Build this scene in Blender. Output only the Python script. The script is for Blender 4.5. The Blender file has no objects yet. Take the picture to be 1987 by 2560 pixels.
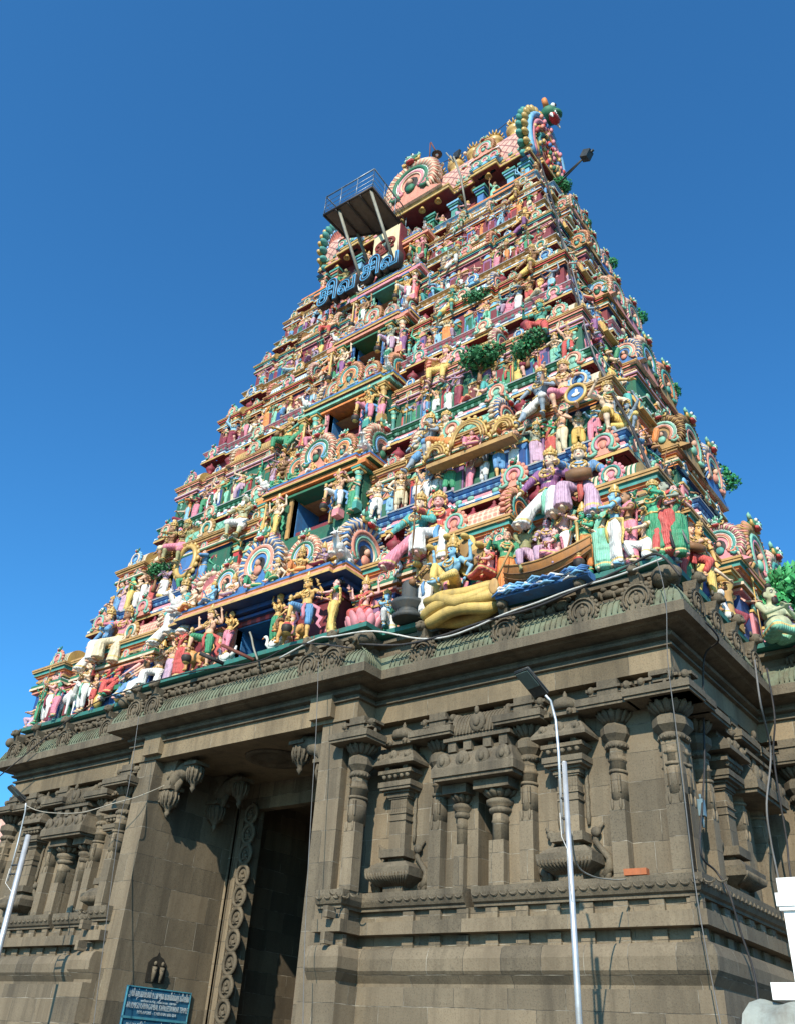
import bpy, math, random
from math import sin, cos, pi, radians
from mathutils import Vector, Matrix, Euler
random.seed(7)
SC = bpy.context.scene
COL = SC.collection
S = 0.45                      # one drafting unit in metres
def W(u, v, w): return Vector((u*S, v*S, w*S + 1.6))

# ---------------------------------------------------------------- camera
cam = bpy.data.cameras.new('camera'); co = bpy.data.objects.new('camera', cam); COL.objects.link(co)
_R = ((0.7942597, 0.6046626, 0.0594526), (-0.2853749, 0.4576539, -0.8420891), (-0.5363885, 0.6518712, 0.5360516))
co.matrix_world = Matrix.Translation(W(34.9, -30.24, 0)) @ Matrix(((_R[0][0], -_R[1][0], -_R[2][0], 0), (_R[0][1], -_R[1][1], -_R[2][1], 0), (_R[0][2], -_R[1][2], -_R[2][2], 0), (0, 0, 0, 1)))
cam.sensor_fit = 'VERTICAL'; cam.sensor_height = 36.0; cam.sensor_width = 36.0; cam.lens = 36*2179.06/2560
cam.clip_end = 3000; cam.clip_start = 0.1
SC.camera = co
# ---------------------------------------------------------------- light
LD = Vector((-0.38, 1.0, -0.72)).normalized()          # the way the sunlight travels
elev = math.asin(-LD.z); sun_dir = -LD
world = bpy.data.worlds.new("World"); SC.world = world; world.use_nodes = True
wn = world.node_tree; bg = wn.nodes['Background']
sky = wn.nodes.new('ShaderNodeTexSky'); sky.sky_type = 'NISHITA'; sky.sun_disc = False
sky.sun_elevation = elev; sky.sun_rotation = math.atan2(sun_dir.x, sun_dir.y)
sky.air_density = 1.0; sky.dust_density = 0.9; sky.ozone_density = 3.0
tint = wn.nodes.new('ShaderNodeMix'); tint.data_type = 'RGBA'; tint.blend_type = 'MULTIPLY'; tint.inputs[0].default_value = 1.0; tint.inputs[7].default_value = (0.44, 1.19, 1.64, 1)
wn.links.new(sky.outputs[0], tint.inputs[6]); wn.links.new(tint.outputs[2], bg.inputs[0]); bg.inputs[1].default_value = 0.11
sl = bpy.data.lights.new('sun', 'SUN'); sl.energy = 5.0; sl.angle = radians(0.5); sl.color = (1.0, 0.90, 0.74)
so = bpy.data.objects.new('sun', sl); COL.objects.link(so); so.rotation_euler = LD.to_track_quat('-Z', 'Y').to_euler(); so.location = (20, -40, 40)
SC.view_settings.view_transform = 'Standard'; SC.view_settings.look = 'None'; SC.view_settings.exposure = 0.35; SC.view_settings.gamma = 1.0

# ---------------------------------------------------------------- materials
MT = {}; TOPS = set()
def nmat(name):
    m = bpy.data.materials.new(name); m.use_nodes = True; nt = m.node_tree; b = nt.nodes['Principled BSDF']
    return m, nt, b
def N(nt, t, **k):
    n = nt.nodes.new(t)
    for a, x in k.items():
        if a.startswith('i_'): n.inputs[a[2:].replace('_', ' ')].default_value = x
        else: setattr(n, a, x)
    return n
def L(nt, a, b): nt.links.new(a, b)
def mixc(nt, fac, a, b, mode='MIX'):
    n = nt.nodes.new('ShaderNodeMix'); n.data_type = 'RGBA'; n.blend_type = mode
    for i, x in ((0, fac), (6, a), (7, b)):
        if isinstance(x, (int, float)): n.inputs[i].default_value = x
        elif isinstance(x, tuple): n.inputs[i].default_value = x if len(x) == 4 else (*x, 1)
        else: L(nt, x, n.inputs[i])
    return n.outputs[2]
def ramp(nt, src, stops):
    r = nt.nodes.new('ShaderNodeValToRGB'); e = r.color_ramp.elements
    while len(e) > 1: e.remove(e[0])
    e[0].position = stops[0][0]; e[0].color = (*stops[0][1], 1)
    for p, c in stops[1:]:
        x = e.new(p); x.color = (*c, 1)
    L(nt, src, r.inputs[0]); return r.outputs[0]
def grey(nt, src, a, b, lo, hi):
    return ramp(nt, src, [(a, (lo,)*3), (b, (hi,)*3)])
def noise(nt, vec, scale, detail=4, rough=.6):
    n = N(nt, 'ShaderNodeTexNoise'); n.inputs['Scale'].default_value = scale; n.inputs['Detail'].default_value = detail; n.inputs['Roughness'].default_value = rough
    L(nt, vec, n.inputs['Vector']); return n.outputs[0]
def hcoord(nt):
    """world position with one horizontal coordinate that runs along the wall"""
    g = N(nt, 'ShaderNodeNewGeometry'); p = N(nt, 'ShaderNodeSeparateXYZ'); L(nt, g.outputs['Position'], p.inputs[0])
    nn = N(nt, 'ShaderNodeSeparateXYZ'); L(nt, g.outputs['True Normal'], nn.inputs[0])
    ab = N(nt, 'ShaderNodeMath', operation='ABSOLUTE'); L(nt, nn.outputs[0], ab.inputs[0])
    gt = N(nt, 'ShaderNodeMath', operation='GREATER_THAN'); L(nt, ab.outputs[0], gt.inputs[0]); gt.inputs[1].default_value = .6
    mx = N(nt, 'ShaderNodeMix'); L(nt, gt.outputs[0], mx.inputs[0]); L(nt, p.outputs[0], mx.inputs[2]); L(nt, p.outputs[1], mx.inputs[3])
    cb = N(nt, 'ShaderNodeCombineXYZ'); L(nt, mx.outputs[0], cb.inputs[0]); L(nt, p.outputs[2], cb.inputs[1])
    return g.outputs['Position'], cb.outputs[0], mx.outputs[0], p.outputs[2]
def stone(name, base, joints=True, bw=1.05, bh=.5, green=0.0, bumps=.5):
    if name in MT: return MT[name]
    m, nt, b = nmat(name); pos, hv, h, z = hcoord(nt)
    big = noise(nt, pos, .55, 5, .6); mid = noise(nt, pos, 3.5, 6, .7); fine = noise(nt, pos, 38, 3, .7)
    st = N(nt, 'ShaderNodeMapping'); L(nt, pos, st.inputs[0]); st.inputs['Scale'].default_value = (2.6, 2.6, .22)
    streak = noise(nt, st.outputs[0], 1.0, 5, .65)
    dark = tuple(x*.55 for x in base); lite = tuple(min(1, x*1.35) for x in base)
    c = mixc(nt, grey(nt, big, .3, .7, 0, 1), dark, lite)
    c = mixc(nt, grey(nt, mid, .35, .65, .0, .55), c, base)
    c = mixc(nt, grey(nt, streak, .46, .66, 0, .8), c, tuple(x*.38 for x in base))
    c = mixc(nt, grey(nt, fine, .54, .66, 0, .75), c, tuple(x*.3 for x in base)); med = noise(nt, pos, 14, 4, .75); c = mixc(nt, grey(nt, med, .55, .68, 0, .55), c, tuple(x*.4 for x in base))
    c = mixc(nt, grey(nt, fine, .25, .40, .35, 0), c, tuple(min(1, x*1.7) for x in base))
    if green: 
        gn = noise(nt, pos, 1.7, 5, .7); c = mixc(nt, grey(nt, gn, .42, .58, 0, green), c, (.16, .19, .125))
    hgt = N(nt, 'ShaderNodeMath', operation='ADD'); L(nt, mid, hgt.inputs[0]); 
    fm = N(nt, 'ShaderNodeMath', operation='MULTIPLY'); L(nt, fine, fm.inputs[0]); fm.inputs[1].default_value = .35; L(nt, fm.outputs[0], hgt.inputs[1])
    hh = hgt.outputs[0]
    if joints:
        wob = N(nt, 'ShaderNodeVectorMath', operation='MULTIPLY_ADD'); nv = N(nt, 'ShaderNodeTexNoise'); nv.inputs['Scale'].default_value = 1.2; L(nt, pos, nv.inputs['Vector'])
        L(nt, nv.outputs[1], wob.inputs[0]); wob.inputs[1].default_value = (.04, .04, 0); L(nt, hv, wob.inputs[2])
        bt = N(nt, 'ShaderNodeTexBrick'); bt.offset = .5; bt.offset_frequency = 2; bt.squash = .72; bt.squash_frequency = 3
        for k, x in (('Color1', (.45, .45, .45, 1)), ('Color2', (1, 1, 1, 1)), ('Mortar', (0, 0, 0, 1)), ('Scale', 1.0), ('Mortar Size', .006), ('Mortar Smooth', .3), ('Bias', 0.1), ('Brick Width', bw), ('Row Height', bh)): bt.inputs[k].default_value = x
        L(nt, wob.outputs[0], bt.inputs['Vector'])
        tone = grey(nt, bt.outputs[0], .45, 1, .66, 1.15); c = mixc(nt, 1.0, c, tone, 'MULTIPLY')
        tn = mixc(nt, grey(nt, bt.outputs[0], .45, 1, 0, .3), c, (.26, .19, .115)); c = tn
        jn = noise(nt, pos, 2.3, 3, .6)
        jc = mixc(nt, grey(nt, jn, .46, .66, 0, 1), (.06, .05, .035), (.36, .32, .25))
        c = mixc(nt, bt.outputs[1], c, jc)
        s2 = N(nt, 'ShaderNodeMath', operation='SUBTRACT'); L(nt, hh, s2.inputs[0]); L(nt, bt.outputs[1], s2.inputs[1]); hh = s2.outputs[0]
    L(nt, c, b.inputs['Base Color']); b.inputs['Roughness'].default_value = .85
    bp = N(nt, 'ShaderNodeBump'); bp.inputs['Strength'].default_value = bumps; bp.inputs['Distance'].default_value = .02; L(nt, hh, bp.inputs['Height']); L(nt, bp.outputs[0], b.inputs['Normal'])
    MT[name] = m; return m
STB = (.158, .127, .084)
M_STONE = stone('granite_blocks', STB); M_CARVE = stone('carved_granite', (.140, .112, .074), False, bumps=.9)
M_BEAM = stone('pale_granite_beam', (.215, .165, .10), True, 1.5, 3.0); M_GREEN = stone('mossy_granite', (.13, .125, .08), False, green=.8)
M_DARKST = stone('shaded_passage_stone', (.11, .088, .058), True)  # granite with the passage's shade put into its colour
def srgb(r, g, b): return tuple(((c/255)/12.92 if c/255 <= .04045 else ((c/255+.055)/1.055)**2.4) for c in (r, g, b))
def paint(name, col, rough=.6, dirt=.55, metal=0.0, stripe=None, along=3.0, scales=None, spec=.3, bump=.25):
    if name in MT: return MT[name]
    m, nt, b = nmat(name); pos, hv, h, z = hcoord(nt)
    c = (*col, 1) if len(col) == 3 else col
    n1 = noise(nt, pos, 5, 5, .65)
    cc = mixc(nt, grey(nt, n1, .3, .7, 0, 1), tuple(x*.82 for x in col), tuple(min(1, x*1.12) for x in col))
    hh = n1
    if stripe is not None:       # painted dentils: a second colour repeating along the moulding
        ml = N(nt, 'ShaderNodeMath', operation='MULTIPLY'); L(nt, h, ml.inputs[0]); ml.inputs[1].default_value = along
        fr = N(nt, 'ShaderNodeMath', operation='FRACT'); L(nt, ml.outputs[0], fr.inputs[0])
        cc = mixc(nt, ramp(nt, fr.outputs[0], [(0, (0, 0, 0)), (.55, (0, 0, 0)), (.6, (1, 1, 1)), (.95, (1, 1, 1)), (1, (0, 0, 0))]), cc, stripe)
    if scales is not None:       # overlapping fish-scale relief on a barrel roof
        col2, sc, kind = scales
        if kind == 'rib':
            wv = N(nt, 'ShaderNodeTexWave'); wv.inputs['Scale'].default_value = sc; L(nt, hv, wv.inputs['Vector']); v = wv.outputs[1]
        else:
            mp = N(nt, 'ShaderNodeMapping'); L(nt, hv, mp.inputs[0]); mp.inputs['Rotation'].default_value = (0, 0, radians(45) if kind == 'net' else 0)
            vt = N(nt, 'ShaderNodeTexVoronoi'); vt.inputs['Scale'].default_value = sc; vt.inputs['Randomness'].default_value = 0.0 if kind == 'net' else .12
            if kind == 'net': vt.distance = 'CHEBYCHEV'
            L(nt, mp.outputs[0], vt.inputs['Vector']); v = vt.outputs[0]
        cc = mixc(nt, grey(nt, v, .35, .5, 0, 1), cc, col2); hh = v
    sm = N(nt, 'ShaderNodeMapping'); L(nt, pos, sm.inputs[0]); sm.inputs['Scale'].default_value = (6, 6, .8)
    sk = noise(nt, sm.outputs[0], 1.0, 5, .7); blotch = noise(nt, pos, 1.3, 6, .75); fn = noise(nt, pos, 26, 3, .7)
    cc = mixc(nt, grey(nt, sk, .48, .78, 0, dirt*1.1), cc, (.11, .085, .06))
    cc = mixc(nt, grey(nt, fn, .58, .78, 0, .3), cc, tuple(.7*x+.14 for x in col))
    cc = mixc(nt, grey(nt, blotch, .5, .8, 0, dirt), cc, (.10, .08, .06))  # grime in random blotches
    L(nt, cc, b.inputs['Base Color']); b.inputs['Roughness'].default_value = rough; b.inputs['Metallic'].default_value = metal; b.inputs['Specular IOR Level'].default_value = spec
    bp = N(nt, 'ShaderNodeBump'); bp.inputs['Strength'].default_value = bump; bp.inputs['Distance'].default_value = .02; L(nt, hh, bp.inputs['Height']); L(nt, bp.outputs[0], b.inputs['Normal'])
    MT[name] = m; return m
def objcolour(name, rough=.55, dirt=.45, folds=False):
    """painted plaster whose colour is the object's own colour"""
    m, nt, b = nmat(name); oi = N(nt, 'ShaderNodeObjectInfo'); g = N(nt, 'ShaderNodeNewGeometry')
    n1 = noise(nt, g.outputs['Position'], 9, 4, .6); n2 = noise(nt, g.outputs['Position'], 2.2, 5, .7)
    c = mixc(nt, 1.0, oi.outputs['Color'], grey(nt, n1, .3, .7, .82, 1.1), 'MULTIPLY')
    sm = N(nt, 'ShaderNodeMapping'); L(nt, g.outputs['Position'], sm.inputs[0]); sm.inputs['Scale'].default_value = (9, 9, 1.6); sk = noise(nt, sm.outputs[0], 1.0, 5, .7)
    c = mixc(nt, grey(nt, sk, .50, .8, 0, dirt*1.3), c, (.14, .10, .07)); fn = noise(nt, g.outputs['Position'], 40, 3, .7)
    c = mixc(nt, grey(nt, fn, .55, .75, 0, .3), c, (.62, .55, .45))
    c = mixc(nt, grey(nt, n2, .52, .8, 0, dirt), c, (.12, .09, .07))
    if folds:
        tc = N(nt, 'ShaderNodeTexCoord'); wv = N(nt, 'ShaderNodeTexWave'); wv.bands_direction = 'X'; wv.inputs['Scale'].default_value = 14; wv.inputs['Distortion'].default_value = 3.5; wv.inputs['Detail'].default_value = 2; L(nt, tc.outputs['Object'], wv.inputs['Vector']); n1 = wv.outputs[1]
        c = mixc(nt, grey(nt, n1, 0, .35, .25, 0), c, mixc(nt, 1.0, oi.outputs['Color'], (.45, .4, .4), 'MULTIPLY'))
        tz = N(nt, 'ShaderNodeSeparateXYZ'); L(nt, tc.outputs['Object'], tz.inputs[0]); ml = N(nt, 'ShaderNodeMath', operation='MULTIPLY'); L(nt, tz.outputs[2], ml.inputs[0]); ml.inputs[1].default_value = 5.5; fr = ml
        c = mixc(nt, ramp(nt, fr.outputs[0], [(0, (0, 0, 0)), (.30, (0, 0, 0)), (.32, (1, 1, 1)), (.44, (1, 1, 1)), (.46, (0, 0, 0))]), c, (.60, .44, .18))
    L(nt, c, b.inputs['Base Color']); b.inputs['Roughness'].default_value = rough; b.inputs['Specular IOR Level'].default_value = .3
    bp = N(nt, 'ShaderNodeBump'); bp.inputs['Strength'].default_value = .45 if folds else .2; bp.inputs['Distance'].default_value = .02 if folds else .01; L(nt, n1, bp.inputs['Height']); L(nt, bp.outputs[0], b.inputs['Normal'])
    return m
M_OBJ = objcolour('painted_plaster'); M_CLOTH = objcolour('painted_plaster_drapery', .6, folds=True)
C = dict(gold=(.56, .36, .12), ochre=(.46, .27, .10), cream=(.72, .55, .39), pink=(.72, .27, .31), salmon=(.70, .28, .20), teal=(.07, .30, .26), green=(.03, .17, .095), mint=(.22, .50, .38),
         blue=(.06, .18, .42), sky=(.18, .42, .64), navy=(.025, .07, .22), white=(.76, .74, .70), maroon=(.20, .035, .045), orange=(.72, .24, .07), red=(.52, .06, .06), purple=(.25, .12, .26), dkgreen=(.025, .13, .08), brown=(.22, .11, .05), black=(.02, .018, .018), grey=(.30, .32, .32))
def P(k, **kw): return paint('paint_'+k, C[k], **kw)
def D2(a, b, along=3.2): return paint('dentil_%s_%s' % (a, b), C[a], stripe=C[b], along=along)
M_GOLD = paint('gilded_plaster', (.58, .37, .11), rough=.38, spec=.5)
# ---------------------------------------------------------------- mesh builder
class MB:
    def __init__(s): s.v = []; s.f = []; s.m = []; s.s = []
    def add(s, vs, fs, mat=0, smooth=False):
        o = len(s.v); s.v += [tuple(x) for x in vs]
        for f in fs: s.f.append([o+i for i in f]); s.m.append(mat); s.s.append(smooth)
    def box(s, a, b, c, d, e, f, mat=0):
        s.add([(a, c, e), (b, c, e), (b, d, e), (a, d, e), (a, c, f), (b, c, f), (b, d, f), (a, d, f)], [(0, 3, 2, 1), (4, 5, 6, 7), (0, 1, 5, 4), (1, 2, 6, 5), (2, 3, 7, 6), (3, 0, 4, 7)], mat)
    def frus(s, a, b, c, d, w0, a1, b1, c1, d1, w1, mat=0):
        s.add([(a, c, w0), (b, c, w0), (b, d, w0), (a, d, w0), (a1, c1, w1), (b1, c1, w1), (b1, d1, w1), (a1, d1, w1)], [(0, 3, 2, 1), (4, 5, 6, 7), (0, 1, 5, 4), (1, 2, 6, 5), (2, 3, 7, 6), (3, 0, 4, 7)], mat)
    def steps(s, x, hw, d, prof, mat=None, y0=0.0):
        """a stack of box courses against a wall at y0: prof = (extra, w0, w1[, mat])"""
        for p in prof:
            e = p[0]; s.box(x-hw-e, x+hw+e, y0-d-e, y0+.3, p[1], p[2], p[3] if len(p) > 3 else 0)
    def lathe(s, cx, cy, prof, n=12, mat=0, smooth=True, ph=None, sx=1, sy=1, half=False, mats=None):
        ph = pi/n if ph is None else ph
        vs = []; fs = []; k = len(prof)
        for (r, w) in prof:
            for j in range(n):
                a = ph+2*pi*j/n; vs.append((cx+r*sx*cos(a), cy+r*sy*sin(a), w))
        o = len(s.v); s.v += vs
        for i in range(k-1):
            for j in range(n):
                s.f.append([o+i*n+j, o+i*n+(j+1) % n, o+(i+1)*n+(j+1) % n, o+(i+1)*n+j]); s.m.append(mats[i] if mats else mat); s.s.append(smooth)
        s.f.append([o+j for j in range(n)][::-1]); s.m.append(mats[0] if mats else mat); s.s.append(False)
        s.f.append([o+(k-1)*n+j for j in range(n)]); s.m.append(mats[-1] if mats else mat); s.s.append(False)
    def ell(s, c, r, n=8, k=6, mat=0, R=None, smooth=True):
        vs = []; fs = []
        for i in range(1, k):
            t = pi*i/k
            for j in range(n):
                a = 2*pi*j/n; q = Vector((r[0]*sin(t)*cos(a), r[1]*sin(t)*sin(a), r[2]*cos(t)))
                if R: q = R @ q
                vs.append((c[0]+q.x, c[1]+q.y, c[2]+q.z))
        for sg in (1, -1):
            q = Vector((0, 0, sg*r[2])); q = R @ q if R else q; vs.append((c[0]+q.x, c[1]+q.y, c[2]+q.z))
        a, b = len(vs)-2, len(vs)-1
        for i in range(k-2):
            for j in range(n): fs.append((i*n+j, (i+1)*n+j, (i+1)*n+(j+1) % n, i*n+(j+1) % n))
        for j in range(n): fs.append((a, j, (j+1) % n)); fs.append((b, (k-2)*n+(j+1) % n, (k-2)*n+j))
        s.add(vs, fs, mat, smooth)
    def tube(s, pts, rad, n=8, mat=0, smooth=True, sq=(1, 1), closed=False, up=None):
        pts = [Vector(p) for p in pts]; k = len(pts); R = [rad]*k if isinstance(rad, (int, float)) else rad
        prev = None; vs = []
        for i, p in enumerate(pts):
            a = pts[(i-1) % k] if closed or i > 0 else p; b = pts[(i+1) % k] if closed or i < k-1 else p
            t = (b-a).normalized() if (b-a).length > 1e-9 else Vector((0, 0, 1))
            if up is not None: x = t.cross(Vector(up)).normalized()
            elif prev is None:
                x = t.cross(Vector((0, 1, 0))); x = x if x.length > .1 else t.cross(Vector((1, 0, 0))); x.normalize()
            else: x = (prev - t*prev.dot(t)).normalized()
            prev = x; y = t.cross(x)
            for j in range(n):
                g = 2*pi*j/n; q = p+(x*cos(g)*sq[0]+y*sin(g)*sq[1])*R[i]; vs.append(tuple(q))
        fs = []
        for i in range(k if closed else k-1):
            i2 = (i+1) % k
            for j in range(n): fs.append((i*n+j, i*n+(j+1) % n, i2*n+(j+1) % n, i2*n+j))
        if not closed: fs.append(tuple(range(n))[::-1]); fs.append(tuple((k-1)*n+j for j in range(n)))
        s.add(vs, fs, mat, smooth)
    def plate(s, outline, y0, y1, mat=0, side=None, smooth=False):
        """polygon in the x-z plane given thickness along y"""
        n = len(outline); vs = [(x, y0, z) for x, z in outline]+[(x, y1, z) for x, z in outline]
        s.add(vs, [tuple(range(n)), tuple(range(n, 2*n))[::-1]], mat)
        s.add(vs, [(i, n+i, n+(i+1) % n, (i+1) % n) for i in range(n)], mat if side is None else side, smooth)
    def band(s, plan, prof, closed=True, mats=None, smooth=False):
        """sweep prof = (inward offset, w) along a plan polyline, corners mitred; plan runs so that its left side is inward"""
        n = len(plan); nr = []
        for i in range(n):
            a = plan[(i-1) % n]; p = plan[i]; b = plan[(i+1) % n]
            def nn(q, r):
                dx, dy = r[0]-q[0], r[1]-q[1]; l = math.hypot(dx, dy) or 1; return (-dy/l, dx/l)
            if not closed and i == 0: m = nn(p, b)
            elif not closed and i == n-1: m = nn(a, p)
            else:
                n1, n2 = nn(a, p), nn(p, b); mx, my = n1[0]+n2[0], n1[1]+n2[1]; d = mx*n1[0]+my*n1[1]
                m = (mx/d, my/d) if abs(d) > 1e-6 else n1
            nr.append(m)
        vs = []
        for (o, w) in prof:
            for p, m in zip(plan, nr): vs.append((p[0]+m[0]*o, p[1]+m[1]*o, w))
        o = len(s.v); s.v += vs; k = len(prof)
        for i in range(k-1):
            for j in range(n if closed else n-1):
                j2 = (j+1) % n
                s.f.append([o+i*n+j, o+i*n+j2, o+(i+1)*n+j2, o+(i+1)*n+j]); s.m.append(mats[i] if mats else 0); s.s.append(smooth)
        if not closed:
            om = max(q[0] for q in prof)
            for j in (0, n-1):
                for i in range(k-1):
                    if abs(prof[i][1]-prof[i+1][1]) < 1e-6 or (om-prof[i][0] < 1e-6 and om-prof[i+1][0] < 1e-6): continue
                    p, m = plan[j], nr[j]
                    q = [(p[0]+m[0]*a, p[1]+m[1]*a, w) for a, w in ((prof[i][0], prof[i][1]), (om, prof[i][1]), (om, prof[i+1][1]), (prof[i+1][0], prof[i+1][1]))]
                    s.add(q, [(0, 1, 2, 3)], mats[i] if mats else 0)
    def xf(s, M, i0=0):
        s.v = s.v[:i0]+[tuple(M @ Vector(p)) for p in s.v[i0:]]
    def mesh(s, name, mats, k=S):
        me = bpy.data.meshes.new(name); me.from_pydata([(x*k, y*k, z*k) for x, y, z in s.v], [], s.f)
        for m in mats: me.materials.append(m)
        me.polygons.foreach_set('material_index', s.m); me.polygons.foreach_set('use_smooth', s.s); me.update(); return me
    def build(s, name, mats, parent=None, at=None, rz=0.0, sc=None):
        """at = where the mesh's own origin stands (drafting units); without it the mesh is already in place"""
        me = s.mesh(name, mats); return place(name, me, parent, at, rz, sc)
def place(name, me, parent=None, at=None, rz=0.0, sc=None):
    o = bpy.data.objects.new(name, me); COL.objects.link(o)
    if at is not None: o.location = W(*at) if parent is None or parent.name in TOPS else Vector(at)*S
    elif parent is None or parent.name in TOPS: o.location = (0, 0, 1.6)
    o.rotation_euler = (0, 0, rz)
    if sc is not None: o.scale = (sc,)*3 if isinstance(sc, (int, float)) else sc
    if parent is not None: o.parent = parent
    return o
def tag(o, label, cat=None, group=None, kind=None):
    if label: o['label'] = label
    if cat: o['category'] = cat
    if group: o['group'] = group
    if kind: o['kind'] = kind
    return o
def empty(name, label, cat, group=None, loc=(0, 0, 0), rz=0.0):
    o = bpy.data.objects.new(name, None); COL.objects.link(o); o.location = loc; o.rotation_euler = (0, 0, rz); o.empty_display_size = .3
    return tag(o, label, cat, group)
def kids(o): return [c for c in bpy.data.objects if c.parent == o]
# ================================================================ ground
mb = MB(); mb.add([(-900, -900, -3.56), (900, -900, -3.56), (900, 900, -3.56), (-900, 900, -3.56)], [(0, 1, 2, 3)])
g = mb.build('ground', [stone('dusty_paving', (.075, .066, .05), True, .6, .6)]); tag(g, 'paved temple forecourt and ground', kind='structure')
# ================================================================ the temple tower
TOWER = empty('temple_tower', 'tall temple gateway tower, granite base and painted statue tiers under a barrel roof', 'temple tower')
TOPS.add(TOWER.name)
# plan of the stone storey (eave line), anticlockwise, left side = inward
def wings(hw=24.6, cb=9.75, cp=1.3, sb=(10.4, 19.7), sp=2.6, dep=30.1, jamb=None):
    right = [(cb, -cp), (cb, 0), (hw, 0), (hw, sb[0]), (hw+sp, sb[0]), (hw+sp, sb[1]), (hw, sb[1]), (hw, dep)]
    left = [(-x+(.55 if x > 20 else 0), y) for x, y in right[::-1]]
    if jamb is None: return right+left
    return [(jamb, -cp)]+right+left+[(-jamb, -cp)]
PL = wings(jamb=7.3)
mb = MB()
mb.band(PL, [(-.6, -3.56), (-.6, -2.2), (.1, -2.1), (.1, -.6), (.47, -.5), (.47, 2.62), (.95, 2.62), (.95, 2.78), (.62, 3.2), (.60, 3.62), (.72, 3.95), (.86, 4.05), (1.35, 4.05)], closed=False)
mb.build('plinth_moulding', [M_STONE], TOWER)
mb = MB()
mb.band(PL, [(1.35, 4.05), (1.35, 4.56), (.84, 4.56), (.84, 5.04), (1.35, 5.04), (1.35, 5.52)], closed=False); PSLAB = mb
def along(plan, off, step, wd, w0, w1, dep, mb, skip=None):
    """little blocks set at regular steps against an offset plan line"""
    n = len(plan)
    for i in range(n-1):
        a, b = Vector(plan[i]), Vector(plan[i+1]); d = b-a; l = d.length
        if l < 1.2: continue
        d.normalize(); nn = Vector((-d.y, d.x)); k = max(1, int(l/step)); 
        for q in range(k+1):
            if l <= 2*off+.5 and q: continue
            p = a+nn*off+d*(off+ (l-2*off)*q/k if l > 2*off+.5 else l/2)
            e = d*wd/2; o = nn*dep
            vs = [p-e-o, p+e-o, p+e+nn*.1, p-e+nn*.1]
            mb.add([(x.x, x.y, w0) for x in vs]+[(x.x, x.y, w1) for x in vs], [(0, 3, 2, 1), (4, 5, 6, 7), (0, 1, 5, 4), (1, 2, 6, 5), (2, 3, 7, 6), (3, 0, 4, 7)])
along(PL, 1.35, 1.55, .55, 4.06, 4.5, .13, PSLAB); along(PL, 1.35, 1.55, .55, 5.05, 5.48, .16, PSLAB); PSLAB.build('plinth_slab', [M_STONE], TOWER)
# scalloped ledge, interrupted at the two recesses
def ledge(pts, name='scalloped_ledge'):
    mb = MB(); mb.band(pts, [(1.3, 5.5), (1.12, 5.5), (1.12, 5.6), (1.0, 5.66), (.9, 5.85), (.87, 6.0), (.87, 6.2), (1.75, 6.22)], closed=False)
    for i in range(len(pts)-1):
        a, b = Vector(pts[i]), Vector(pts[i+1]); d = b-a; l = d.length
        if l < .6: continue
        d.normalize(); nn = Vector((-d.y, d.x)); k = max(2, int(l/.42))
        for q in range(k):
            p = a+d*(l*(q+.5)/k)+nn*.93
            arc = [(p.x+d.x*.19*cos(t)-nn.x*(.05), p.y+d.y*.19*cos(t)-nn.y*.05, 5.98-.14*sin(t)) for t in [pi*z/5 for z in range(6)]]
            mb.tube(arc, .035, 4, 0, smooth=False)
    mb.build(name, [M_CARVE], TOWER)
ledge([(7.3, -1.3), (9.75, -1.3), (9.75, 0), (14.0, 0)]); ledge([(14.4, 0), (24.6, 0), (24.6, 10.4), (27.2, 10.4), (27.2, 19.7), (24.6, 19.7), (24.6, 30)])
ledge([(-14.0, 0), (-9.75, 0), (-9.75, -1.3), (-7.3, -1.3)]); ledge([(-24.05, 4), (-24.05, 0), (-14.4, 0)])
# main walls with a deep recess in each wing (|u| 14.15 .. 14.95)
W1 = 1.75
mb = MB()
PLW = [(7.3, .45), (8.0, .45), (8.0, W1), (14.15, W1), (14.15, 3.0), (14.95, 3.0), (14.95, W1), (22.85, W1), (22.85, 12.15), (25.4, 12.15), (25.4, 17.9), (22.85, 17.9), (22.85, 28.3)]
PLW = PLW+[(-x+(.55 if x > 20 else 0), y) for x, y in PLW[::-1]]
mb.band(PLW, [(0, 5.5), (0, 14.9)], closed=False); mb.build('granite_wall', [M_STONE], TOWER)
# beam courses and cornice (follow the projecting centre)
PC = wings()
mb = MB(); PB = wings(cb=9.75)
mb.band(PB, [(1.9, 13.8), (1.22, 13.8), (1.22, 14.68)]); mb.build('wall_beam', [M_BEAM], TOWER)
mb = MB(); mb.band(PB, [(1.22, 14.68), (1.05, 14.70), (1.05, 14.80), (1.25, 14.84), (1.2, 14.98), (.95, 15.05), (.9, 15.16), (1.12, 15.2), (1.05, 15.36), (.45, 15.44), (.35, 15.5), (0, 15.5), (0, 15.94), (.1, 16.0)])
CORN = mb.build('stone_eave', [M_CARVE], TOWER)
mb = MB(); mb.band(PB, [(.1, 16.0), (.16, 16.3), (.32, 16.62), (.6, 16.9), (.95, 17.05), (1.5, 17.08)], smooth=False)   # flutes hanging over the curved cornice
for i in range(len(PB)):
    a, b = Vector(PB[i]), Vector(PB[(i+1) % len(PB)]); d = b-a; l = d.length
    if l < 1 or a.y > 25: continue
    d.normalize(); nn = Vector((-d.y, d.x)); k = int(l/.27)
    for q in range(k):
        p = a+d*(.3+(l-.6)*(q+.5)/k)
        mb.tube([(p.x+nn.x*o, p.y+nn.y*o, w) for o, w in ((.06, 16.08), (.12, 16.3), (.28, 16.64), (.56, 16.93))], .028, 4, 0, smooth=True)
mb.build('curved_cornice', [M_GREEN], TOWER)
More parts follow.
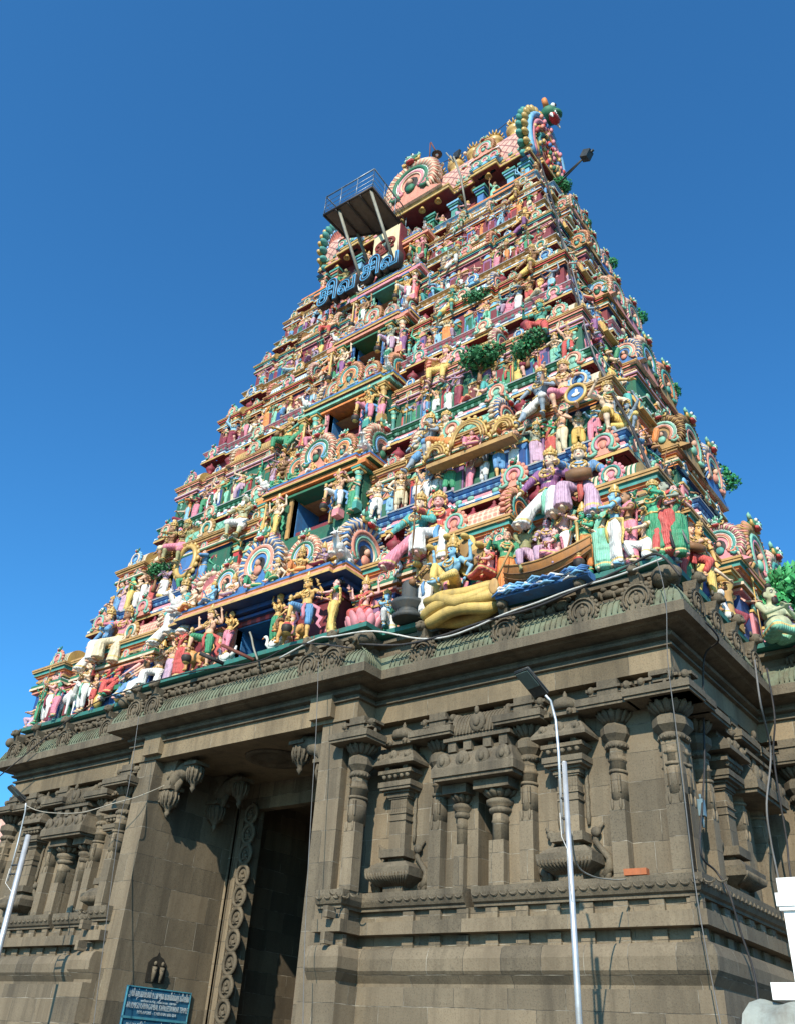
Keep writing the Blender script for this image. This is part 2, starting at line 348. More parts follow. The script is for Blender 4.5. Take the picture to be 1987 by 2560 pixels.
# stone cornice arches with a lion head above each
def kudu_stone():
    mb = MB()
    arc = lambda r, a0, a1, n: [(r*cos(t), sin(t)*r) for t in [radians(a0+(a1-a0)*i/n) for i in range(n+1)]]
    out = [(-.72, -.72), (-.5, -.5)]+arc(.66, 215, -35, 14)+[(.5, -.5), (.72, -.72)]
    mb.plate(out, -.14, .35); 
    for r, y in ((.55, -.2), (.36, -.2)): mb.tube([(x, y, z) for x, z in arc(r, 220, -40, 14)], .045, 5)
    for i in range(13):
        t = radians(-30+240*i/12); mb.ell((.68*cos(t), -.08, .68*sin(t)), (.1, .12, .1), 5, 4)
    mb.ell((0, -.15, -.05), (.14, .1, .2), 6, 5); mb.ell((0, -.17, .2), (.08, .08, .09), 6, 5)
    mb.ell((-.5, -.12, -.62), (.16, .12, .12), 6, 4); mb.ell((.5, -.12, -.62), (.16, .12, .12), 6, 4)
    mb.frus(-.18, .18, -.16, .3, .6, -.24, .24, -.32, .3, 1.05)                     # neck and lion head
    mb.ell((0, -.3, 1.22), (.27, .3, .26), 8, 6); mb.ell((0, -.52, 1.1), (.16, .14, .12), 6, 5)
    for sx in (-1, 1): mb.ell((sx*.13, -.5, 1.3), (.07, .07, .07), 5, 4); mb.ell((sx*.25, -.2, 1.42), (.07, .07, .13), 5, 4)
    return mb.mesh('cornice_arch', [M_CARVE])
KS = kudu_stone()
for u in (-22.3, -19.9, -16.5, -12.0, 12.0, 16.5, 20.3, 22.7): place('cornice_arch', KS, TOWER, (u, .22, 16.5))
for u in (-7.6, -6.0, 6.0, 7.6): place('cornice_arch', KS, TOWER, (u, -1.08, 16.5))
for v in (1.9, 4.1, 6.5, 8.9): place('cornice_arch', KS, TOWER, (24.38, v, 16.5), pi/2)
for v in (12.0, 14.3, 16.6): place('cornice_arch', KS, TOWER, (26.98, v, 16.5), pi/2)
# frieze of crouching beasts above the cornice
mb = MB(); mb.band(PB, [(1.0, 17.05), (1.0, 17.25), (1.35, 17.3), (1.35, 17.75), (.95, 17.85), (.95, 18.05), (1.7, 18.05)])
rr = random.Random(3)
for i in range(len(PB)):
    a, b = Vector(PB[i]), Vector(PB[(i+1) % len(PB)]); d = b-a; l = d.length
    if l < 1 or a.y > 25: continue
    d.normalize(); nn = Vector((-d.y, d.x)); k = int(l/.62)
    for q in range(k):
        p = a+nn*1.12+d*(1.0+(l-2.0)*(q+.5)/k)
        z = 17.5+rr.uniform(-.08, .08); e = d*rr.uniform(.2, .38); R = Matrix.Rotation(math.atan2(d.y, d.x), 3, 'Z'); mb.ell((p.x, p.y, z), (rr.uniform(.28, .5), .24, rr.uniform(.14, .24)), 7, 5, 0, R)
        p2 = p+e-nn*.12; mb.ell((p2.x, p2.y, z+.16), (rr.uniform(.1, .2), .16, .12), 6, 4, 0, R); p2 = p-e-nn*.05; mb.tube([(p2.x, p2.y, z-.3), (p2.x-nn.x*.15, p2.y-nn.y*.15, z-.05), (p2.x, p2.y, z+.1)], .08, 5)
for (x, y) in ((24.6, 0), (-24.05, 0), (27.2, 10.4), (9.75, -1.3), (-9.75, -1.3)):
    sx = 1 if x > 0 else -1
    mb.ell((x-sx*.9, y+.9, 17.55), (.62, .62, .5), 10, 7); mb.ell((x-sx*.45, y+.45, 17.4), (.4, .4, .34), 8, 6)
mb.build('beast_frieze', [M_CARVE], TOWER)
mb = MB(); mb.band(PB, [(1.25, 18.08), (.66, 18.2), (.62, 18.42), (.75, 18.5), (5.5, 18.5)]); mb.build('painted_ledge', [paint('dark_teal_ledge', (.04, .19, .16))], TOWER)

# ---------------------------------------------------------------- pilasters
def lotus(mb, cx, cy, w0, r0, r1, h, n=12):
    mb.lathe(cx, cy, [(r0, w0), (r0*1.15, w0+h*.15), (r1*.8, w0+h*.5), (r1, w0+h*.85), (r1*.9, w0+h)], 16)
    for j in range(n+2):
        a = 2*pi*j/(n+2); ca, sa = cos(a), sin(a); q = 2*pi*r1/(n+2)*.5
        mb.tube([(cx+ca*r0*1.05, cy+sa*r0*1.05, w0+h*.05), (cx+ca*r1*.72, cy+sa*r1*.72, w0+h*.32), (cx+ca*r1*.98, cy+sa*r1*.98, w0+h*.72), (cx+ca*r1*1.12, cy+sa*r1*1.12, w0+h*.98)], [q*.5, q*.8, q*1.0, q*.3], 6, up=(-sa, ca, 0), sq=(.5, 1))
def corbel(mb, x, hw, y0, dep, w0, w1):
    """carved bracket: centre block, scrolled arms and pendant buds"""
    h = w1-w0
    mb.box(x-hw*.45, x+hw*.45, y0-dep, y0+.2, w0+h*.1, w1); mb.box(x-hw*.6, x+hw*.6, y0-dep-.08, y0+.2, w0+h*.55, w0+h*.68)
    for sx in (-1, 1):
        for k, (e, q) in enumerate(((.62, .9), (.86, .62), (1.02, .38))):
            a, b = sorted((x+sx*hw*.4, x+sx*hw*e)); mb.box(a, b, y0-dep*.9+.03*k, y0+.2, w0+h*(.12+.22*k)+.01*k, w0+h*(.12+.22*k)+h*.17)
        mb.ell((x+sx*hw*.78, y0-dep*.6, w0+h*.62), (hw*.16, dep*.5, h*.24), 8, 6)
        mb.ell((x+sx*hw*.95, y0-dep*.55, w0+h*.12), (hw*.09, hw*.09, h*.2), 6, 5)
def tall_pilaster(wd=.62, top=12.9, base=6.2, cap=1.08, dep=.48, corn=False):
    sh = MB(); hw = wd/2; f = top-12.9
    sh.box(-hw, hw, -dep, .1, base, 9.0); 
    sh.lathe(0, -.02, [(hw*1.02, 9.0), (hw*1.02, 10.05)], 16, sy=dep/hw); sh.lathe(0, -.02, [(hw*1.12, 10.05), (hw*1.18, 10.1), (hw*1.12, 10.17)], 16, sy=dep/hw)
    sh.lathe(0, -.02, [(hw*.98, 10.17), (hw*.98, 10.5), (hw*1.2, 10.55), (hw*1.0, 10.62), (hw*.98, 10.75)], 16, sy=dep/hw)
    sh.lathe(0, -.02, [(hw*1.0, 10.75), (hw*1.0, 11.0+f)], 8, smooth=False, sy=dep/hw)
    for k in range(5): sh.box(-hw*.62+k*hw*.31-.02, -hw*.62+k*hw*.31+.02, -dep-.015, -dep+.1, 9.3, 9.95)
    for k in (-1, 1): sh.ell((k*hw*.55, -dep, 8.85), (.07, .06, .22), 6, 5)
    cp = MB()
    cp.lathe(0, -.05, [(hw*1.25, 11.0+f), (hw*1.5, 11.12+f), (hw*1.5, 11.2+f), (hw*1.2, 11.3+f)], 16, sy=1.1)
    for j in range(10):
        a = -pi*j/9; cp.ell((hw*1.45*cos(a), -.05+hw*1.55*sin(a), 11.1+f), (.05, .05, .07), 5, 4)
    cp.lathe(0, -.05, [(hw*1.25, 11.3+f), (hw*1.95, 11.55+f), (hw*1.95, 11.85+f), (hw*1.2, 12.05+f)], 8, smooth=False, sy=1.05)
    lotus(cp, 0, -.05, 12.02+f, hw*1.2, cap*.62, .48)
    cp.box(-cap*1.04, cap*1.04, -cap*1.06, .3, 12.50+f, 12.62+f); cp.box(-cap*1.08, cap*1.08, -cap*1.12, .3, 12.62+f, 12.90+f)
    corbel(cp, 0, cap*.92, 0, .6, 12.92+f, 13.78)
    return sh.mesh('pilaster', [M_STONE]), cp.mesh('capital', [M_CARVE])
TP = tall_pilaster(); CPIL = tall_pilaster(.74, 12.9, 6.2, 1.25, .5)
def put_pilaster(pr, at, rz=0, name='pilaster'):
    o = place(name, pr[0], TOWER, at, rz); place('capital', pr[1], o, (0, 0, 0)); return o
for sx in (-1, 1):
    for u, v, pr in ((20.65, W1, TP), (16.72, W1, TP), (12.25, W1, TP), (8.62, .42, TP), (22.95, W1-.0, CPIL)): put_pilaster(pr, (sx*u+(.5 if sx < 0 and u > 20 else 0), v, 0))
for v in (1.95, 4.2, 7.9, 10.5, ): put_pilaster(TP if v > 2 else CPIL, (22.85, v, 0), pi/2)
for v in (13.0, 17.0): put_pilaster(TP, (25.4, v, 0), pi/2)
put_pilaster(TP, (24.6, 12.15, 0))
# solid corner shaft that joins the two corner pilasters
for a, b in ((22.6, 23.32), (-22.8, -22.1)): mb = MB(); mb.box(a, b, 1.3, 2.4, 6.2, 11.1); mb.build('corner_shaft', [M_STONE], TOWER)
# pot-based niche shafts with small pavilion tops
def niche():
    sh = MB(); sh.box(-.42, .42, -.5, .1, 7.95, 10.15); sh.steps(0, .42, .5, [(.05, 9.2, 9.26), (.05, 9.5, 9.56)], y0=0)
    for k in range(6): sh.box(-.33+k*.13-.02, -.33+k*.13+.02, -.52, -.3, 9.6, 10.05)
    pt = MB(); pt.box(-.5, .5, -.6, .1, 6.22, 6.45); pt.frus(-.55, .55, -.6, .1, 6.45, -1.15, 1.15, -1.1, .1, 6.8); pt.frus(-1.15, 1.15, -1.1, .1, 6.8, -1.18, 1.18, -1.12, .1, 7.15); pt.frus(-1.1, 1.1, -1.05, .1, 7.15, -.75, .75, -.8, .1, 7.42)
    for k in range(15): x = -1.08+k*.154; pt.tube([(x*.6, -.62, 6.5), (x, -1.1, 6.78), (x, -1.14, 6.95)], .055, 5)
    pt.box(-.38, .38, -.5, .1, 7.42, 7.62); pt.box(-.68, .68, -.82, .1, 7.62, 7.95)
    for sx in (-1, 1):
        pt.tube([(sx*(1.15+.3*sin(q*1.1)), -.12, 6.4+q*.32) for q in range(7)], [.16, .2, .15, .12, .13, .1, .05], 6); pt.ell((sx*.95, -.2, 8.0), (.22, .14, .2), 7, 5); pt.ell((sx*1.2, -.15, 6.45), (.26, .12, .22), 7, 5)
        pt.tube([(sx*.62, -.08, 8.3+q*.3) for q in range(8)], [.07+.035*(q % 2) for q in range(8)], 5)
    cp = MB()
    cp.steps(0, .42, .45, [(.1, 10.15, 10.22), (.16, 10.22, 10.4), (.26, 10.4, 10.5), (.42, 10.5, 10.62), (.48, 10.62, 10.85), (.15, 10.85, 10.95)], y0=0)
    cp.frus(-.55, .55, -.6, .1, 10.95, -.85, .85, -.9, .1, 11.2); cp.box(-.92, .92, -.95, .1, 11.2, 11.36)
    for k in range(5): cp.ell((-.64+k*.32, -.82, 11.1), (.12, .1, .12), 6, 5)
    for x in (-.5, .5): cp.box(x-.12, x+.12, -.85, .1, 11.36, 11.55)
    cp.box(-1.22, 1.22, -1.22, .1, 11.55, 11.68); cp.frus(-1.22, 1.22, -1.22, .1, 11.68, -.9, .9, -.9, .1, 12.15); cp.steps(0, .62, .55, [(.1, 12.15, 12.3), (.0, 12.3, 12.55), (.28, 12.55, 12.68), (.1, 12.68, 12.85)], y0=0)
    for x, z, r in ((-.75, 11.9, .2), (.0, 11.95, .24), (.75, 11.9, .2), (-.4, 12.65, .14), (.4, 12.65, .14)): cp.ell((x, -1.06 if z < 12.5 else -.85, z), (r, .12, r*1.1), 8, 6); cp.ell((x, -1.14 if z < 12.5 else -.93, z), (r*.4, .1, r*.5), 6, 5)
    cp.lathe(0, -.4, [(.45, 12.85), (.58, 13.0), (.5, 13.25), (.2, 13.42), (.08, 13.46), (.1, 13.55), (.02, 13.72)], 10)
    for x in (-.45, .45): cp.ell((x, -.5, 13.05), (.14, .14, .2), 6, 5)
    return sh.mesh('niche_shaft', [M_STONE]), pt.mesh('pot_base', [M_CARVE]), cp.mesh('pavilion_top', [M_CARVE])
NI = niche()
def put_niche(at, rz=0):
    o = place('niche_shaft', NI[0], TOWER, at, rz); place('pot_base', NI[1], o, (0, 0, 0)); place('pavilion_top', NI[2], o, (0, 0, 0))
for sx in (-1, 1):
    for u in (18.65, 10.25): put_niche((sx*u, W1, 0))
for v in (6.05, ): put_niche((22.85, v, 0), pi/2)
put_niche((25.4, 15.0, 0), pi/2)
# short pillars flanking each recess, under a carved shrine canopy
def short_pillar(wd=.7, side=0):
    sh = MB(); hw = wd/2; sh.box(-hw, hw, -.45, .1, 6.22, 8.0); sh.lathe(0, -.02, [(hw, 8.0), (hw, 8.7), (hw*1.12, 8.75), (hw, 8.85), (hw, 9.05)], 16, sy=1.25)
    cp = MB(); cp.lathe(0, -.05, [(hw*1.05, 9.05), (hw*1.45, 9.15), (hw*1.45, 9.25), (hw*1.1, 9.35), (hw*1.75, 9.45), (hw*1.75, 9.6), (hw*1.1, 9.7)], 12, sy=1.05)
    lotus(cp, 0, -.05, 9.68, hw, .68, .32, 10); cp.box(-.85, .85, -.9, .1, 10.0, 10.38); return sh.mesh('short_pillar', [M_STONE]), cp.mesh('capital', [M_CARVE])
SP_ = short_pillar()
for sx in (-1, 1):
    for u in (15.3, 13.5): 
        o = place('short_pillar', SP_[0], TOWER, (sx*(u-(.12 if u < 14 else 0)), W1-(.0 if u > 14 else -.15), 0), 0, (1 if u > 14 else .72, 1, 1)); place('capital', SP_[1], o, (0, 0, 0))
def shrine():
    mb = MB(); mb.box(-1.95, 1.95, -1.3, .1, 10.4, 10.55); mb.box(-2.05, 2.05, -1.4, .1, 10.55, 10.9); mb.frus(-2.05, 2.05, -1.4, .1, 10.9, -1.75, 1.75, -1.0, .1, 11.6)
    for x in (-1.5, -.5, .5, 1.5): mb.ell((x, -1.28, 11.2), (.36, .14, .4), 10, 8); mb.ell((x, -1.4, 11.2), (.16, .1, .2), 8, 6)
    mb.steps(0, 1.5, .7, [(.1, 11.6, 11.72), (0, 11.72, 11.9)], y0=0)
    for x in (-1.3, -.5, .5, 1.3): mb.box(x-.2, x+.2, -.95, .1, 11.72, 12.15)
    mb.box(-1.7, 1.7, -1.05, .1, 12.15, 12.3); mb.box(-1.5, 1.5, -.85, .1, 12.3, 12.45)
    n = 9; vs = [(x, -.15-.75*cos(a), 12.45+1.05*sin(a)) for x in (-1.25, 1.25) for a in [pi*.5*i/n for i in range(n+1)]]
    mb.add(vs, [(i, n+1+i, n+2+i, i+1) for i in range(n)], smooth=True)
    for k in range(15): x = -1.2+k*.171; mb.tube([(x, -.15-.76*cos(a), 12.45+1.07*sin(a)) for a in [pi*.5*i/6 for i in range(7)]], .05, 5)
    for x in (-1.32, 1.32): mb.ell((x, -.3, 12.9), (.16, .6, .7), 8, 6)
    mb.ell((0, -.92, 12.9), (.42, .12, .45), 10, 7); mb.ell((0, -1.02, 12.9), (.2, .1, .24), 8, 6); mb.ell((0, -.98, 13.4), (.12, .12, .2), 6, 5)
    for k in range(9): mb.ell((-.9+k*.225, -.1, 13.55), (.09, .09, .09), 5, 4)
    return mb.mesh('shrine_canopy', [M_CARVE])
SH = shrine()
for sx in (-1, 1): place('shrine_canopy', SH, TOWER, (sx*14.65, W1, 0))
place('shrine_canopy', SH, TOWER, (22.85, 9.2, 0), pi/2)

# ---------------------------------------------------------------- gateway
for sx in (-1, 1):
    mb = MB(); a, b = sorted((sx*6.3, sx*7.75)); mb.box(a, b, .02, 6.6, -3.56, 13.9)
    a, b = sorted((sx*6.27, sx*8.2)); mb.box(a, b, -.5, .6, -3.56, .9)
    mb.build('entrance_jamb', [stone('jamb_granite', STB, True, 1.25, .62)], TOWER)
mb = MB(); mb.box(-7.0, 7.0, -.05, 7, 13.92, 15.4); LINT = mb.build('entrance_lintel', [M_BEAM], TOWER)
for sx in (-1, 1):
    mb = MB(); a, b = sorted((sx*5.7, sx*7.1)); mb.box(a, b, -.42, .4, 14.0, 15.1); mb.build('lintel_block', [M_BEAM], TOWER)
mb = MB(); mb.lathe(0, 3.2, [(1.7, 13.9), (1.65, 13.8), (1.3, 13.8), (1.25, 13.86), (.7, 13.84), (.6, 13.76), (.05, 13.7)], 24); mb.build('ceiling_medallion', [M_CARVE], TOWER)
# elephant-headed brackets under the lintel: arm, fringed bell and pendant bud
def bracket():
    mb = MB()      # reaches along +x from the jamb face
    mb.frus(0, .5, -.4, .4, 11.6, 0, 1.1, -.4, .4, 13.88)
    mb.tube([(.2, 0, 12.3), (.8, 0, 12.9), (1.4, 0, 13.35), (2.0, 0, 13.5), (2.5, 0, 13.2)], [.4, .42, .42, .42, .38], 10)
    mb.ell((1.35, 0, 13.2), (.55, .42, .42), 10, 8); mb.tube([(.5, -.3, 13.7), (.75, -.36, 13.2), (.5, -.36, 12.8)], .1, 6)
    mb.tube([(1.2, 0, 12.9), (.9, 0, 12.3), (.5, 0, 12.0), (.35, 0, 11.6)], [.22, .2, .16, .1], 8)
    for cx, w, r in ((2.3, 12.9, .44), (.5, 11.75, .47)):
        mb.lathe(cx, 0, [(r*.6, w+.55), (r*.95, w+.4), (r*1.05, w+.15), (r*.92, w+.1), (r*.98, w-.05), (r*.8, w-.12), (r*.85, w-.3), (r*.5, w-.45), (.12, w-.6), (.16, w-.7), (.02, w-.95)], 12)
        for j in range(12): a = 2*pi*j/12; mb.tube([(cx+cos(a)*r*.95, sin(a)*r*.95, w+.42), (cx+cos(a)*r*1.08, sin(a)*r*1.08, w+.1), (cx+cos(a)*r*.82, sin(a)*r*.82, w-.32)], .07, 5)
        mb.box(cx-.5, cx+.5, -.5, .5, w+.5, w+.68)
    return mb.mesh('lintel_bracket', [M_CARVE])
BR = bracket()
for v in (1.1, 4.6):
    place('lintel_bracket', BR, TOWER, (-6.3, v, 0)); o = place('lintel_bracket', BR, TOWER, (6.3, v, 0), pi)
# carved inner frame with a creeper of medallions, inner passage, gate
mb = MB()
for sx in (-1, 1):
    a, b = sorted((sx*4.6, sx*6.5)); mb.box(a, b, 6.6, 7.3, -3.56, 13.95)
    for k in range(5):
        x = sx*(6.2-.24*k); mb.box(x-.09, x+.09, 6.5-.05*(k % 2), 6.62, -3.5, 12.5)
    mb.box(min(sx*5.9, sx*6.25), max(sx*5.9, sx*6.25), 6.45, 6.6, -3.5, 12.6)
mb.box(-4.6, 4.6, 6.65, 7.25, 12.4, 13.95); mb.build('inner_door_frame', [M_STONE], TOWER)
def medallion():
    mb = MB(); mb.tube([(.46*cos(a), -.1, .52*sin(a)) for a in [2*pi*i/20 for i in range(20)]], .11, 7, closed=True)
    mb.ell((0, -.02, 0), (.4, .06, .45), 12, 6); mb.ell((0, -.1, -.12), (.16, .1, .18), 8, 6); mb.ell((0, -.14, .14), (.09, .09, .1), 8, 6)
    for sx in (-1, 1): mb.tube([(sx*.1, -.12, .04), (sx*.2, -.14, -.1), (sx*.08, -.18, -.16)], .04, 5); mb.ell((sx*.16, -.1, -.25), (.14, .08, .06), 6, 5)
    mb.tube([(.3, -.08, .5), (.1, -.12, .6), (-.2, -.08, .55)], [.08, .1, .05], 5); mb.tube([(-.42, -.08, -.5), (-.2, -.1, -.62)], .06, 5); return mb.mesh('creeper_medallion', [M_CARVE])
MD = medallion()
for sx in (-1, 1):
    for k in range(14): place('creeper_medallion', MD, TOWER, (sx*4.78, 6.5, -2.6+k*1.13))
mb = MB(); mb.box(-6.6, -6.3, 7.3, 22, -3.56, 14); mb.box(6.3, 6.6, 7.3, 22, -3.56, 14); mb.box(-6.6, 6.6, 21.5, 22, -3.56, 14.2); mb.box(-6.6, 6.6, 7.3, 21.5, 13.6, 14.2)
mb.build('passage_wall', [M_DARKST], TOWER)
# dark timber leaf added to deepen the shade along the passage wall; iron grille
mb = MB(); mb.box(-6.2, -5.9, 13.2, 17.5, -3.5, 12.6); mb.box(-5.9, -5.8, 13.3, 17.4, 3.0, 3.3)
mb.build('added_gate_leaf', [paint('dark_timber', (.06, .04, .028), rough=.6)], TOWER)
mb = MB()
for k in range(9): mb.tube([(1.2+k*.36, 9.9, -3.5), (1.2+k*.36, 9.9, 2.2)], .04, 5)
for w in (-1.2, 2.2): mb.box(1.1, 4.5, 9.85, 9.95, w, w+.12)
mb.build('gate_grille', [paint('gate_iron', (.16, .16, .17), rough=.45, metal=.6)], TOWER)
mb = MB(); mb.box(1.0, 4.6, 10.0, 10.6, 2.6, 3.1); mb.box(1.1, 4.6, 10.1, 10.6, 3.1, 4.4); mb.box(.9, 4.6, 9.9, 10.6, 4.4, 4.8); mb.build('inner_shelf_moulding', [M_BEAM], TOWER)
# little niche with two stone worshippers on the jamb reveal is built with the signboard
# ================================================================ painted storeys
# (w of the cornice edge, half width, v of the cornice edge)
LV = [(15.6, 24.5, 0.1), (26.0, 21.7, 3.06), (34.6, 19.3, 5.3), (42.7, 17.5, 6.85), (50.0, 15.9, 8.4), (56.6, 14.4, 9.8), (62.2, 13.2, 10.9), (67.9, 12.35, 11.7)]
VC = 15.1                                     # middle of the tower, front to back
CAN = [22.0, 32.3, 41.0, 49.0, 55.9, 61.7]    # door canopies
DW = [1.9, 1.75, 1.6, 1.45, 1.3, 1.15]; CANV = [-.5, 2.9, 5.1, 6.9, 8.5, 9.8]; CANH = [7.2, 5.1, 4.6, 4.2, 3.7, 3.3]
def hwv(v):                                   # half width of the tower where its face stands at v
    for a, b in zip(LV, LV[1:]):
        if v <= b[2]: return a[1]+(b[1]-a[1])*(v-a[2])/(b[2]-a[2])
    return LV[-1][1]
TIERCOL = [  # wall, pillar, accents of mouldings, cornice roll, cornice panel, panel figure, barrel, barrel scale
 dict(wall='navy', pil='maroon', m=['salmon', 'cream', 'green', 'pink', 'white', 'ochre', 'teal', 'orange'], roll='blue', panel='pink', fig='mint', bar=('salmon', 'cream', 'scale')),
 dict(wall='dkgreen', pil='green', m=['orange', 'green', 'cream', 'navy', 'pink', 'teal', 'ochre', 'salmon'], roll='green', panel='pink', fig='white', bar=('mint', 'green', 'net')),
 dict(wall='dkgreen', pil='mint', m=['pink', 'purple', 'cream', 'teal', 'navy', 'ochre', 'salmon', 'green'], roll='pink', panel='sky', fig='white', bar=('ochre', 'gold', 'rib')),
 dict(wall='maroon', pil='pink', m=['orange', 'cream', 'teal', 'navy', 'ochre', 'mint', 'red', 'green'], roll='ochre', panel='cream', fig='ochre', bar=('sky', 'white', 'rib')),
 dict(wall='maroon', pil='salmon', m=['pink', 'green', 'cream', 'purple', 'ochre', 'salmon', 'teal', 'navy'], roll='ochre', panel='mint', fig='cream', bar=('salmon', 'cream', 'rib')),
 dict(wall='maroon', pil='pink', m=['orange', 'sky', 'cream', 'maroon', 'salmon', 'teal', 'ochre', 'blue'], roll='sky', panel='orange', fig='cream', bar=('sky', 'cream', 'rib')),
 dict(wall='maroon', pil='blue', m=['orange', 'sky', 'cream', 'maroon', 'salmon', 'teal', 'ochre', 'blue'], roll='teal', panel='salmon', fig='cream', bar=('pink', 'cream', 'net'))]
def rect(hw, v0, cb=0, cp=0, sb=0, sp=0, bumps=(), sbumps=()):
    """closed plan: front bumps at +/-u, centre bay cb deep cp, side bay sb deep sp"""
    r = []
    if cb: r += [(cb, v0-cp), (cb, v0)]
    for a, b, d in bumps: r += [(a, v0), (a, v0-d), (b, v0-d)] + ([(b, v0)] if b < hw-.01 else [])
    if bumps and bumps[-1][1] >= hw-.01:
        d = bumps[-1][2]; r[-1] = (hw+d, v0-d); r += [(hw+d, v0+2.2-d), (hw, v0+2.2-d)]
    else: r.append((hw, v0))
    for a, b, d in sbumps: r += [(hw, a), (hw+d, a), (hw+d, b), (hw, b)]
    if sb: r += [(hw, VC-sb), (hw+sp, VC-sb), (hw+sp, VC+sb), (hw, VC+sb)]
    vb = 2*VC-v0; r.append((hw, vb)); return r+[(-x, y) for x, y in r[::-1]]
def arcp(r, a0, a1, n, cx=0, cz=0, k=1.0): return [(cx+r*cos(radians(a0+(a1-a0)*i/n)), cz+k*r*sin(radians(a0+(a1-a0)*i/n))) for i in range(n+1)]
def gable(cols, face=True, dep=.4, leaves=17, lod=0):
    """horseshoe gable of radius about 1 facing -y: flame leaves, coloured bands, curled ends, monster head on top. cols = 4 band colours"""
    mb = MB(); mats = [P(cols[0]), P(cols[1]), P(cols[2]), P(cols[3]), P('green'), P('white'), P('red'), P('black'), M_GOLD, P('mint'), paint('stucco_skin', (.66, .38, .26))]
    out = [(-1.3, -1.0), (-.95, -.78)]+arcp(.98, 222, -42, 16)+[(.95, -.78), (1.3, -1.0)]
    mb.plate(out, -dep*.5, dep*.5, 0, side=1)
    for i in range(leaves*2+1):
        t = radians(-38+256*i/(leaves*2)); c, s_ = cos(t), sin(t); w_ = .06 if i % 2 else .075; q = t+.16*(1 if c < 0 else -1)
        mb.tube([(.78*c, -dep*.52, .78*s_), (.98*c, -dep*.6, .98*s_), (1.2*cos(q), -dep*.3, 1.2*sin(q))], [w_*.9, w_, .015], 5, 0 if i % 2 else 1)
        if i % 2: mb.ell((1.04*c, dep*.15, 1.04*s_), (.1, dep*.5, .1), 6, 4, 1)
    for r, m_, th in ((.76, 5, .03), (.68, 2, .085), (.585, 5, .03), (.50, 3, .06), (.43, 1, .035)):
        A = arcp(r, 228, -48, 20); mb.tube([(x, -dep*.55, z) for x, z in A], th, 6, m_, sq=(1, 1))
        if th > .05:
            for sx in (-1, 1): x, z = A[0 if sx < 0 else -1]; mb.tube([(x, -dep*.55, z), (x+sx*.16, -dep*.62, z-.12), (x+sx*.34, -dep*.62, z-.02), (x+sx*.3, -dep*.62, z+.14), (x+sx*.18, -dep*.62, z+.1)], [th, th, th*.85, th*.7, th*.3], 6, m_)
    mb.ell((0, -dep*.42, -.08), (.36, .06, .42), 10, 6, 7); mb.ell((0, -dep*.6, -.32), (.2, .1, .2), 8, 6, 2); mb.ell((0, -dep*.7, -.02), (.11, .11, .14), 8, 6, 10); mb.ell((0, -dep*.6, .08), (.13, .1, .1), 8, 6, 7)
    if face:
        i0 = len(mb.v); z = 0; y = 0
        mb.ell((0, y-.05, z), (.34, .28, .26), 10, 7, 4); mb.ell((0, y-.28, z-.1), (.2, .16, .12), 8, 6, 9)
        mb.ell((0, y-.22, z-.24), (.26, .16, .12), 8, 6, 6)
        for k in range(5): mb.ell((-.16+k*.08, y-.36, z-.2), (.03, .03, .06), 5, 4, 5)
        for sx in (-1, 1):
            mb.ell((sx*.16, y-.27, z+.1), (.1, .08, .1), 8, 6, 5); mb.ell((sx*.16, y-.35, z+.1), (.045, .03, .045), 6, 5, 7)
            mb.tube([(sx*.28, y-.05, z+.12), (sx*.44, y-.05, z+.3), (sx*.36, y-.05, z+.46)], [.1, .08, .03], 6, 9)
            mb.tube([(sx*.28, y-.15, z-.2), (sx*.46, y-.15, z-.22), (sx*.52, y-.15, z-.05), (sx*.4, y-.15, z)], [.08, .08, .06, .03], 6, 8)
        for k in (-1, 0, 1): mb.ell((k*.13, y, z+.33), (.07, .08, .2 if k else .28), 6, 5, 4 if k else 9)
    if face: mb.xf(Matrix.Translation((0, -dep*.5, 1.16)) @ Matrix.Scale(.72, 4), i0)
    return mb.mesh('horseshoe_gable', mats, 1.0)
def medal(cols):
    """small scrolled cornice medallion, radius about 1"""
    mb = MB(); mats = [P(cols[0]), P(cols[1]), P(cols[2]), P('green'), P('white'), P('red'), M_GOLD]
    mb.plate([(-1.2, -.85), (-.85, -.6)]+arcp(.9, 215, -35, 12)+[(.85, -.6), (1.2, -.85)], -.12, .25, 0)
    for i in range(11): t = radians(-25+230*i/10); mb.ell((.95*cos(t), -.02, .95*sin(t)), (.17, .16, .2), 6, 4, 0)
    for r, m_ in ((.7, 1), (.46, 2)):
        mb.tube([(x, -.16, z) for x, z in arcp(r, 232, -52, 14)], .12, 5, m_)
    for sx in (-1, 1): mb.tube([(sx*.45, -.16, -.55), (sx*.8, -.18, -.75), (sx*1.1, -.16, -.6), (sx*.95, -.16, -.35)], [.14, .13, .1, .04], 5, 1)
    mb.ell((0, -.12, -.1), (.24, .1, .3), 6, 5, 0)
    mb.ell((0, -.15, 1.1), (.3, .2, .24), 8, 6, 3); mb.ell((0, -.32, .98), (.16, .1, .1), 6, 5, 5)
    for sx in (-1, 1): mb.ell((sx*.13, -.32, 1.18), (.07, .06, .07), 6, 4, 4); mb.ell((sx*.24, -.1, 1.38), (.08, .1, .18), 5, 4, 3)
    return mb.mesh('cornice_medallion', mats, 1.0)
GC = [('salmon', 'ochre', 'mint', 'pink'), ('pink', 'cream', 'teal', 'salmon'), ('ochre', 'brown', 'mint', 'salmon'), ('blue', 'cream', 'salmon', 'mint'), ('salmon', 'cream', 'green', 'sky'), ('ochre', 'salmon', 'teal', 'orange')]
GM = [gable(c) for c in GC]; GMP = [gable(c, False) for c in GC[:4]]
MC = [('salmon', 'mint', 'pink'), ('mint', 'salmon', 'cream'), ('pink', 'teal', 'cream'), ('sky', 'cream', 'blue'), ('cream', 'mint', 'salmon'), ('ochre', 'cream', 'teal')]
MM = [medal(c) for c in MC]
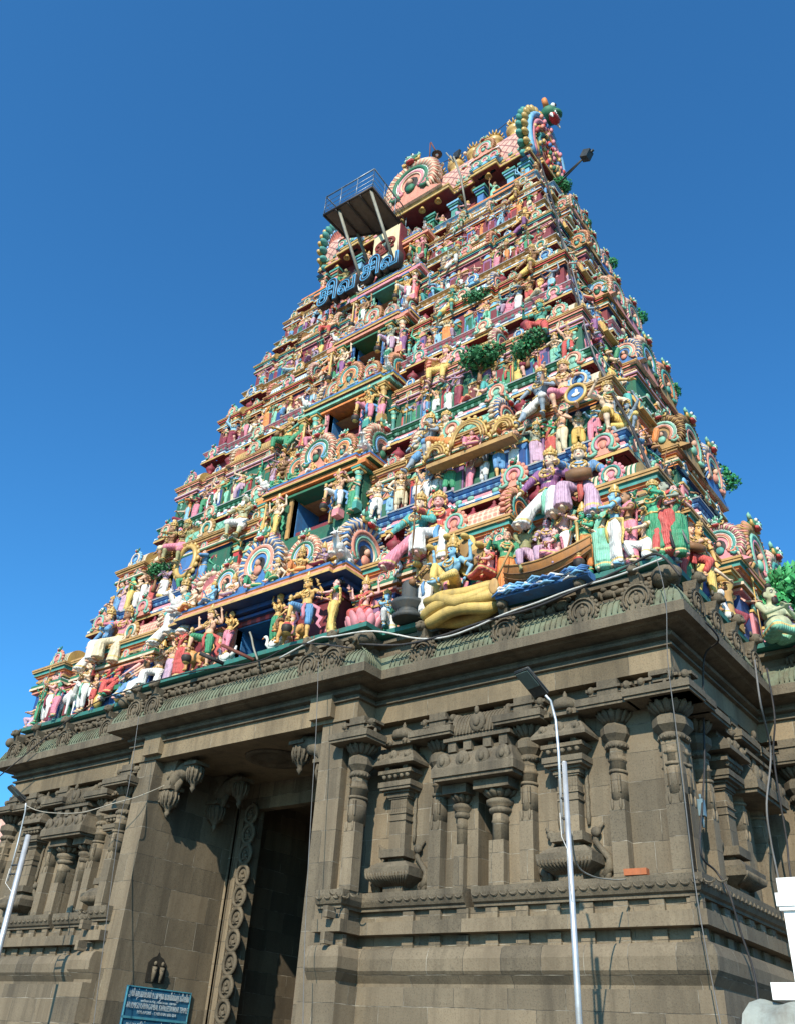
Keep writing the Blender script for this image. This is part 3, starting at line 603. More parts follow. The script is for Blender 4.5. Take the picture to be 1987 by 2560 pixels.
def baluster():
    mb = MB(); mb.lathe(0, 0, [(.2, 0), (.22, .06), (.1, .12), (.3, .3), (.38, .5), (.26, .68), (.1, .76), (.14, .84), (.06, .9), (.08, 1.0), (.01, 1.12)], 10); return mb.mesh('baluster', [P('maroonpot') if 'maroonpot' in C else P('maroon')], 1.0)
C['maroonpot'] = (.26, .03, .05)
BAL = baluster()
def pillar(cols):
    mb = MB(); m = [P(cols[0]), P(cols[1]), M_GOLD]; mb.box(-.5, .5, -.5, .5, 0, .16, 0); mb.box(-.42, .42, -.42, .42, .16, .22, 1)
    mb.lathe(0, 0, [(.3, .22), (.4, .26), (.28, .32), (.27, .62), (.36, .66), (.28, .7), (.42, .76), (.42, .8), (.28, .83)], 10, mats=[2, 1, 0, 0, 2, 1, 0, 2, 0])
    mb.lathe(0, 0, [(.3, .83), (.55, .89), (.5, .91)], 10, 1); mb.box(-.6, .6, -.6, .6, .91, .96, 2); mb.box(-.7, .7, -.7, .7, .96, 1.0, 0); return mb.mesh('pillar', m, 1.0)
PM = [pillar(c) for c in (('ochre', 'gold'), ('green', 'mint'), ('salmon', 'cream'), ('blue', 'sky'), ('pink', 'cream'), ('maroon', 'pink'), ('teal', 'mint'))]
def barrel(length, r, col, zk=1.15):
    """vaulted roof lying along x, centred, springing at z = 0"""
    mb = MB(); n = 14; prof = [(-r*1.15, -.0), (-r*1.12, .12*r)]+[(r*1.0*cos(radians(200-220*i/n)), r*.35+zk*r*.85*sin(radians(200-220*i/n))) for i in range(n+1)]+[(r*1.12, .12*r), (r*1.15, 0)]
    k = len(prof); vs = [(x, y, z) for x in (-length/2, length/2) for y, z in prof]
    mb.add(vs, [(i, i+1, k+i+1, k+i) for i in range(k-1)], 0, True); mb.add(vs, [tuple(range(k))[::-1], tuple(range(k, 2*k))], 1)
    mb.box(-length/2-.05, length/2+.05, -r*1.17, r*1.17, -.10, .02, 1)
    return mb.mesh('barrel_roof', [col, M_GOLD])
def bump_scale(i): return LV[i+1][2]-LV[i][2]
TIERS = []
def put_scaled(name, me, parent, at, rz, k, ky=None):
    return place(name, me, parent, at, rz, (k*S, (ky if ky else k)*S, k*S))
def corner_gable(par, u, v, w, r, gi, side=0):
    return put_scaled('horseshoe_gable', GM[gi % 6], par, (u, v, w), side, r)
ORD = ['first', 'second', 'third', 'fourth', 'fifth', 'sixth', 'seventh']
for i in range(6):
    w0, h0, v0 = LV[i]; w1, h1, v1 = LV[i+1]; H = w1-w0; a = v1-v0; T = TIERCOL[i]; rnd = random.Random(40+i)
    fl = 18.5 if i == 0 else w0+.165*H                      # floor the small statues stand on
    wt = (21.0 if i == 0 else w0+.50*H); mt = (22.9 if i == 0 else w0+.66*H); bt = (24.5 if i == 0 else w0+.86*H)
    vw = v0+.60*a; vn = v1+.55
    hw = hwv(vw); cb = CANH[i]-.6
    Lw = hw-cb; fr = lambda t: cb+Lw*t
    bumps = [(fr(.05), fr(.15), .12*a), (fr(.22), fr(.58), .26*a), (fr(.66), fr(.77), .12*a), (fr(.86), hw, .22*a)]
    sd = VC-vw; sbn = sd*.34; sL = sd-sbn
    sb = [(vw+sL*.36, vw+sL*.62, .2*a)]
    root = MB(); pl = rect(hw, vw, cb=DW[i]+.4, cp=-(2.4 if i else 2.0), bumps=bumps, sb=sbn, sp=1.0, sbumps=sb)
    root.band(pl, [(0, fl-.3), (0, wt)]); 
    tier = root.build('storey', [P(T['wall'])], TOWER); tag(tier, ORD[i]+' painted storey above the granite base'); TIERS.append(tier)
    # mouldings over the wall
    mb = MB(); mc = T['m']; e = .055*a+.06; hh = (mt-wt); pr = []; mats = []
    steps = [(.0, 0, .05), (2.2, .05, .13), (1.6, .13, .17), (3.6, .17, .25), (3.2, .25, .36), (1.2, .36, .44), (.6, .44, .5), (1.8, .5, .58), (1.2, .58, .68), (2.4, .68, .74), (3.4, .74, .86), (4.4, .86, .93), (4.8, .93, 1.0)]
    mseq = [mc[3], mc[0], 'ochre', mc[1], mc[2], mc[4], mc[5], 'ochre', mc[0], mc[7], mc[6], 'ochre', 'ochre']
    for (o, f0, f1), c in zip(steps, mseq):
        pr += [(-o*e*.55, wt+hh*f0), (-o*e*.55, wt+hh*f1)]; mats += [c, c]
    mlist = sorted(set(mats)); dd = []
    for c in mlist: dd.append(D2(c, 'cream' if c in ('pink', 'salmon', 'blue', 'sky') else c, 2.5) if c in ('white',) else P(c))
    dd.append(D2('white', 'sky', 2.0)); dd.append(D2(mc[1], mc[2], 3.4))
    mi = [mlist.index(c) for c in mats]; 
    mi[9] = len(mlist); mi[13] = len(mlist)+1
    mb.band(pl, pr, mats=mi[:len(pr)-1]); mb.band(rect(hw, vw, sb=sbn, sp=1.0), [(-.1, mt-.012), (1.5, mt-.012)], mats=[mlist.index('ochre')]); mb.build('wall_moulding', dd, tier)
    # set-back neck under the cornice, and floor
    mb = MB(); mb.band(rect(hwv(vn)-.0, vn, sb=sbn*.95, sp=.7), [(0, mt-.5), (0, w1+.1)]); mb.build('neck_wall', [P('maroon')], tier)
    # pillars standing against the wall
    pus = [fr(.01), fr(.20), fr(.60), fr(.80), hw-.2]
    ph = wt-fl
    for u in pus:
        for sx in (-1, 1): put_scaled('pillar', PM[(i+int(u)) % 7], tier, (sx*u, vw-.12*a, fl-.02), 0, .38 if i else .45).scale = ((.42-.03*i)*S*1.4, (.42-.03*i)*S*1.4, ph*S)
    for v in (vw+sL*.15, vw+sL*.32, vw+sL*.68, vw+sL*.9):
        o = place('pillar', PM[(i+2) % 7], tier, (hw+.1*a, v, fl-.02), 0, ((.42-.03*i)*S*1.4, (.42-.03*i)*S*1.4, ph*S))
    # barrel roofs over the pavilions, closed by horseshoe gables
    r = min((bt-mt)*.72, (vn-vw)*.62+.35); bc = T['bar']; 
    bm = paint('barrel_%s_%s_%s' % bc, C[bc[0]], scales=(C[bc[1]], {'scale': 7.5, 'net': 5.0, 'rib': 2.6}[bc[2]], bc[2]), bump=.6)
    bm2 = paint('barrel_b_%s' % T['m'][2], C[T['m'][2]], scales=(C['cream'], 3.0, 'rib'), bump=.6)
    for (x0, x1, d), big in ((bumps[1], True), (bumps[3], False), (bumps[0], False), (bumps[2], False)):
        ln = x1-x0; rr_ = r if big else r*.86
        if (x0, x1, d) in (bumps[0], bumps[2]): rr_ = r*.55; 
        for sx in (-1, 1):
            cx = sx*(x0+x1)/2; vy = vw-d+rr_*.9
            b = place('barrel_roof', barrel(ln, rr_, bm if big else bm2), tier, (cx, vy, mt+.05)); 
            q = rnd.randrange(6)
            if big:
                for ex in (-1, 1): put_scaled('horseshoe_gable', GM[(q+ex) % 6], tier, (cx+ex*ln*.5, vy, mt+.45+rr_*.42), ex*pi/2, rr_*1.05)
            put_scaled('front_medallion', MM[(q+2) % 6], tier, (cx, vy-rr_*1.06, mt+.1+rr_*.52), 0, rr_*.62)
    # side pavilions
    for (y0, y1) in ((vw+sL*.36, vw+sL*.62),):
        b = place('barrel_roof', barrel(y1-y0, r*.8, bm), tier, (hw+.0, (y0+y1)/2, mt+.05), pi/2)
        put_scaled('horseshoe_gable', GM[(i+3) % 6], tier, (hw+.35, (y0+y1)/2, mt+.55), pi/2, r*.7)
    b = place('barrel_roof', barrel(sbn*2, r*.8, bm), tier, (hw+.15, VC, mt+.05), pi/2)
    sg = [1.75, 1.7, 1.5, 1.3, 1.05, .9][i]
    for sv, gg in ((-1.05*sg/sbn, 0), (1.05*sg/sbn, 1)):
        put_scaled('horseshoe_gable', GM[(i*2+gg) % 6], tier, (hw+1.2, VC+sv*sbn, mt+sg*.8), pi/2, sg)
    put_scaled('horseshoe_gable', GM[(i+1) % 6], tier, (hw+.5, VC-sbn, mt+r*.9), 0, r*1.0)
    for k in range([9, 8, 7, 6, 6, 5][i]):
        v = vw+.7+(sL*2.0)*k/[9, 8, 7, 6, 6, 5][i]; hh2 = (wt-fl)*rnd.uniform(.6, .9); mb = MB(); mb.box(-.38, .38, -.12, .3, 0, hh2, 0); mb.box(-.26, .26, -.16, .1, hh2*.15, hh2*.8, 1); mb.box(-.44, .44, -.2, .3, hh2, hh2+.14, 2); mb.ell((0, -.1, hh2+.35), (.3, .12, .28), 8, 6, 3)
        ins = VC-sbn < v < VC+sbn; mb.build('side_niche', [P(rnd.choice(['salmon', 'green', 'pink', 'teal', 'orange'])), P('maroon'), M_GOLD, P(rnd.choice(['mint', 'cream', 'sky']))], tier, (hw+(1.0 if ins else 0)+.05, v, fl), pi/2)
        put_scaled('moulding_scroll', MM[rnd.randrange(6)], tier, (hw+(1.0 if ins else 0)+.3*e*3+.1, v, rnd.uniform(wt+.15*hh, mt-.1*hh)), pi/2, .42*(1-.07*i))
        put_scaled('roof_scroll', MM[rnd.randrange(6)], tier, (hw+(.9 if ins else -.1), v+.3, mt+.4), pi/2, .55*(1-.07*i))
    # balusters in the neck
    if i < 4:
        nb = [11, 8, 6, 4][i]
        for k in range(nb):
            for sx in (-1, 1):
                u = cb+.8+(hwv(vn)-cb-1.2)*k/(nb-1); put_scaled('baluster', BAL, tier, (sx*u, vn-.45, mt+.62*(w1-mt)-.3), 0, (w1-mt)*.42)
    # ---- cornice w1: gold edge, striped fillets, painted panel, rolls, ledge
    kh = (.165*(LV[i+2][0]-w1)) if i < 6 else 1
    T2 = TIERCOL[i+1] if i else TIERCOL[0]; T2 = TIERCOL[i]
    KP = rect(h1, v1, cb=0, cp=0, sb=VC*.30*(1-i*.08), sp=.9, bumps=[(cb+.3, cb+Lw*.30, .22), (h1-3.2+.25*i, h1, .22)])
    mb = MB(); pr = [(.3, w1-.01), (0, w1-.02), (0, w1+.12*kh), (.06, w1+.12*kh), (.06, w1+.2*kh), (.03, w1+.2*kh), (.03, w1+.3*kh), (.1, w1+.3*kh), (.3, w1+.58*kh), (.42, w1+.6*kh), (.2, w1+.64*kh), (.12, w1+.72*kh), (.2, w1+.8*kh), (.1, w1+.82*kh), (.02, w1+.88*kh), (.1, w1+.93*kh), (.0, w1+.93*kh), (.0, w1+kh), (.2, w1+kh)]
    ms = [M_GOLD, P('navy'), D2('white', 'sky', 2.0), P(T['panel']), P(T['roll']), D2(T['roll'], 'cream' if T['roll'] in ('ochre', 'sky') else 'sky' if T['roll'] == 'blue' else 'mint', 4.2), P('maroon'), P('grey')]
    mb.band(KP, pr, mats=[6, 0, 0, 1, 1, 2, 2, 3, 3, 4, 5, 5, 4, 4, 5, 4, 7, 7]); PK = rect(h1, v1, sb=VC*.30*(1-i*.08), sp=.9); mb.band(PK, [(1.5, w1+.05), (.15, w1+.01)], mats=[6]); mb.band(PK, [(.12, w1+kh-.012), (1.9, w1+kh-.012)], mats=[7]); kap = mb.build('painted_cornice', ms, tier)
    nm = [9, 8, 7, 6, 6, 5][i]
    # painted figures on the cornice panel
    mb = MB(); 
    for k in range(int(h1*2/.8)):
        u = -h1+.6+k*.8
        if rnd.random() < .6: mb.ell((u, v1+.13, w1+.44*kh), (.26, .1, .12*kh), 6, 4, 0)
    mb.build('panel_relief', [P(T['fig'])], tier)
    for k in range(nm):
        u = -h1+1.1+(2*h1-2.2)*k/(nm-1)
        put_scaled('cornice_medallion', MM[(i+ (0 if i < 2 else 2*(k % 2))) % 6], kap, (u, v1-.12, w1+.62*kh), 0, (.78-.05*i)*(kh/1.4)**.5)
    for k in range(3):
        put_scaled('cornice_medallion', MM[(i+1) % 6], kap, (h1+.12, v1+1.0+(VC-v1-sbn-1.2)*k/2.4, w1+.62*kh), pi/2, .66-.05*i)
    # small ornaments on the wall mouldings
    for (x0, x1, d) in bumps:
        for sx in (-1, 1):
            for t in ((.15, .85) if x1-x0 > 2 else (.5,)):
                put_scaled('moulding_scroll', MM[2 if i in (0, 1) else (i+2) % 6], tier, (sx*(x0+(x1-x0)*t), vw-d-.35*e-.12, wt+hh*.52), 0, .3-.02*i)
    pcs = ['purple', 'teal', 'brown', 'blue', 'green', 'red']
    for k, u in enumerate([cb+.5+1.05*q for q in range(int((hw-cb-.6)/1.05))]):
        for sx in (-1, 1):
            if rnd.random() < .45: continue
            mb = MB(); z0 = fl+.02; hh2 = (wt-fl)*rnd.uniform(.55, .85); wq = .34; yy = vw-.30*a
            mb.box(-wq, wq, -.05, .3*a+.1, 0, hh2, 0); mb.box(-wq*.7, wq*.7, -.1, .1, hh2*.12, hh2*.8, 1); mb.box(-wq*1.15, wq*1.15, -.12, .3*a+.1, hh2, hh2+.12, 2); mb.plate([(-wq, hh2+.12), (-wq*.6, hh2+.35), (0, hh2+.5), (wq*.6, hh2+.35), (wq, hh2+.12)], -.08, .2, 3)
            mb.build('wall_niche', [P(pcs[rnd.randrange(6)]), P(rnd.choice(['navy', 'maroon', 'dkgreen'])), M_GOLD, P(rnd.choice(['salmon', 'mint', 'pink', 'sky']))], tier, (sx*u, yy, z0))
    for q in range([16, 16, 14, 12, 10, 9][i]):
        u = rnd.uniform(cb+.5, hw-.3)*rnd.choice((-1, 1)); z = rnd.uniform(wt+.1*hh, mt-.15*hh); d = next((b_[2] for b_ in bumps if b_[0] <= abs(u) <= b_[1]), 0)
        put_scaled('moulding_scroll', MM[rnd.randrange(6)], tier, (u, vw-d-.25*e*3-.05, z), 0, rnd.uniform(.24, .42)*(1-.06*i))
    # ---- centre bay with its doorway
    ch, cv, cw = CANH[i], CANV[i], CAN[i]; bh = ch-[1.15, .8, .7, .6, .5, .5][i]; bv = cv+[1.1, .5, .42, .36, .32, .3][i]; dw = DW[i]; bf = fl if i == 0 else fl+.14*H; dt_ = cw-(.9 if i == 0 else .5)
    top = (LV[i+1][0]+.165*(LV[min(i+2, 7)][0]-LV[i+1][0])) if True else 0
    mb = MB()
    for sx in (-1, 1):
        A, B = sorted((sx*dw, sx*bh)); mb.box(A, B, bv, vn+1, bf, dt_, 0); 
        A, B = sorted((sx*dw, sx*(dw+.3))); mb.box(A, B, bv-.12, bv+.4, bf, dt_, 1)
    mb.box(-bh, bh, bv, vn+1, fl-1.2 if i else fl-.4, bf, 0); mb.box(-bh-.1, bh+.1, bv-.1, vn+1, dt_, cw-.3, 2); mb.box(-bh-.3, bh+.3, bv-.35, vn+1, cw-.62, cw-.45, 3)
    mb.box(-bh-.5, bh+.5, bv-.55, vn+1, cw-.3, cw-.02, 4)
    bay = mb.build('doorway_bay', [P(['maroon', 'dkgreen', 'dkgreen', 'maroon', 'maroon', 'maroon'][i]), P(['salmon', 'ochre', 'pink', 'blue', 'mint', 'green'][i]), D2('maroon', 'red', 3), P(['navy', 'green', 'orange', 'green', 'teal', 'orange'][i]), P(['navy', 'orange', 'mint', 'salmon', 'pink', 'salmon'][i])], tier)
    mb = MB(); mb.box(-dw, dw, bv+2.6, bv+2.7, bf, dt_, 0); mb.box(-dw-.02, -dw+.06, bv+.4, bv+2.6, bf, dt_, 0); mb.box(dw-.06, dw+.02, bv+.4, bv+2.6, bf, dt_, 0); mb.box(-dw, dw, bv, bv+2.6, dt_-.08, dt_, 0)
    mb.build('doorway_recess', [paint('doorway_blue', (.04, .17, .38))], tier)
    mb = MB(); mb.box(-.1, .9, bv+1.2, bv+1.7, dt_-.22, dt_-.09); mb.build('ceiling_lamp', [P('grey')], tier)
    for u in ((dw+1.0), (bh-.1)):
        for sx in (-1, 1): o = place('pillar', PM[(i*2+int(u)) % 7], tier, (sx*u, bv-.35, bf-.02), 0, (.55*S, .55*S, (dt_-bf)*S))
    # canopy
    mb = MB(); CP = [(-ch, cv), (-ch+.9, cv), (-ch+.9, cv-.3), (ch-.9, cv-.3), (ch-.9, cv), (ch, cv), (ch, vn+1), (-ch, vn+1)]
    mb.band(CP, [(2.2, cw+.02), (0, cw), (0, cw+.16), (.05, cw+.18), (.3, cw+.5), (.35, cw+.55), (.25, cw+.6), (.25, cw+.75), (3, cw+.78)], mats=[1, 0, 0, 2, 2, 0, 3, 4])
    can = mb.build('door_canopy', [M_GOLD, P(['navy', 'dkgreen', 'maroon', 'brown', 'maroon', 'brown'][i]), P(['salmon', 'pink', 'mint', 'salmon', 'cream', 'orange'][i]), P('blue'), P('teal')], tier)
    # crowning vaults of the centre bay
    cr = min(1.6, (top+.3-cw)*.36); cz = cw+.8
    ctop = (LV[i+1][0] if i < 6 else 0)
    mb = MB(); mb.box(-ch+1.0, ch-1.0, cv+.9, vn+1, cw+.7, cw+1.15, 0); mb.box(-ch+.8, ch-.8, cv+.75, vn+1, cw+1.15, cw+1.3, 1); mb.box(-ch+1.1, ch-1.1, cv+1.0, vn+1, cw+1.3, cw+1.5, 2); mb.build('canopy_drum', [P('green'), M_GOLD, P('pink')], tier)
    bl = 2*(ch-1.3)
    place('barrel_roof', barrel(bl, cr, bm), tier, (0, cv+.9+cr, cw+1.55))
    for ex in (-1, 1):
        put_scaled('horseshoe_gable', GM[(i+2+ex) % 6], tier, (ex*bl*.5, cv+.9+cr, cw+1.9+cr*.35), ex*pi/2, cr*1.12)
        put_scaled('horseshoe_gable', GM[(i+4) % 6], tier, (ex*bl*.27, cv+.85, cw+1.75+cr*.35), 0, cr*.72)
    put_scaled('horseshoe_gable', GM[(i+3) % 6], tier, (0, cv+.6, cw+1.75+cr*.5), 0, cr*1.0)
    # step block between this canopy and the next doorway
    if i < 5: mb = MB(); mb.box(-bh+.2, bh-.2, CANV[i+1]+1.0, vn+1.5, cw+1.3, CAN[i+1]-3.0); mb.build('bay_core', [P('maroon')], tier)
# ================================================================ roof storey and barrel roof
w0, h0, v0 = LV[6]; w1, h1, v1 = LV[7]; rnd = random.Random(5)
fl6 = w0+.95; mb = MB(); vw = v0+2.1; hw = 12.0
mb.band(rect(hw-.6, vw, sb=1.6, sp=.5), [(0, w0), (0, w1+.4)]); top = mb.build('roof_storey', [P('maroon')], TOWER); tag(top, 'topmost storey with bells below the barrel roof'); TIERS.append(top)
mb = MB(); mb.band(rect(12.9, v0+.15, bumps=[(9, 12.9, .25)]), [(0, w0+.7), (0, w0+.95), (.15, w0+1.0), (.15, w0+1.25), (.05, w0+1.3), (.05, w0+1.5), (1.6, w0+1.5)], mats=[0, 1, 2, 3, 0, 1]); mb.build('storey_base', [P('orange'), P('cream'), P('blue'), P('teal')], top)
fl6 = w0+1.5
for u in (1.6, 4.3, 7.2, 10.4, 12.0):
    for sx in (-1, 1):
        mb = MB(); c = rnd.choice(['sky', 'salmon', 'green', 'blue', 'teal'])
        mb.box(-.45, .45, -.45, .45, 0, 2.6, 0); mb.box(-.6, .6, -.6, .6, 2.6, 2.8, 1); mb.box(-.75, .75, -.75, .75, 2.95, 3.15, 0); mb.box(-.55, .55, -.55, .55, 2.8, 2.95, 1); mb.box(-.9, .9, -.9, .9, 3.15, 3.4, 1); mb.box(-.6, .6, -.6, .6, -.05, .3, 1)
        mb.build('square_pier', [P(c), P('teal' if c != 'teal' else 'sky')], top, (sx*u*.97, v0+1.55, fl6), 0, (.72, .72, 1.0))
mb = MB(); RP = rect(h1, v1, cb=4.4, cp=.9, sb=1.7, sp=.4, bumps=[(6.5, 9.3, .6)]); 
mb.band(rect(h1, v1), [(2.2, w1+.1), (.2, w1+.06)], mats=[5]); mb.box(-4.3, 4.3, v1-.8, v1+1, w1+.02, w1+.1, 5); mb.band(RP, [(.5, w1+.02), (.1, w1), (0, w1), (0, w1+.2), (.15, w1+.25), (.15, w1+.4), (.3, w1+.42), (.3, w1+.75), (.2, w1+.8), (.2, w1+1.0), (.7, w1+1.05)], mats=[5, 0, 0, 1, 1, 2, 3, 0, 0, 4]); mb.build('roof_eave', [M_GOLD, P('navy'), D2('white', 'sky', 2), P('cream'), P('pink'), P('maroon')], top)
def bell():
    mb = MB(); mb.lathe(0, 0, [(.05, .5), (.16, .42), (.2, .2), (.32, .02), (.34, 0), (.26, 0), (.1, .1)], 12); mb.ell((0, 0, -.05), (.08, .08, .1), 6, 5); mb.tube([(0, 0, .45), (0, 0, .9)], .03, 4); return mb.mesh('hanging_bell', [M_GOLD])
BELL = bell()
for u in [-11.6, -9.9, -8.2, -6.4, -4.9, -3, -1.2, 1.2, 3, 4.9, 6.4, 8.2, 9.9, 11.6]: place('hanging_bell', BELL, top, (u, v1+.35-(.9 if abs(u) < 4.4 else .5 if 6.5 < abs(u) < 9.3 else 0), w1-.72))
for v in (13.2, 15.1, 17): place('hanging_bell', BELL, top, (h1-.3, v, w1-.72))
ROOFR = 3.15; ZR = w1+1.0
vault = paint('roof_diamond_plaster', (.74, .42, .34), scales=((.16, .04, .06), 3.2, 'net'), bump=.5)
mb = MB(); n = 18; L2 = 11.6
prof = [(-ROOFR*1.02, 0)]+[(-ROOFR*1.08*cos(radians(-16+212*j/n)), 1.6+5.2*sin(radians(-16+212*j/n))) for j in range(n+1)]+[(ROOFR*1.02, 0)]
prof = [(y, z*.80) for y, z in prof]; k = len(prof)
mb.add([(x, VC+y, ZR+z) for x in (-L2, L2) for y, z in prof], [(j, k+j, k+j+1, j+1) for j in range(k-1)], 0, True); mb.add([(x, VC+y, ZR+z) for x in (-L2, L2) for y, z in prof], [tuple(range(k)), tuple(range(k, 2*k))[::-1]], 0)
roof = mb.build('barrel_vault_roof', [vault], TOWER)
ZT = ZR+6.1
mb = MB(); mb.box(-10.6, 10.6, VC-.5, VC+.5, ZR+5.0, ZT+.8); mb.build('ridge_beam', [P('pink')], roof)
def kalasha():
    mb = MB(); mb.lathe(0, 0, [(.5, -.3), (.55, 0), (.3, .15), (.75, .5), (.85, .95), (.7, 1.3), (.35, 1.5), (.3, 1.62), (.62, 1.78), (.55, 1.9), (.2, 1.95), (.16, 2.2), (.26, 2.35), (.05, 2.9), (.02, 3.1)], 16)
    for j in range(14): a = 2*pi*j/14; mb.tube([(.45*cos(a), .45*sin(a), 1.55), (.72*cos(a), .72*sin(a), 1.8), (.8*cos(a), .8*sin(a), 2.05)], [.1, .09, .03], 5)
    return mb.mesh('finial_pot', [M_GOLD])
KA = kalasha()
for q in range(9): place('finial_pot', KA, roof, (-9.2+2.3*q, VC-.3, ZT+1.0), 0, (1.1, 1.1, .95))
def crescent():
    """end gable of the roof, faces -y before it is turned; unit = drafting"""
    mb = MB(); mats = [P('blue'), P('sky'), M_GOLD, P('teal'), P('salmon'), P('pink'), P('green'), P('white'), P('red'), P('black'), P('orange')]
    out = [(-3.6, -3.2), (-3.1, -2.6)]+arcp(3.4, 212, -32, 22, 0, 1.0, 1.45)+[(3.1, -2.6), (3.6, -3.2)]
    mb.plate(out, -.25, .45, 4, side=0)
    for r, m_, th in ((3.15, 1, .28), (2.6, 5, .26), (2.1, 2, .24), (1.55, 3, .22)): mb.tube([(x, -.35, z) for x, z in arcp(r, 218, -38, 24, 0, 1.0, 1.45)], th, 7, m_)
    for j in range(21):
        t = radians(-34+248*j/20); x, z = 3.62*cos(t), 1.0+1.45*3.62*sin(t)*.98
        R = Matrix.Rotation(-(t-pi/2), 3, 'Y'); mb.ell((x, -.18, z), (.36, .3, .5), 8, 6, 2, R); mb.ell((x*1.02, .32, z*1.01), (.38, .34, .55), 8, 6, 3, R)
    for j in range(40): t = radians(-34+248*j/39); mb.ell((3.3*cos(t), .5, 1+1.45*3.3*sin(t)), (.1, .12, .2), 5, 4, 1)
    z = 6.4
    mb.ell((0, -.9, z), (1.0, .9, .8), 12, 9, 6); mb.ell((0, -1.6, z-.35), (.6, .5, .35), 10, 7, 6); mb.ell((0, -1.3, z-.85), (.75, .45, .3), 10, 7, 8)
    for q in range(6): mb.ell((-.5+q*.2, -1.68, z-.68), (.08, .08, .2), 6, 5, 7)
    for sx in (-1, 1):
        mb.ell((sx*.5, -1.5, z+.3), (.3, .25, .32), 10, 7, 7); mb.ell((sx*.5, -1.74, z+.3), (.14, .08, .16), 8, 6, 9)
        mb.tube([(sx*.7, -.9, z+.3), (sx*1.1, -.9, z+1.0), (sx*.9, -.9, z+1.6)], [.3, .28, .06], 7, 10); mb.tube([(sx*.6, -1.3, z-.9), (sx*.7, -1.5, z-1.6)], [.18, .05], 6, 7)
    for q in (-.4, 0, .4): mb.ell((q, -.8, z+1.0), (.22, .25, .6), 7, 6, 6)
    rq = random.Random(2)
    for q in range(60):
        t = rq.uniform(0, 2*pi); rr = rq.uniform(.2, 2.9); x, zz = rr*cos(t), 1+1.35*rr*sin(t)*(1 if sin(t) > 0 else .7); mb.ell((x, -.5-rq.uniform(0, .4), zz), (.2, .2, .3), 6, 5, rq.choice([5, 4, 8, 6, 2, 0]))
    return mb.mesh('crescent_end_gable', mats)
CG = crescent()
for sx in (-1, 1): place('crescent_end_gable', CG, roof, (sx*(L2+.3), VC, ZR+1.3), sx*pi/2, (1.02, 1, 1.02))
def big_front_gable():
    o = put_scaled('makara_gable', gable(('salmon', 'cream', 'green', 'pink'), True, .35, 21), roof, (0, v1-.55, w1+3.7), 0, 2.75)
    return o
big_front_gable()
for sx in (-1, 1):
    put_scaled('makara_gable', GM[0], roof, (sx*7.9, v1-.35, w1+3.2), 0, 1.05); put_scaled('makara_gable', GM[2], roof, (sx*5.4, v1+.3, w1+1.9), 0, .95)
mb = MB()
for u in range(-11, 12): mb.ell((u, v1+.22, w1+.62), (.32, .12, .2), 6, 4)
mb.build('eave_relief', [P('pink')], top)
rq = random.Random(77)
for q in range(26):
    u = -11.7+q*.936
    if abs(u) < 2.7: continue
    put_scaled('eave_scroll', MM[rq.choice([0, 2, 4, 0])], roof, (u, v1+.25-(.6 if 6.5 < abs(u) < 9.3 else 0), w1+1.55), 0, .62)
mb = MB()
for sx in (-1, 1):
    A, B = sorted((sx*6.4, sx*9.4)); mb.box(A, B, v1-.45, v1+1.5, w1+1.0, w1+1.35, 0); mb.box(A+.15, B-.15, v1-.3, v1+1.5, w1+1.35, w1+2.2, 1); mb.box(A-.1, B+.1, v1-.5, v1+1.5, w1+2.2, w1+2.4, 2)
mb.build('roof_dormer', [P('sky'), P('pink'), P('white')], roof)
for k in range(13): place('scale_rib', barrel(.12, 3.0, P('salmon'), 1.0), roof, (-10.2+1.7*k, 0, 0)) if False else None
# ================================================================ plaster figures (unit = standing height 1, facing -y, +x = viewer's right)
CLIP = []
def remesh(mb, name, vox, mats, dec=None, smooth=2):
    me = mb.mesh(name, mats, 1.0); o = bpy.data.objects.new('tmp', me); COL.objects.link(o)
    r = o.modifiers.new('r', 'REMESH'); r.mode = 'VOXEL'; r.voxel_size = vox; r.use_smooth_shade = True
    if smooth: q = o.modifiers.new('s', 'SMOOTH'); q.iterations = smooth; q.factor = .5
    if dec: d = o.modifiers.new('d', 'DECIMATE'); d.ratio = dec
    dg = bpy.context.evaluated_depsgraph_get(); out = bpy.data.meshes.new_from_object(o.evaluated_get(dg)); out.name = name
    bpy.data.objects.remove(o); bpy.data.meshes.remove(me)
    out.materials.clear()
    for m in mats: out.materials.append(m)
    out.polygons.foreach_set('use_smooth', [True]*len(out.polygons)); return out
def cap(mb, a, b, ra, rb, n=10, sq=(1, 1)):
    a, b = Vector(a), Vector(b); mb.tube([a, a.lerp(b, .35), a.lerp(b, .7), b], [ra, (ra*1.02*.65+rb*.35), ra*.3+rb*.7, rb], n, sq=sq); mb.ell(a, (ra,)*3, n, 6); mb.ell(b, (rb,)*3, n, 6)
def ik(a, b, l1, l2, pole):
    a, b, pole = Vector(a), Vector(b), Vector(pole); d = b-a; L_ = d.length
    if L_ > (l1+l2)*.995: b = a+d.normalized()*(l1+l2)*.995; d = b-a; L_ = d.length
    x = (l1*l1-l2*l2+L_*L_)/(2*L_); h = math.sqrt(max(0, l1*l1-x*x)); u = d.normalized(); p = (pole-u*pole.dot(u)); p = p.normalized() if p.length > 1e-6 else Vector((1, 0, 0))
    return a+u*x+p*h, b
def ps(p=(0, 0, .53), rot=(0, 0, 0), hr=(-.17, -.03, .46), hl=(.17, -.03, .46), er=(-1, .6, -.2), el=(1, .6, -.2), fr=(-.065, 0, .035), fl=(.065, 0, .035), kr=(-.2, -1, .1), kl=(.2, -1, .1), head=(0, 0, 0), fd=None, kind='stand'):
    return dict(p=p, rot=rot, hr=hr, hl=hl, er=er, el=el, fr=fr, fl=fl, kr=kr, kl=kl, head=head, kind=kind, fd=fd or ((0, -1, 0), (0, -1, 0)))
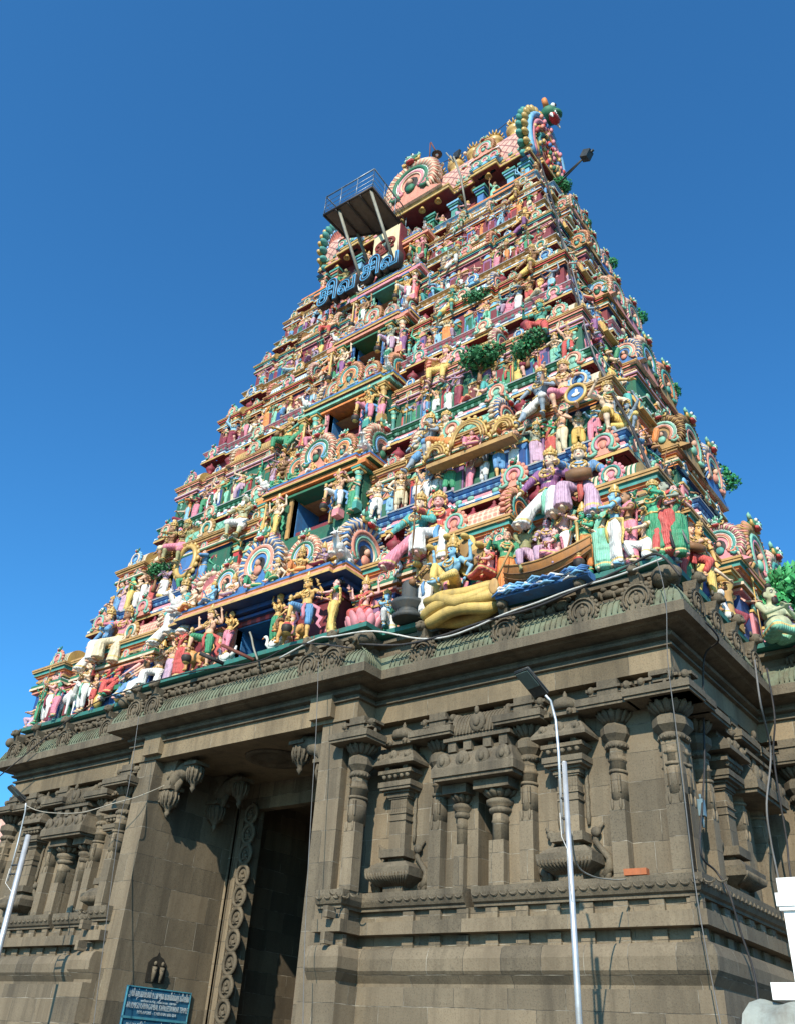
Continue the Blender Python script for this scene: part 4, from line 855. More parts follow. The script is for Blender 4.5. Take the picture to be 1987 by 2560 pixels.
POSE = dict(
 pray=ps(hr=(-.02, -.15, .72), hl=(.02, -.15, .72), er=(-1, .1, -.7), el=(1, .1, -.7)),
 bless=ps(rot=(0, .04, 0), hr=(-.2, -.14, .82), hl=(.17, -.06, .5), er=(-1, .3, -1), fr=(-.07, .02, .035), fl=(.09, -.06, .035)),
 hip=ps(rot=(0, -.06, 0), hr=(-.12, -.04, .57), er=(-1, .2, 0), hl=(.15, -.1, .74), el=(1, .3, -1), fl=(.1, -.03, .035)),
 armup=ps(rot=(0, .05, .1), hr=(-.16, -.02, 1.1), er=(-1, -.2, .2), hl=(.15, -.06, .55), el=(1, .3, 0), fr=(-.1, .03, .035), fl=(.08, -.06, .035)),
 armsup=ps(hr=(-.2, -.04, 1.07), hl=(.2, -.04, 1.07), er=(-1, -.1, .1), el=(1, -.1, .1), fl=(.1, -.02, .035), fr=(-.1, 0, .035)),
 offer=ps(rot=(-.08, 0, 0), hr=(-.06, -.24, .68), hl=(.08, -.22, .7), er=(-1, .3, -1), el=(1, .3, -1)),
 flute=ps(rot=(0, .06, 0), hr=(-.16, -.13, .83), hl=(.03, -.14, .84), er=(-1, .1, -.6), el=(1, .2, -.6), fr=(-.03, -.04, .035), fl=(.06, .02, .035)),
 guard=ps(p=(.03, 0, .53), rot=(0, -.05, -.15), hr=(-.14, -.26, .55), hl=(.23, -.12, .86), er=(-1, .2, -.2), el=(1, .3, -1), fr=(-.13, -.24, .26), kr=(-.5, -1, .5), fl=(.07, .02, .035)),
 walk=ps(rot=(-.12, 0, 0), hr=(-.12, -.2, .62), hl=(.14, -.14, .66), fr=(-.05, -.15, .035), fl=(.05, .14, .05)),
 bend=ps(p=(0, .03, .53), rot=(-.45, 0, 0), hr=(-.05, -.36, .55), hl=(.05, -.36, .52), fr=(-.06, -.04, .035), fl=(.06, .08, .035)),
 dance=ps(p=(0, 0, .5), rot=(0, .15, 0), hr=(-.25, -.08, .95), hl=(.26, -.1, .72), er=(-1, 0, -.5), el=(1, 0, .5), fr=(-.14, .0, .035), fl=(.1, -.1, .16), kl=(1, -1, .3), kr=(-1, -.4, 0)),
 seat=ps(p=(0, .08, .42), hr=(-.13, -.14, .46), hl=(.13, -.14, .46), er=(-1, .3, .2), el=(1, .3, .2), fr=(-.10, -.12, .06), fl=(.12, -.2, .0), kr=(-.4, -1, .8), kl=(.4, -1, .8), kind='seat'),
 seatlean=ps(p=(0, .08, .43), rot=(.05, .10, -.15), hr=(-.27, -.06, .42), hl=(.10, -.12, .56), er=(-1, .5, 0), el=(1, .2, -.6), fr=(-.24, -.14, .0), fl=(.1, -.1, .09), kr=(-.5, -1, .4), kl=(.3, -1, .8), kind='seat'),
 seatbless=ps(p=(0, .08, .42), hr=(-.2, -.1, .74), hl=(.14, -.12, .5), er=(-1, .2, -1), el=(1, .3, .2), fr=(-.08, -.08, .08), fl=(.2, -.16, .0), kr=(-.3, -1, .8), kl=(.6, -1, .5), kind='seat'),
 seatmace=ps(p=(0, .08, .42), rot=(-.08, 0, .1), hr=(-.16, -.22, .56), hl=(.25, .0, .44), er=(-1, .1, .1), el=(1, .4, 0), fr=(-.13, -.14, .08), fl=(.13, -.08, .0), kr=(-.4, -1, .8), kl=(.4, -1, .8), kind='seat'),
 lotus=ps(p=(0, .02, .09), hr=(-.02, -.15, .29), hl=(.02, -.15, .29), er=(-1, .1, -.7), el=(1, .1, -.7), fr=(.09, -.17, .045), fl=(-.09, -.2, .045), kr=(-1, -.35, .05), kl=(1, -.35, .05), kind='lotus', fd=((1, -.2, 0), (-1, -.2, 0))),
 lotusbless=ps(p=(0, .02, .09), hr=(-.19, -.13, .36), hl=(.18, -.17, .13), er=(-1, .2, -1), el=(1, .4, 0), fr=(.09, -.17, .045), fl=(-.09, -.2, .045), kr=(-1, -.35, .05), kl=(1, -.35, .05), kind='lotus', fd=((1, -.2, 0), (-1, -.2, 0))),
 ease=ps(p=(0, .02, .09), rot=(.05, .08, 0), hr=(-.17, -.16, .3), hl=(.2, .02, .1), er=(-1, .2, 0), el=(1, .4, 0), fr=(-.1, -.2, .03), kr=(-.3, -.6, 1), fl=(-.04, -.2, .04), kl=(1, -.35, .05), kind='lotus', fd=((0, -1, 0), (-1, -.2, 0))),
 kneel=ps(p=(0, .05, .25), rot=(-.12, 0, 0), hr=(-.02, -.17, .42), hl=(.02, -.17, .42), er=(-1, .1, -.7), el=(1, .1, -.7), fr=(-.07, -.1, .03), kr=(-.2, -1, .8), fl=(.08, .2, .03), kl=(.2, -1, -.6), kind='seat'),
 squat=ps(p=(0, .03, .24), hr=(-.2, -.05, .76), hl=(.2, -.05, .76), er=(-1, 0, 0), el=(1, 0, 0), fr=(-.15, -.1, .035), fl=(.15, -.1, .035), kr=(-1, -.8, .3), kl=(1, -.8, .3), kind='seat'),
 crawl=ps(p=(0, .14, .26), rot=(-1.1, 0, 0), hr=(-.1, -.36, .02), hl=(.1, -.32, .02), er=(-1, .5, .5), el=(1, .5, .5), fr=(-.08, .0, .03), kr=(-.2, -1, -.3), fl=(.09, .3, .04), kl=(.2, -1, -.3), head=(.9, 0, 0), kind='seat'))
def joints(P_, fem=False):
    p = Vector(P_['p']); R = Euler(P_['rot']).to_matrix(); f = lambda x, y, z: p+R @ Vector((x, y, z-.53))
    sw = .105 if fem else .125
    J = dict(p=p, R=R, f=f, shr=f(-sw, 0, .80), shl=f(sw, 0, .80), hpr=f(-.055, 0, .52), hpl=f(.055, 0, .52), head=f(0, -.015, .925), neck=f(0, 0, .84))
    J['elr'], J['har'] = ik(J['shr'], P_['hr'], .165, .155, P_['er']); J['ell'], J['hal'] = ik(J['shl'], P_['hl'], .165, .155, P_['el'])
    J['knr'], J['anr'] = ik(J['hpr'], P_['fr'], .245, .24, P_['kr']); J['knl'], J['anl'] = ik(J['hpl'], P_['fl'], .245, .24, P_['kl'])
    return J
def hand(mb, el, ha, s, k=1.0):
    d = (ha-el).normalized(); up = Vector((0, 0, 1)); sd = d.cross(up); sd = sd.normalized() if sd.length > .2 else Vector((1, 0, 0)); nn = sd.cross(d)
    mb.ell(ha+d*.025, (.022, .022, .022)); pts = ha+d*.045
    for q, ln in ((-1.5, .042), (-.5, .05), (.5, .047), (1.5, .038)):
        b0 = pts+sd*.010*q; mb.tube([b0, b0+d*ln*.55+nn*.004, b0+d*ln+nn*(-.012)], [.0085, .008, .006], 6)
    th = ha+d*.02+sd*.02*s; mb.tube([th, th+sd*.018*s+d*.018, th+sd*.02*s+d*.036], [.01, .009, .006], 6)
BODY = {}
def body(pose, fem=False, fat=False):
    key = ('b', pose, fem, fat)
    if key in BODY: return BODY[key]
    P_ = POSE[pose]; J = joints(P_, fem); f = J['f']; R = J['R']; mb = MB()
    def E(x, y, z, r): mb.ell(f(x, y, z), r, 12, 9, R=R)
    cw = .085 if fem else .115
    E(0, .0, .735, (cw, .07, .095)); E(0, 0, .785, (cw*.95, .055, .045)); E(0, 0, .62, (.062 if fem else .085, .058, .09)); E(0, .005, .535, (.10, .072, .065))
    if fem:
        for s in (-1, 1): E(s*.042, -.06, .745, (.038, .036, .036))
    else:
        for s in (-1, 1): E(s*.052, -.045, .755, (.052, .03, .04))
        for z in (.66, .63, .60): E(0, -.05, z, (.05, .016, .016))
    if fat: E(0, -.05, .60, (.125, .11, .1))
    cap(mb, f(0, 0, .79), f(0, -.005, .87), .042, .036)
    HR = R @ Euler(P_['head']).to_matrix(); hc = f(0, 0, .85)+HR @ Vector((0, -.015, .075))
    def H(x, y, z, r): mb.ell(hc+HR @ Vector((x, y, z)), r, 12, 9, R=HR)
    H(0, .005, .012, (.055, .066, .066)); H(0, -.02, -.035, (.042, .046, .045)); H(0, -.068, -.012, (.010, .016, .02)); H(0, -.056, .0, (.008, .016, .025)); H(0, -.058, -.045, (.02, .012, .009)); H(0, -.052, -.066, (.018, .015, .014))
    for s in (-1, 1): H(s*.058, .01, -.012, (.008, .018, .028)); H(s*.024, -.052, .012, (.014, .01, .008))
    J['hc'] = hc; J['HR'] = HR
    for s, sh, el, ha in ((-1, 'shr', 'elr', 'har'), (1, 'shl', 'ell', 'hal')):
        a = .033 if not fem else .028; mb.ell(J[sh], (a*1.25, a*1.15, a*1.15)); cap(mb, J[sh], J[el], a, a*.75); cap(mb, J[el], J[ha], a*.78, a*.5)
        cap(mb, J[sh].lerp(J[el], .3), J[sh].lerp(J[el], .7), a*1.02, a*.95); hand(mb, J[el], J[ha], -s)
    for s, hp, kn, an, fd in ((-1, 'hpr', 'knr', 'anr', P_['fd'][0]), (1, 'hpl', 'knl', 'anl', P_['fd'][1])):
        cap(mb, J[hp], J[kn], .060, .040); cap(mb, J[kn], J[an], .039, .022); c = J[kn].lerp(J[an], .3); mb.ell(c, (.041, .041, .07) if abs(J[kn].z-J[an].z) > .1 else (.05, .045, .045))
        d = Vector(fd).normalized(); a = J[an]; mb.tube([a+Vector((0, 0, -.01))-d*.025, a+Vector((0, 0, -.012))+d*.03, a+Vector((0, 0, -.022))+d*.08], [.024, .026, .016], 8); mb.ell(a-Vector((0, 0, .015))-d*.02, (.024,)*3)
    BODY[key] = (remesh(mb, 'body', .0105, [M_OBJ]), J); return BODY[key]
def garment(pose, style, fem=False):
    key = ('g', pose, style, fem)
    if key in BODY: return BODY[key]
    P_ = POSE[pose]; J = body(pose, fem)[1]; f = J['f']; mb = MB()
    mb.ell(f(0, .0, .55), (.108, .08, .055), 12, 8, R=J['R'])
    lo = {'short': (1.0, 0.0), 'dhoti': (1.0, .62), 'long': (1.0, .93), 'sari': (1.0, .93)}[style]
    for hp, kn, an in (('hpr', 'knr', 'anr'), ('hpl', 'knl', 'anl')):
        e = J[hp].lerp(J[kn], lo[0]); cap(mb, J[hp], e, .075, .055)
        if lo[1]: q = J[kn].lerp(J[an], lo[1]); cap(mb, J[kn], q, .054, .046 if style != 'dhoti' else .044)
    if P_['kind'] == 'stand' and style in ('sari', 'long'):
        c0 = (J['knr']+J['knl'])/2; c1 = (J['anr']+J['anl'])/2
        for t in range(7):
            a = f(0, 0, .54).lerp(c0, t/3) if t < 4 else c0.lerp(c1, (t-3)/3*.93); mb.ell(a, (.078+.003*t, .062+.004*t, .06), 12, 6)
        for q in range(9): x = -.08+.02*q; mb.tube([f(0, 0, .5)+Vector((x*.6, -.06, 0)), c1+Vector((x*1.1, -.085+abs(x)*.4, .06))], .014, 5)
    if P_['kind'] in ('seat',) and style in ('sari', 'long'):
        for kn, an in (('knr', 'anr'), ('knl', 'anl')):
            for q in range(9): g = 2*pi*q/9; o_ = Vector((cos(g), sin(g), 0)); mb.tube([J[kn]+o_*.045, J[kn].lerp(J[an], .5)+o_*.055, J[kn].lerp(J[an], .97)+o_*.068], [.022, .026, .026], 6)
    if False:
        for q in (1,):
            t = q/5; a = J['knr'].lerp(J['knl'], t); b = J['anr'].lerp(J['anl'], t); mb.tube([a+Vector((0, .03, .02)), a.lerp(b, .5)+Vector((0, .02, -.0)), a.lerp(b, lo[1]*.9)+Vector((0, .01, 0))], [.03, .022, .014], 6)
    for q in range(4): a = f(.01*q-.015, -.08, .56); mb.tube([a, a+Vector((0, -.02, -.1)), a+Vector((.015*(q-1.5), -.0, -.2 if P_['kind'] == 'stand' else -.12))], [.016, .014, .010], 5)
    if style == 'sari':
        mb.tube([f(-.07, -.05, .56), f(-.02, -.085, .66), f(.05, -.085, .76), f(.1, -.03, .815), f(.1, .05, .79), f(.07, .07, .68), f(.03, .08, .56)], [.02, .024, .026, .024, .024, .022, .02], 8, sq=(1.6, .8))
    BODY[key] = remesh(mb, 'garment', .0115, [M_CLOTH], smooth=1); return BODY[key]
def blouse(pose):
    key = ('bl', pose)
    if key in BODY: return BODY[key]
    J = body(pose, True)[1]; f = J['f']; mb = MB()
    mb.ell(f(0, 0, .745), (.092, .076, .06), 12, 8, R=J['R']); 
    for s in (-1, 1): mb.ell(f(s*.042, -.06, .748), (.044, .042, .042), 10, 8)
    for sh, el in (('shr', 'elr'), ('shl', 'ell')): cap(mb, J[sh], J[sh].lerp(J[el], .55), .04, .034)
    BODY[key] = remesh(mb, 'blouse', .012, [M_CLOTH], smooth=1); return BODY[key]
def tunic(pose):
    key = ('tu', pose)
    if key in BODY: return BODY[key]
    J = body(pose, False)[1]; f = J['f']; mb = MB()
    mb.ell(f(0, 0, .74), (.126, .08, .1), 12, 8, R=J['R']); mb.ell(f(0, 0, .62), (.098, .07, .1), 12, 8, R=J['R'])
    for sh, el, ha in (('shr', 'elr', 'har'), ('shl', 'ell', 'hal')): cap(mb, J[sh], J[el], .047, .038); cap(mb, J[el], J[el].lerp(J[ha], .75), .036, .026)
    BODY[key] = remesh(mb, 'tunic', .012, [M_CLOTH], smooth=1); return BODY[key]
def jewels(pose, fem, rich):
    key = ('j', pose, fem, rich)
    if key in BODY: return BODY[key]
    J = body(pose, fem)[1]; f = J['f']; out = []
    def ring(mb, c, ax, r, th, n=14, sq=1.0):
        ax = Vector(ax).normalized(); x = ax.cross(Vector((0, 1, 0.01))).normalized(); y = ax.cross(x); mb.tube([c+(x*cos(a)+y*sin(a)*sq)*r for a in [2*pi*i/n for i in range(n)]], th, 5, closed=True)
    mb = MB(); zz = J['R'] @ Vector((0, 0, 1))
    mb.tube([f(.055*sin(a)*1.1, -.035-.045*abs(cos(a/2)), .79+.035*(-cos(a))) for a in [radians(-150+300*i/10) for i in range(11)]], .010, 5)
    mb.tube([f(.07*sin(a)*1.1, -.05-.045*abs(cos(a/2)), .755+.06*(-cos(a))) for a in [radians(-140+280*i/10) for i in range(11)]], .009, 5); mb.ell(f(0, -.10, .705), (.02, .014, .022), 6, 5); out.append(('necklace', mb.mesh('necklace', [M_GOLD], 1.0)))
    mb = MB(); ring(mb, f(0, 0, .575), zz, .098 if not fem else .088, .014, 16, .78); mb.ell(f(0, -.085, .57), (.028, .014, .024), 6, 5); out.append(('belt', mb.mesh('belt', [M_GOLD], 1.0)))
    if rich:
        for nm, a, b, r, t in (('armlet', 'shr', 'elr', .038, .55), ('armlet', 'shl', 'ell', .038, .55), ('bracelet', 'elr', 'har', .025, .9), ('bracelet', 'ell', 'hal', .025, .9), ('anklet', 'knr', 'anr', .032, .9), ('anklet', 'knl', 'anl', .032, .9)):
            mb = MB(); ring(mb, J[a].lerp(J[b], t), J[b]-J[a], r, .010, 10); out.append((nm, mb.mesh(nm, [M_GOLD], 1.0)))
    BODY[key] = out; return out
def headgear(pose, style, fem=False):
    """crown / bun / turban / tonsure relative to the head of this pose"""
    key = ('h', pose, style, fem)
    if key in BODY: return BODY[key]
    J = body(pose, fem)[1]; hc, R = J['hc'], J['HR']; out = []
    M = Matrix.Translation(hc) @ R.to_4x4()
    if style in ('crown', 'tall', 'lock'):
        mb = MB(); hh = .17 if style == 'tall' else .11
        if style != 'lock':
            mb.lathe(0, .005, [(.06, .03), (.071, .035), (.071, .055), (.06, .06), (.062, .075), (.055, .03+hh*.55), (.058, .035+hh*.6), (.04, .03+hh*.8), (.045, .03+hh*.83), (.02, .03+hh), (.024, .035+hh), (.005, .06+hh)], 12)
            for j in range(7): a = pi+pi*j/6; mb.ell((.066*cos(a), .005+.066*sin(a), .075), (.014, .01, .024), 6, 5)
            for s in (-1, 1): mb.ell((s*.066, .0, .0), (.012, .018, .024), 6, 5); mb.ell((s*.07, 0, -.03), (.01, .01, .018), 6, 5)
            mb.xf(M); out.append(('crown', mb.mesh('crown', [M_GOLD], 1.0)))
        else:
            mb.lathe(0, .01, [(.058, .03), (.064, .045), (.05, .07), (.045, .1), (.03, .13), (.01, .145)], 10); mb.tube([(.06*cos(a), .005+.064*sin(a), .035) for a in [2*pi*i/12 for i in range(12)]], .008, 5, closed=True); mb.xf(M); out.append(('hair', mb.mesh('hair', [P('black')], 1.0)))
        hb = MB(); 
        for s in (-1, 1):
            for q in range(5): hb.ell((s*(.055+.016*q), .02+.004*q, -.03-.022*q), (.026, .026, .024), 7, 6)
        hb.ell((0, .04, .0), (.058, .045, .065), 9, 7); hb.xf(M); 
        if style != 'lock': out.append(('hair', hb.mesh('hair', [P('black')], 1.0)))
    elif style == 'bun':
        mb = MB(); mb.ell((0, .02, .022), (.06, .062, .064), 12, 9); mb.ell((0, .085, .03), (.035, .03, .035), 9, 7); mb.xf(M); out.append(('hair', mb.mesh('hair', [P('black')], 1.0)))
    elif style == 'short':
        mb = MB(); mb.ell((0, .018, .024), (.06, .064, .062), 12, 9); mb.xf(M); out.append(('hair', mb.mesh('hair', [P('black')], 1.0)))
    elif style == 'topknot':
        mb = MB(); mb.ell((0, .018, .022), (.059, .063, .06), 12, 9); mb.ell((0, .01, .095), (.03, .03, .03), 9, 7); mb.xf(M); out.append(('hair', mb.mesh('hair', [P('black')], 1.0)))
        b = MB(); b.ell((0, -.05, -.075), (.035, .022, .04), 8, 6); b.xf(M); out.append(('beard', b.mesh('beard', [P('black')], 1.0)))
    elif style == 'whitebeard':
        mb = MB(); mb.ell((0, .018, .03), (.059, .063, .055), 12, 9); mb.ell((0, .01, .095), (.03, .03, .028), 9, 7); mb.ell((0, -.05, -.09), (.04, .025, .06), 8, 6); mb.xf(M); out.append(('hair', mb.mesh('hair', [P('white')], 1.0)))
    elif style == 'turban':
        mb = MB(); mb.ell((0, .01, .05), (.07, .07, .045), 12, 8); mb.ell((0, .0, .085), (.045, .045, .03), 10, 7); mb.xf(M); out.append(('turban', mb.mesh('turban', [P('ochre')], 1.0)))
    f_ = MB()
    for s in (-1, 1):
        f_.ell((s*.023, -.059, .002), (.0135, .006, .0075), 8, 6, 0); f_.ell((s*.023, -.0645, .002), (.006, .003, .006), 6, 5, 1)
        f_.tube([(s*.010, -.064, .017), (s*.024, -.063, .023), (s*.038, -.053, .017)], .0035, 4, 1)
    f_.ell((0, -.068, -.045), (.016, .006, .006), 8, 5, 2); f_.ell((0, -.0655, .032), (.003, .003, .01), 5, 4, 2); f_.xf(M)
    out.append(('face', f_.mesh('face_features', [P('white'), P('black'), P('red')], 1.0)))
    BODY[key] = out; return out
def xarms(pose, fem):
    key = ('x', pose, fem)
    if key in BODY: return BODY[key]
    J = body(pose, fem)[1]; f = J['f']; mb = MB()
    out = []
    for s in (-1, 1):
        mb = MB(); a = f(s*.12, .03, .79); e, h = ik(a, f(s*.27, -.03, .9), .15, .14, (s, 0, -1)); cap(mb, a, e, .034, .026); cap(mb, e, h, .026, .018); hand(mb, e, h, -s); out.append(remesh(mb, 'raised_arm', .012, [M_OBJ]))
    BODY[key] = out; return out
def sash(pose, fem=False):
    key = ('s', pose)
    if key in BODY: return BODY[key]
    J = body(pose, fem)[1]; f = J['f']; mb = MB()
    for s in (-1, 1):
        pts = [f(s*.10, -.02, .56), f(s*.19, .03, .5), f(s*.16, .04, .4), f(s*.24, .03, .33), f(s*.18, .03, .25), f(s*.25, .02, .16)]
        mb.tube(pts, [.02, .035, .03, .04, .03, .02], 6, sq=(1, .35))
    mb.tube([f(.02, -.09, .57), f(.0, -.11, .48), f(.01, -.10, .38), f(-.01, -.08, .3)], [.02, .03, .032, .024], 6, sq=(1, .4))
    BODY[key] = mb.mesh('sash', [M_CLOTH], 1.0); return BODY[key]
# things figures hold
def prop(kind, pose):
    key = ('p', kind, pose)
    if key in BODY: return BODY[key]
    J = body(pose)[1]; f = J['f']; mb = MB(); ha, hl = J['har'], J['hal']; mats = [M_GOLD, P('brown'), P('black'), P('red'), P('green'), P('cream')]
    if kind == 'mace':
        x, y = ha.x, ha.y-.02; z0 = min(0, J['anr'].z, J['anl'].z)-.0; mb.lathe(x, y, [(.02, z0), (.06, z0+.03), (.085, z0+.09), (.08, z0+.14), (.035, z0+.19), (.03, z0+.22), (.05, z0+.23), (.026, z0+.26), (.022, ha.z-.02), (.03, ha.z), (.035, ha.z+.03), (.01, ha.z+.06)], 10, mats=[0, 2, 2, 3, 0, 0, 0, 0, 0, 0, 0, 0])
    elif kind == 'staff': mb.tube([(ha.x, ha.y-.01, 0.0), (ha.x, ha.y-.01, ha.z+.3)], .009, 6, 1); mb.ell((ha.x, ha.y-.01, ha.z+.34), (.018, .018, .05), 6, 5, 0)
    elif kind == 'veena':
        a = f(-.17, -.13, .60); b = f(.16, -.14, .80); mb.tube([a, b], .013, 6, 1); mb.ell(a, (.06, .05, .06), 10, 8, 1); mb.ell(b+Vector((.0, .0, -.03)), (.03, .03, .035), 8, 6, 5)
    elif kind == 'flute': mb.tube([ha+Vector((-.1, 0, -.0)), J['hal']+Vector((.05, 0, .0))], .008, 6, 0)
    elif kind == 'drum': c = f(0, -.15, .57); mb.tube([c+Vector((-.12, 0, 0)), c+Vector((-.05, 0, 0)), c+Vector((.05, 0, 0)), c+Vector((.12, 0, 0))], [.045, .065, .065, .045], 10, 1)
    elif kind == 'bow': mb.tube([(hl.x+.02, hl.y-.02+.1*sin(t), .2+.9*i/8) for i, t in enumerate([pi*q/8 for q in range(9)])], .010, 6, 1)
    elif kind == 'tray': c = (ha+hl)/2+Vector((0, -.04, .02)); mb.lathe(c.x, c.y, [(.05, c.z-.01), (.09, c.z+.01), (.085, c.z+.015)], 12); mb.ell(c+Vector((0, 0, .03)), (.05, .05, .03), 8, 6, 3)
    elif kind == 'trident': mb.tube([(ha.x, ha.y, 0), (ha.x, ha.y, ha.z+.34)], .009, 6, 0); 
    if kind == 'trident':
        for s in (-1, 0, 1): mb.tube([(ha.x, ha.y, ha.z+.3), (ha.x+s*.04, ha.y, ha.z+.34), (ha.x+s*.045, ha.y, ha.z+.42+(.03 if s == 0 else 0))], [.009, .009, .003], 5, 0)
    nm = {'mace': 'mace', 'staff': 'staff', 'veena': 'lute', 'flute': 'flute', 'drum': 'drum', 'bow': 'bow', 'tray': 'tray', 'trident': 'trident'}[kind]
    BODY[key] = (nm, mb.mesh(nm, mats, 1.0)); return BODY[key]
SK = dict(peach=(.72, .42, .28), rose=(.72, .38, .30), gold=(.72, .43, .15), cream=(.76, .56, .40), green=(.06, .38, .22), teal=(.08, .33, .26), blue=(.22, .46, .64), slate=(.24, .31, .38), grey=(.30, .32, .25), olive=(.28, .27, .12), lilac=(.38, .26, .36), brown=(.36, .19, .10), pink=(.78, .42, .38), dark=(.10, .12, .14), stone=(.30, .26, .18), sage=(.42, .44, .28), white=(.74, .72, .68))
CL = dict(red=(.56, .09, .08), white=(.76, .75, .72), yellow=(.76, .54, .16), green=(.05, .30, .15), pink=(.70, .24, .32), blue=(.12, .30, .54), purple=(.26, .10, .26), orange=(.72, .25, .07), cream=(.70, .60, .40), teal=(.08, .38, .36), maroon=(.25, .03, .06), lilac=(.55, .36, .48), sky=(.26, .50, .66), mint=(.24, .58, .42), stone=(.30, .26, .18), black=(.03, .03, .03), gold=(.66, .43, .11))
CNAME = dict(gold='golden', peach='peach', rose='rosy', sage='pale green', slate='slate blue', dark='black', grey='grey green', olive='olive', cream='cream', lilac='lilac')
def figure(pose, at, H, rz=0, skin='peach', cloth='white', style='dhoti', fem=False, fat=False, head='crown', extra=(), top=None, rich=True, face=True, label=None, cat='statue', group=None, name='painted_statue', sas=None, parent=None, loc=None, tilt=0):
    """one plaster statue: at = drafting position of its feet, H = standing height in drafting units"""
    o = bpy.data.objects.new(name, None); COL.objects.link(o); o.location = loc if loc is not None else W(*at); o.rotation_euler = (tilt, 0, rz); o.scale = (H*S,)*3; o.empty_display_size = .2
    tag(o, label, cat, group)
    def child(nm, me, col=None):
        c = bpy.data.objects.new(nm, me); COL.objects.link(c); c.parent = o
        if col is not None: c.color = (*col, 1)
        return c
    b = child('body', body(pose, fem, fat)[0], SK[skin])
    child('sari' if style == 'sari' else 'dhoti', garment(pose, style, fem), CL[cloth])
    if top: child('blouse' if fem else 'tunic', blouse(pose) if fem else tunic(pose), CL[top])
    if sas: child('sash', sash(pose, fem), CL[sas])
    if rich is not None:
        for nm, me in jewels(pose, fem, rich): child(nm, me)
    for nm, me in headgear(pose, head, fem):
        if nm != 'face' or face: 
            c = child(nm, me)
    for e in extra:
        if e == 'arms':
            for m_ in xarms(pose, fem): child('raised_arm', m_, SK[skin])
        else:
            nm, me = prop(e, pose); child(nm, me)
    return o
# ================================================================ where the figures stand
_F = 2179.06
def spot(px, py, v):
    """point of the plane v (a ledge face) that the photograph shows at px, py"""
    a, b = px-993.5, py-1280.0
    d = [_R[0][k]*a+_R[1][k]*b+_R[2][k]*_F for k in range(3)]; t = (v+30.24)/d[1]; return d[0]*t+34.9, d[2]*t
def Z3(x, y): return (1150+x/2.4214, 750+y/2.4214)
def Z2(x, y): return (550+x/2.4214, 750+y/2.4214)
def Z4(x, y): return (x/2.4214, 1250+y/2.4214)
def Z5(x, y): return (600+x/2.4214, 1250+y/2.4214)
def Z6(x, y): return (1250+x/2.3, 1250+y/2.3)
def Q2(x, y): return (1250+x/3.767, 550+y/3.767)
def Q1(x, y): return (1150+x/4.843, 230+y/4.843)
USED = []
NUMW = ['zero', 'first', 'second', 'third', 'fourth', 'fifth', 'sixth', 'seventh', 'eighth', 'ninth', 'tenth', 'eleventh', 'twelfth', 'thirteenth', 'fourteenth', 'fifteenth', 'sixteenth', 'seventeenth', 'eighteenth', 'nineteenth', 'twentieth', 'twenty-first', 'twenty-second', 'twenty-third', 'twenty-fourth', 'twenty-fifth', 'twenty-sixth', 'twenty-seventh', 'twenty-eighth', 'twenty-ninth', 'thirtieth', 'thirty-first', 'thirty-second', 'thirty-third', 'thirty-fourth', 'thirty-fifth', 'thirty-sixth']
def skn(s): return CNAME.get(s, s)
# ---- animals
ANI = {}
def cow_mesh(lying=False):
    mb = MB(); z = .30 if lying else .62
    mb.ell((0, 0, z), (.46, .19, .2), 14, 9); mb.ell((.32, 0, z+.06), (.2, .17, .18), 10, 8); mb.ell((.24, 0, z+.24), (.1, .07, .1), 8, 6); mb.ell((-.34, 0, z+.02), (.17, .18, .19), 10, 8)
    cap(mb, (.4, 0, z+.08), (.6, 0, z+.3), .12, .08); cap(mb, (.6, 0, z+.32), (.78, 0, z+.2), .085, .05)
    for s in (-1, 1):
        cap(mb, (.58, s*.07, z+.36), (.56, s*.17, z+.36), .03, .02); cap(mb, (.57, s*.04, z+.4), (.6, s*.09, z+.54), .022, .010)
        if lying:
            cap(mb, (.3, s*.13, .16), (.52, s*.16, .08), .07, .05); cap(mb, (.5, s*.16, .07), (.32, s*.17, .05), .045, .035); cap(mb, (-.3, s*.15, .16), (-.05, s*.2, .1), .09, .06); cap(mb, (-.05, s*.2, .06), (-.25, s*.2, .04), .045, .03)
        else:
            cap(mb, (.32, s*.1, z-.05), (.34, s*.1, .3), .075, .045); cap(mb, (.34, s*.1, .3), (.33, s*.1, .04), .042, .034); cap(mb, (-.36, s*.1, z-.02), (-.3, s*.11, .34), .1, .05); cap(mb, (-.3, s*.11, .34), (-.4, s*.11, .2), .045, .035); cap(mb, (-.4, s*.11, .2), (-.38, s*.11, .04), .035, .034)
    cap(mb, (-.5, 0, z+.12), (-.53, 0, z-.25), .022, .018); mb.ell((-.53, 0, z-.3), (.035, .035, .06), 6, 5)
    return remesh(mb, 'body', .016, [M_OBJ])
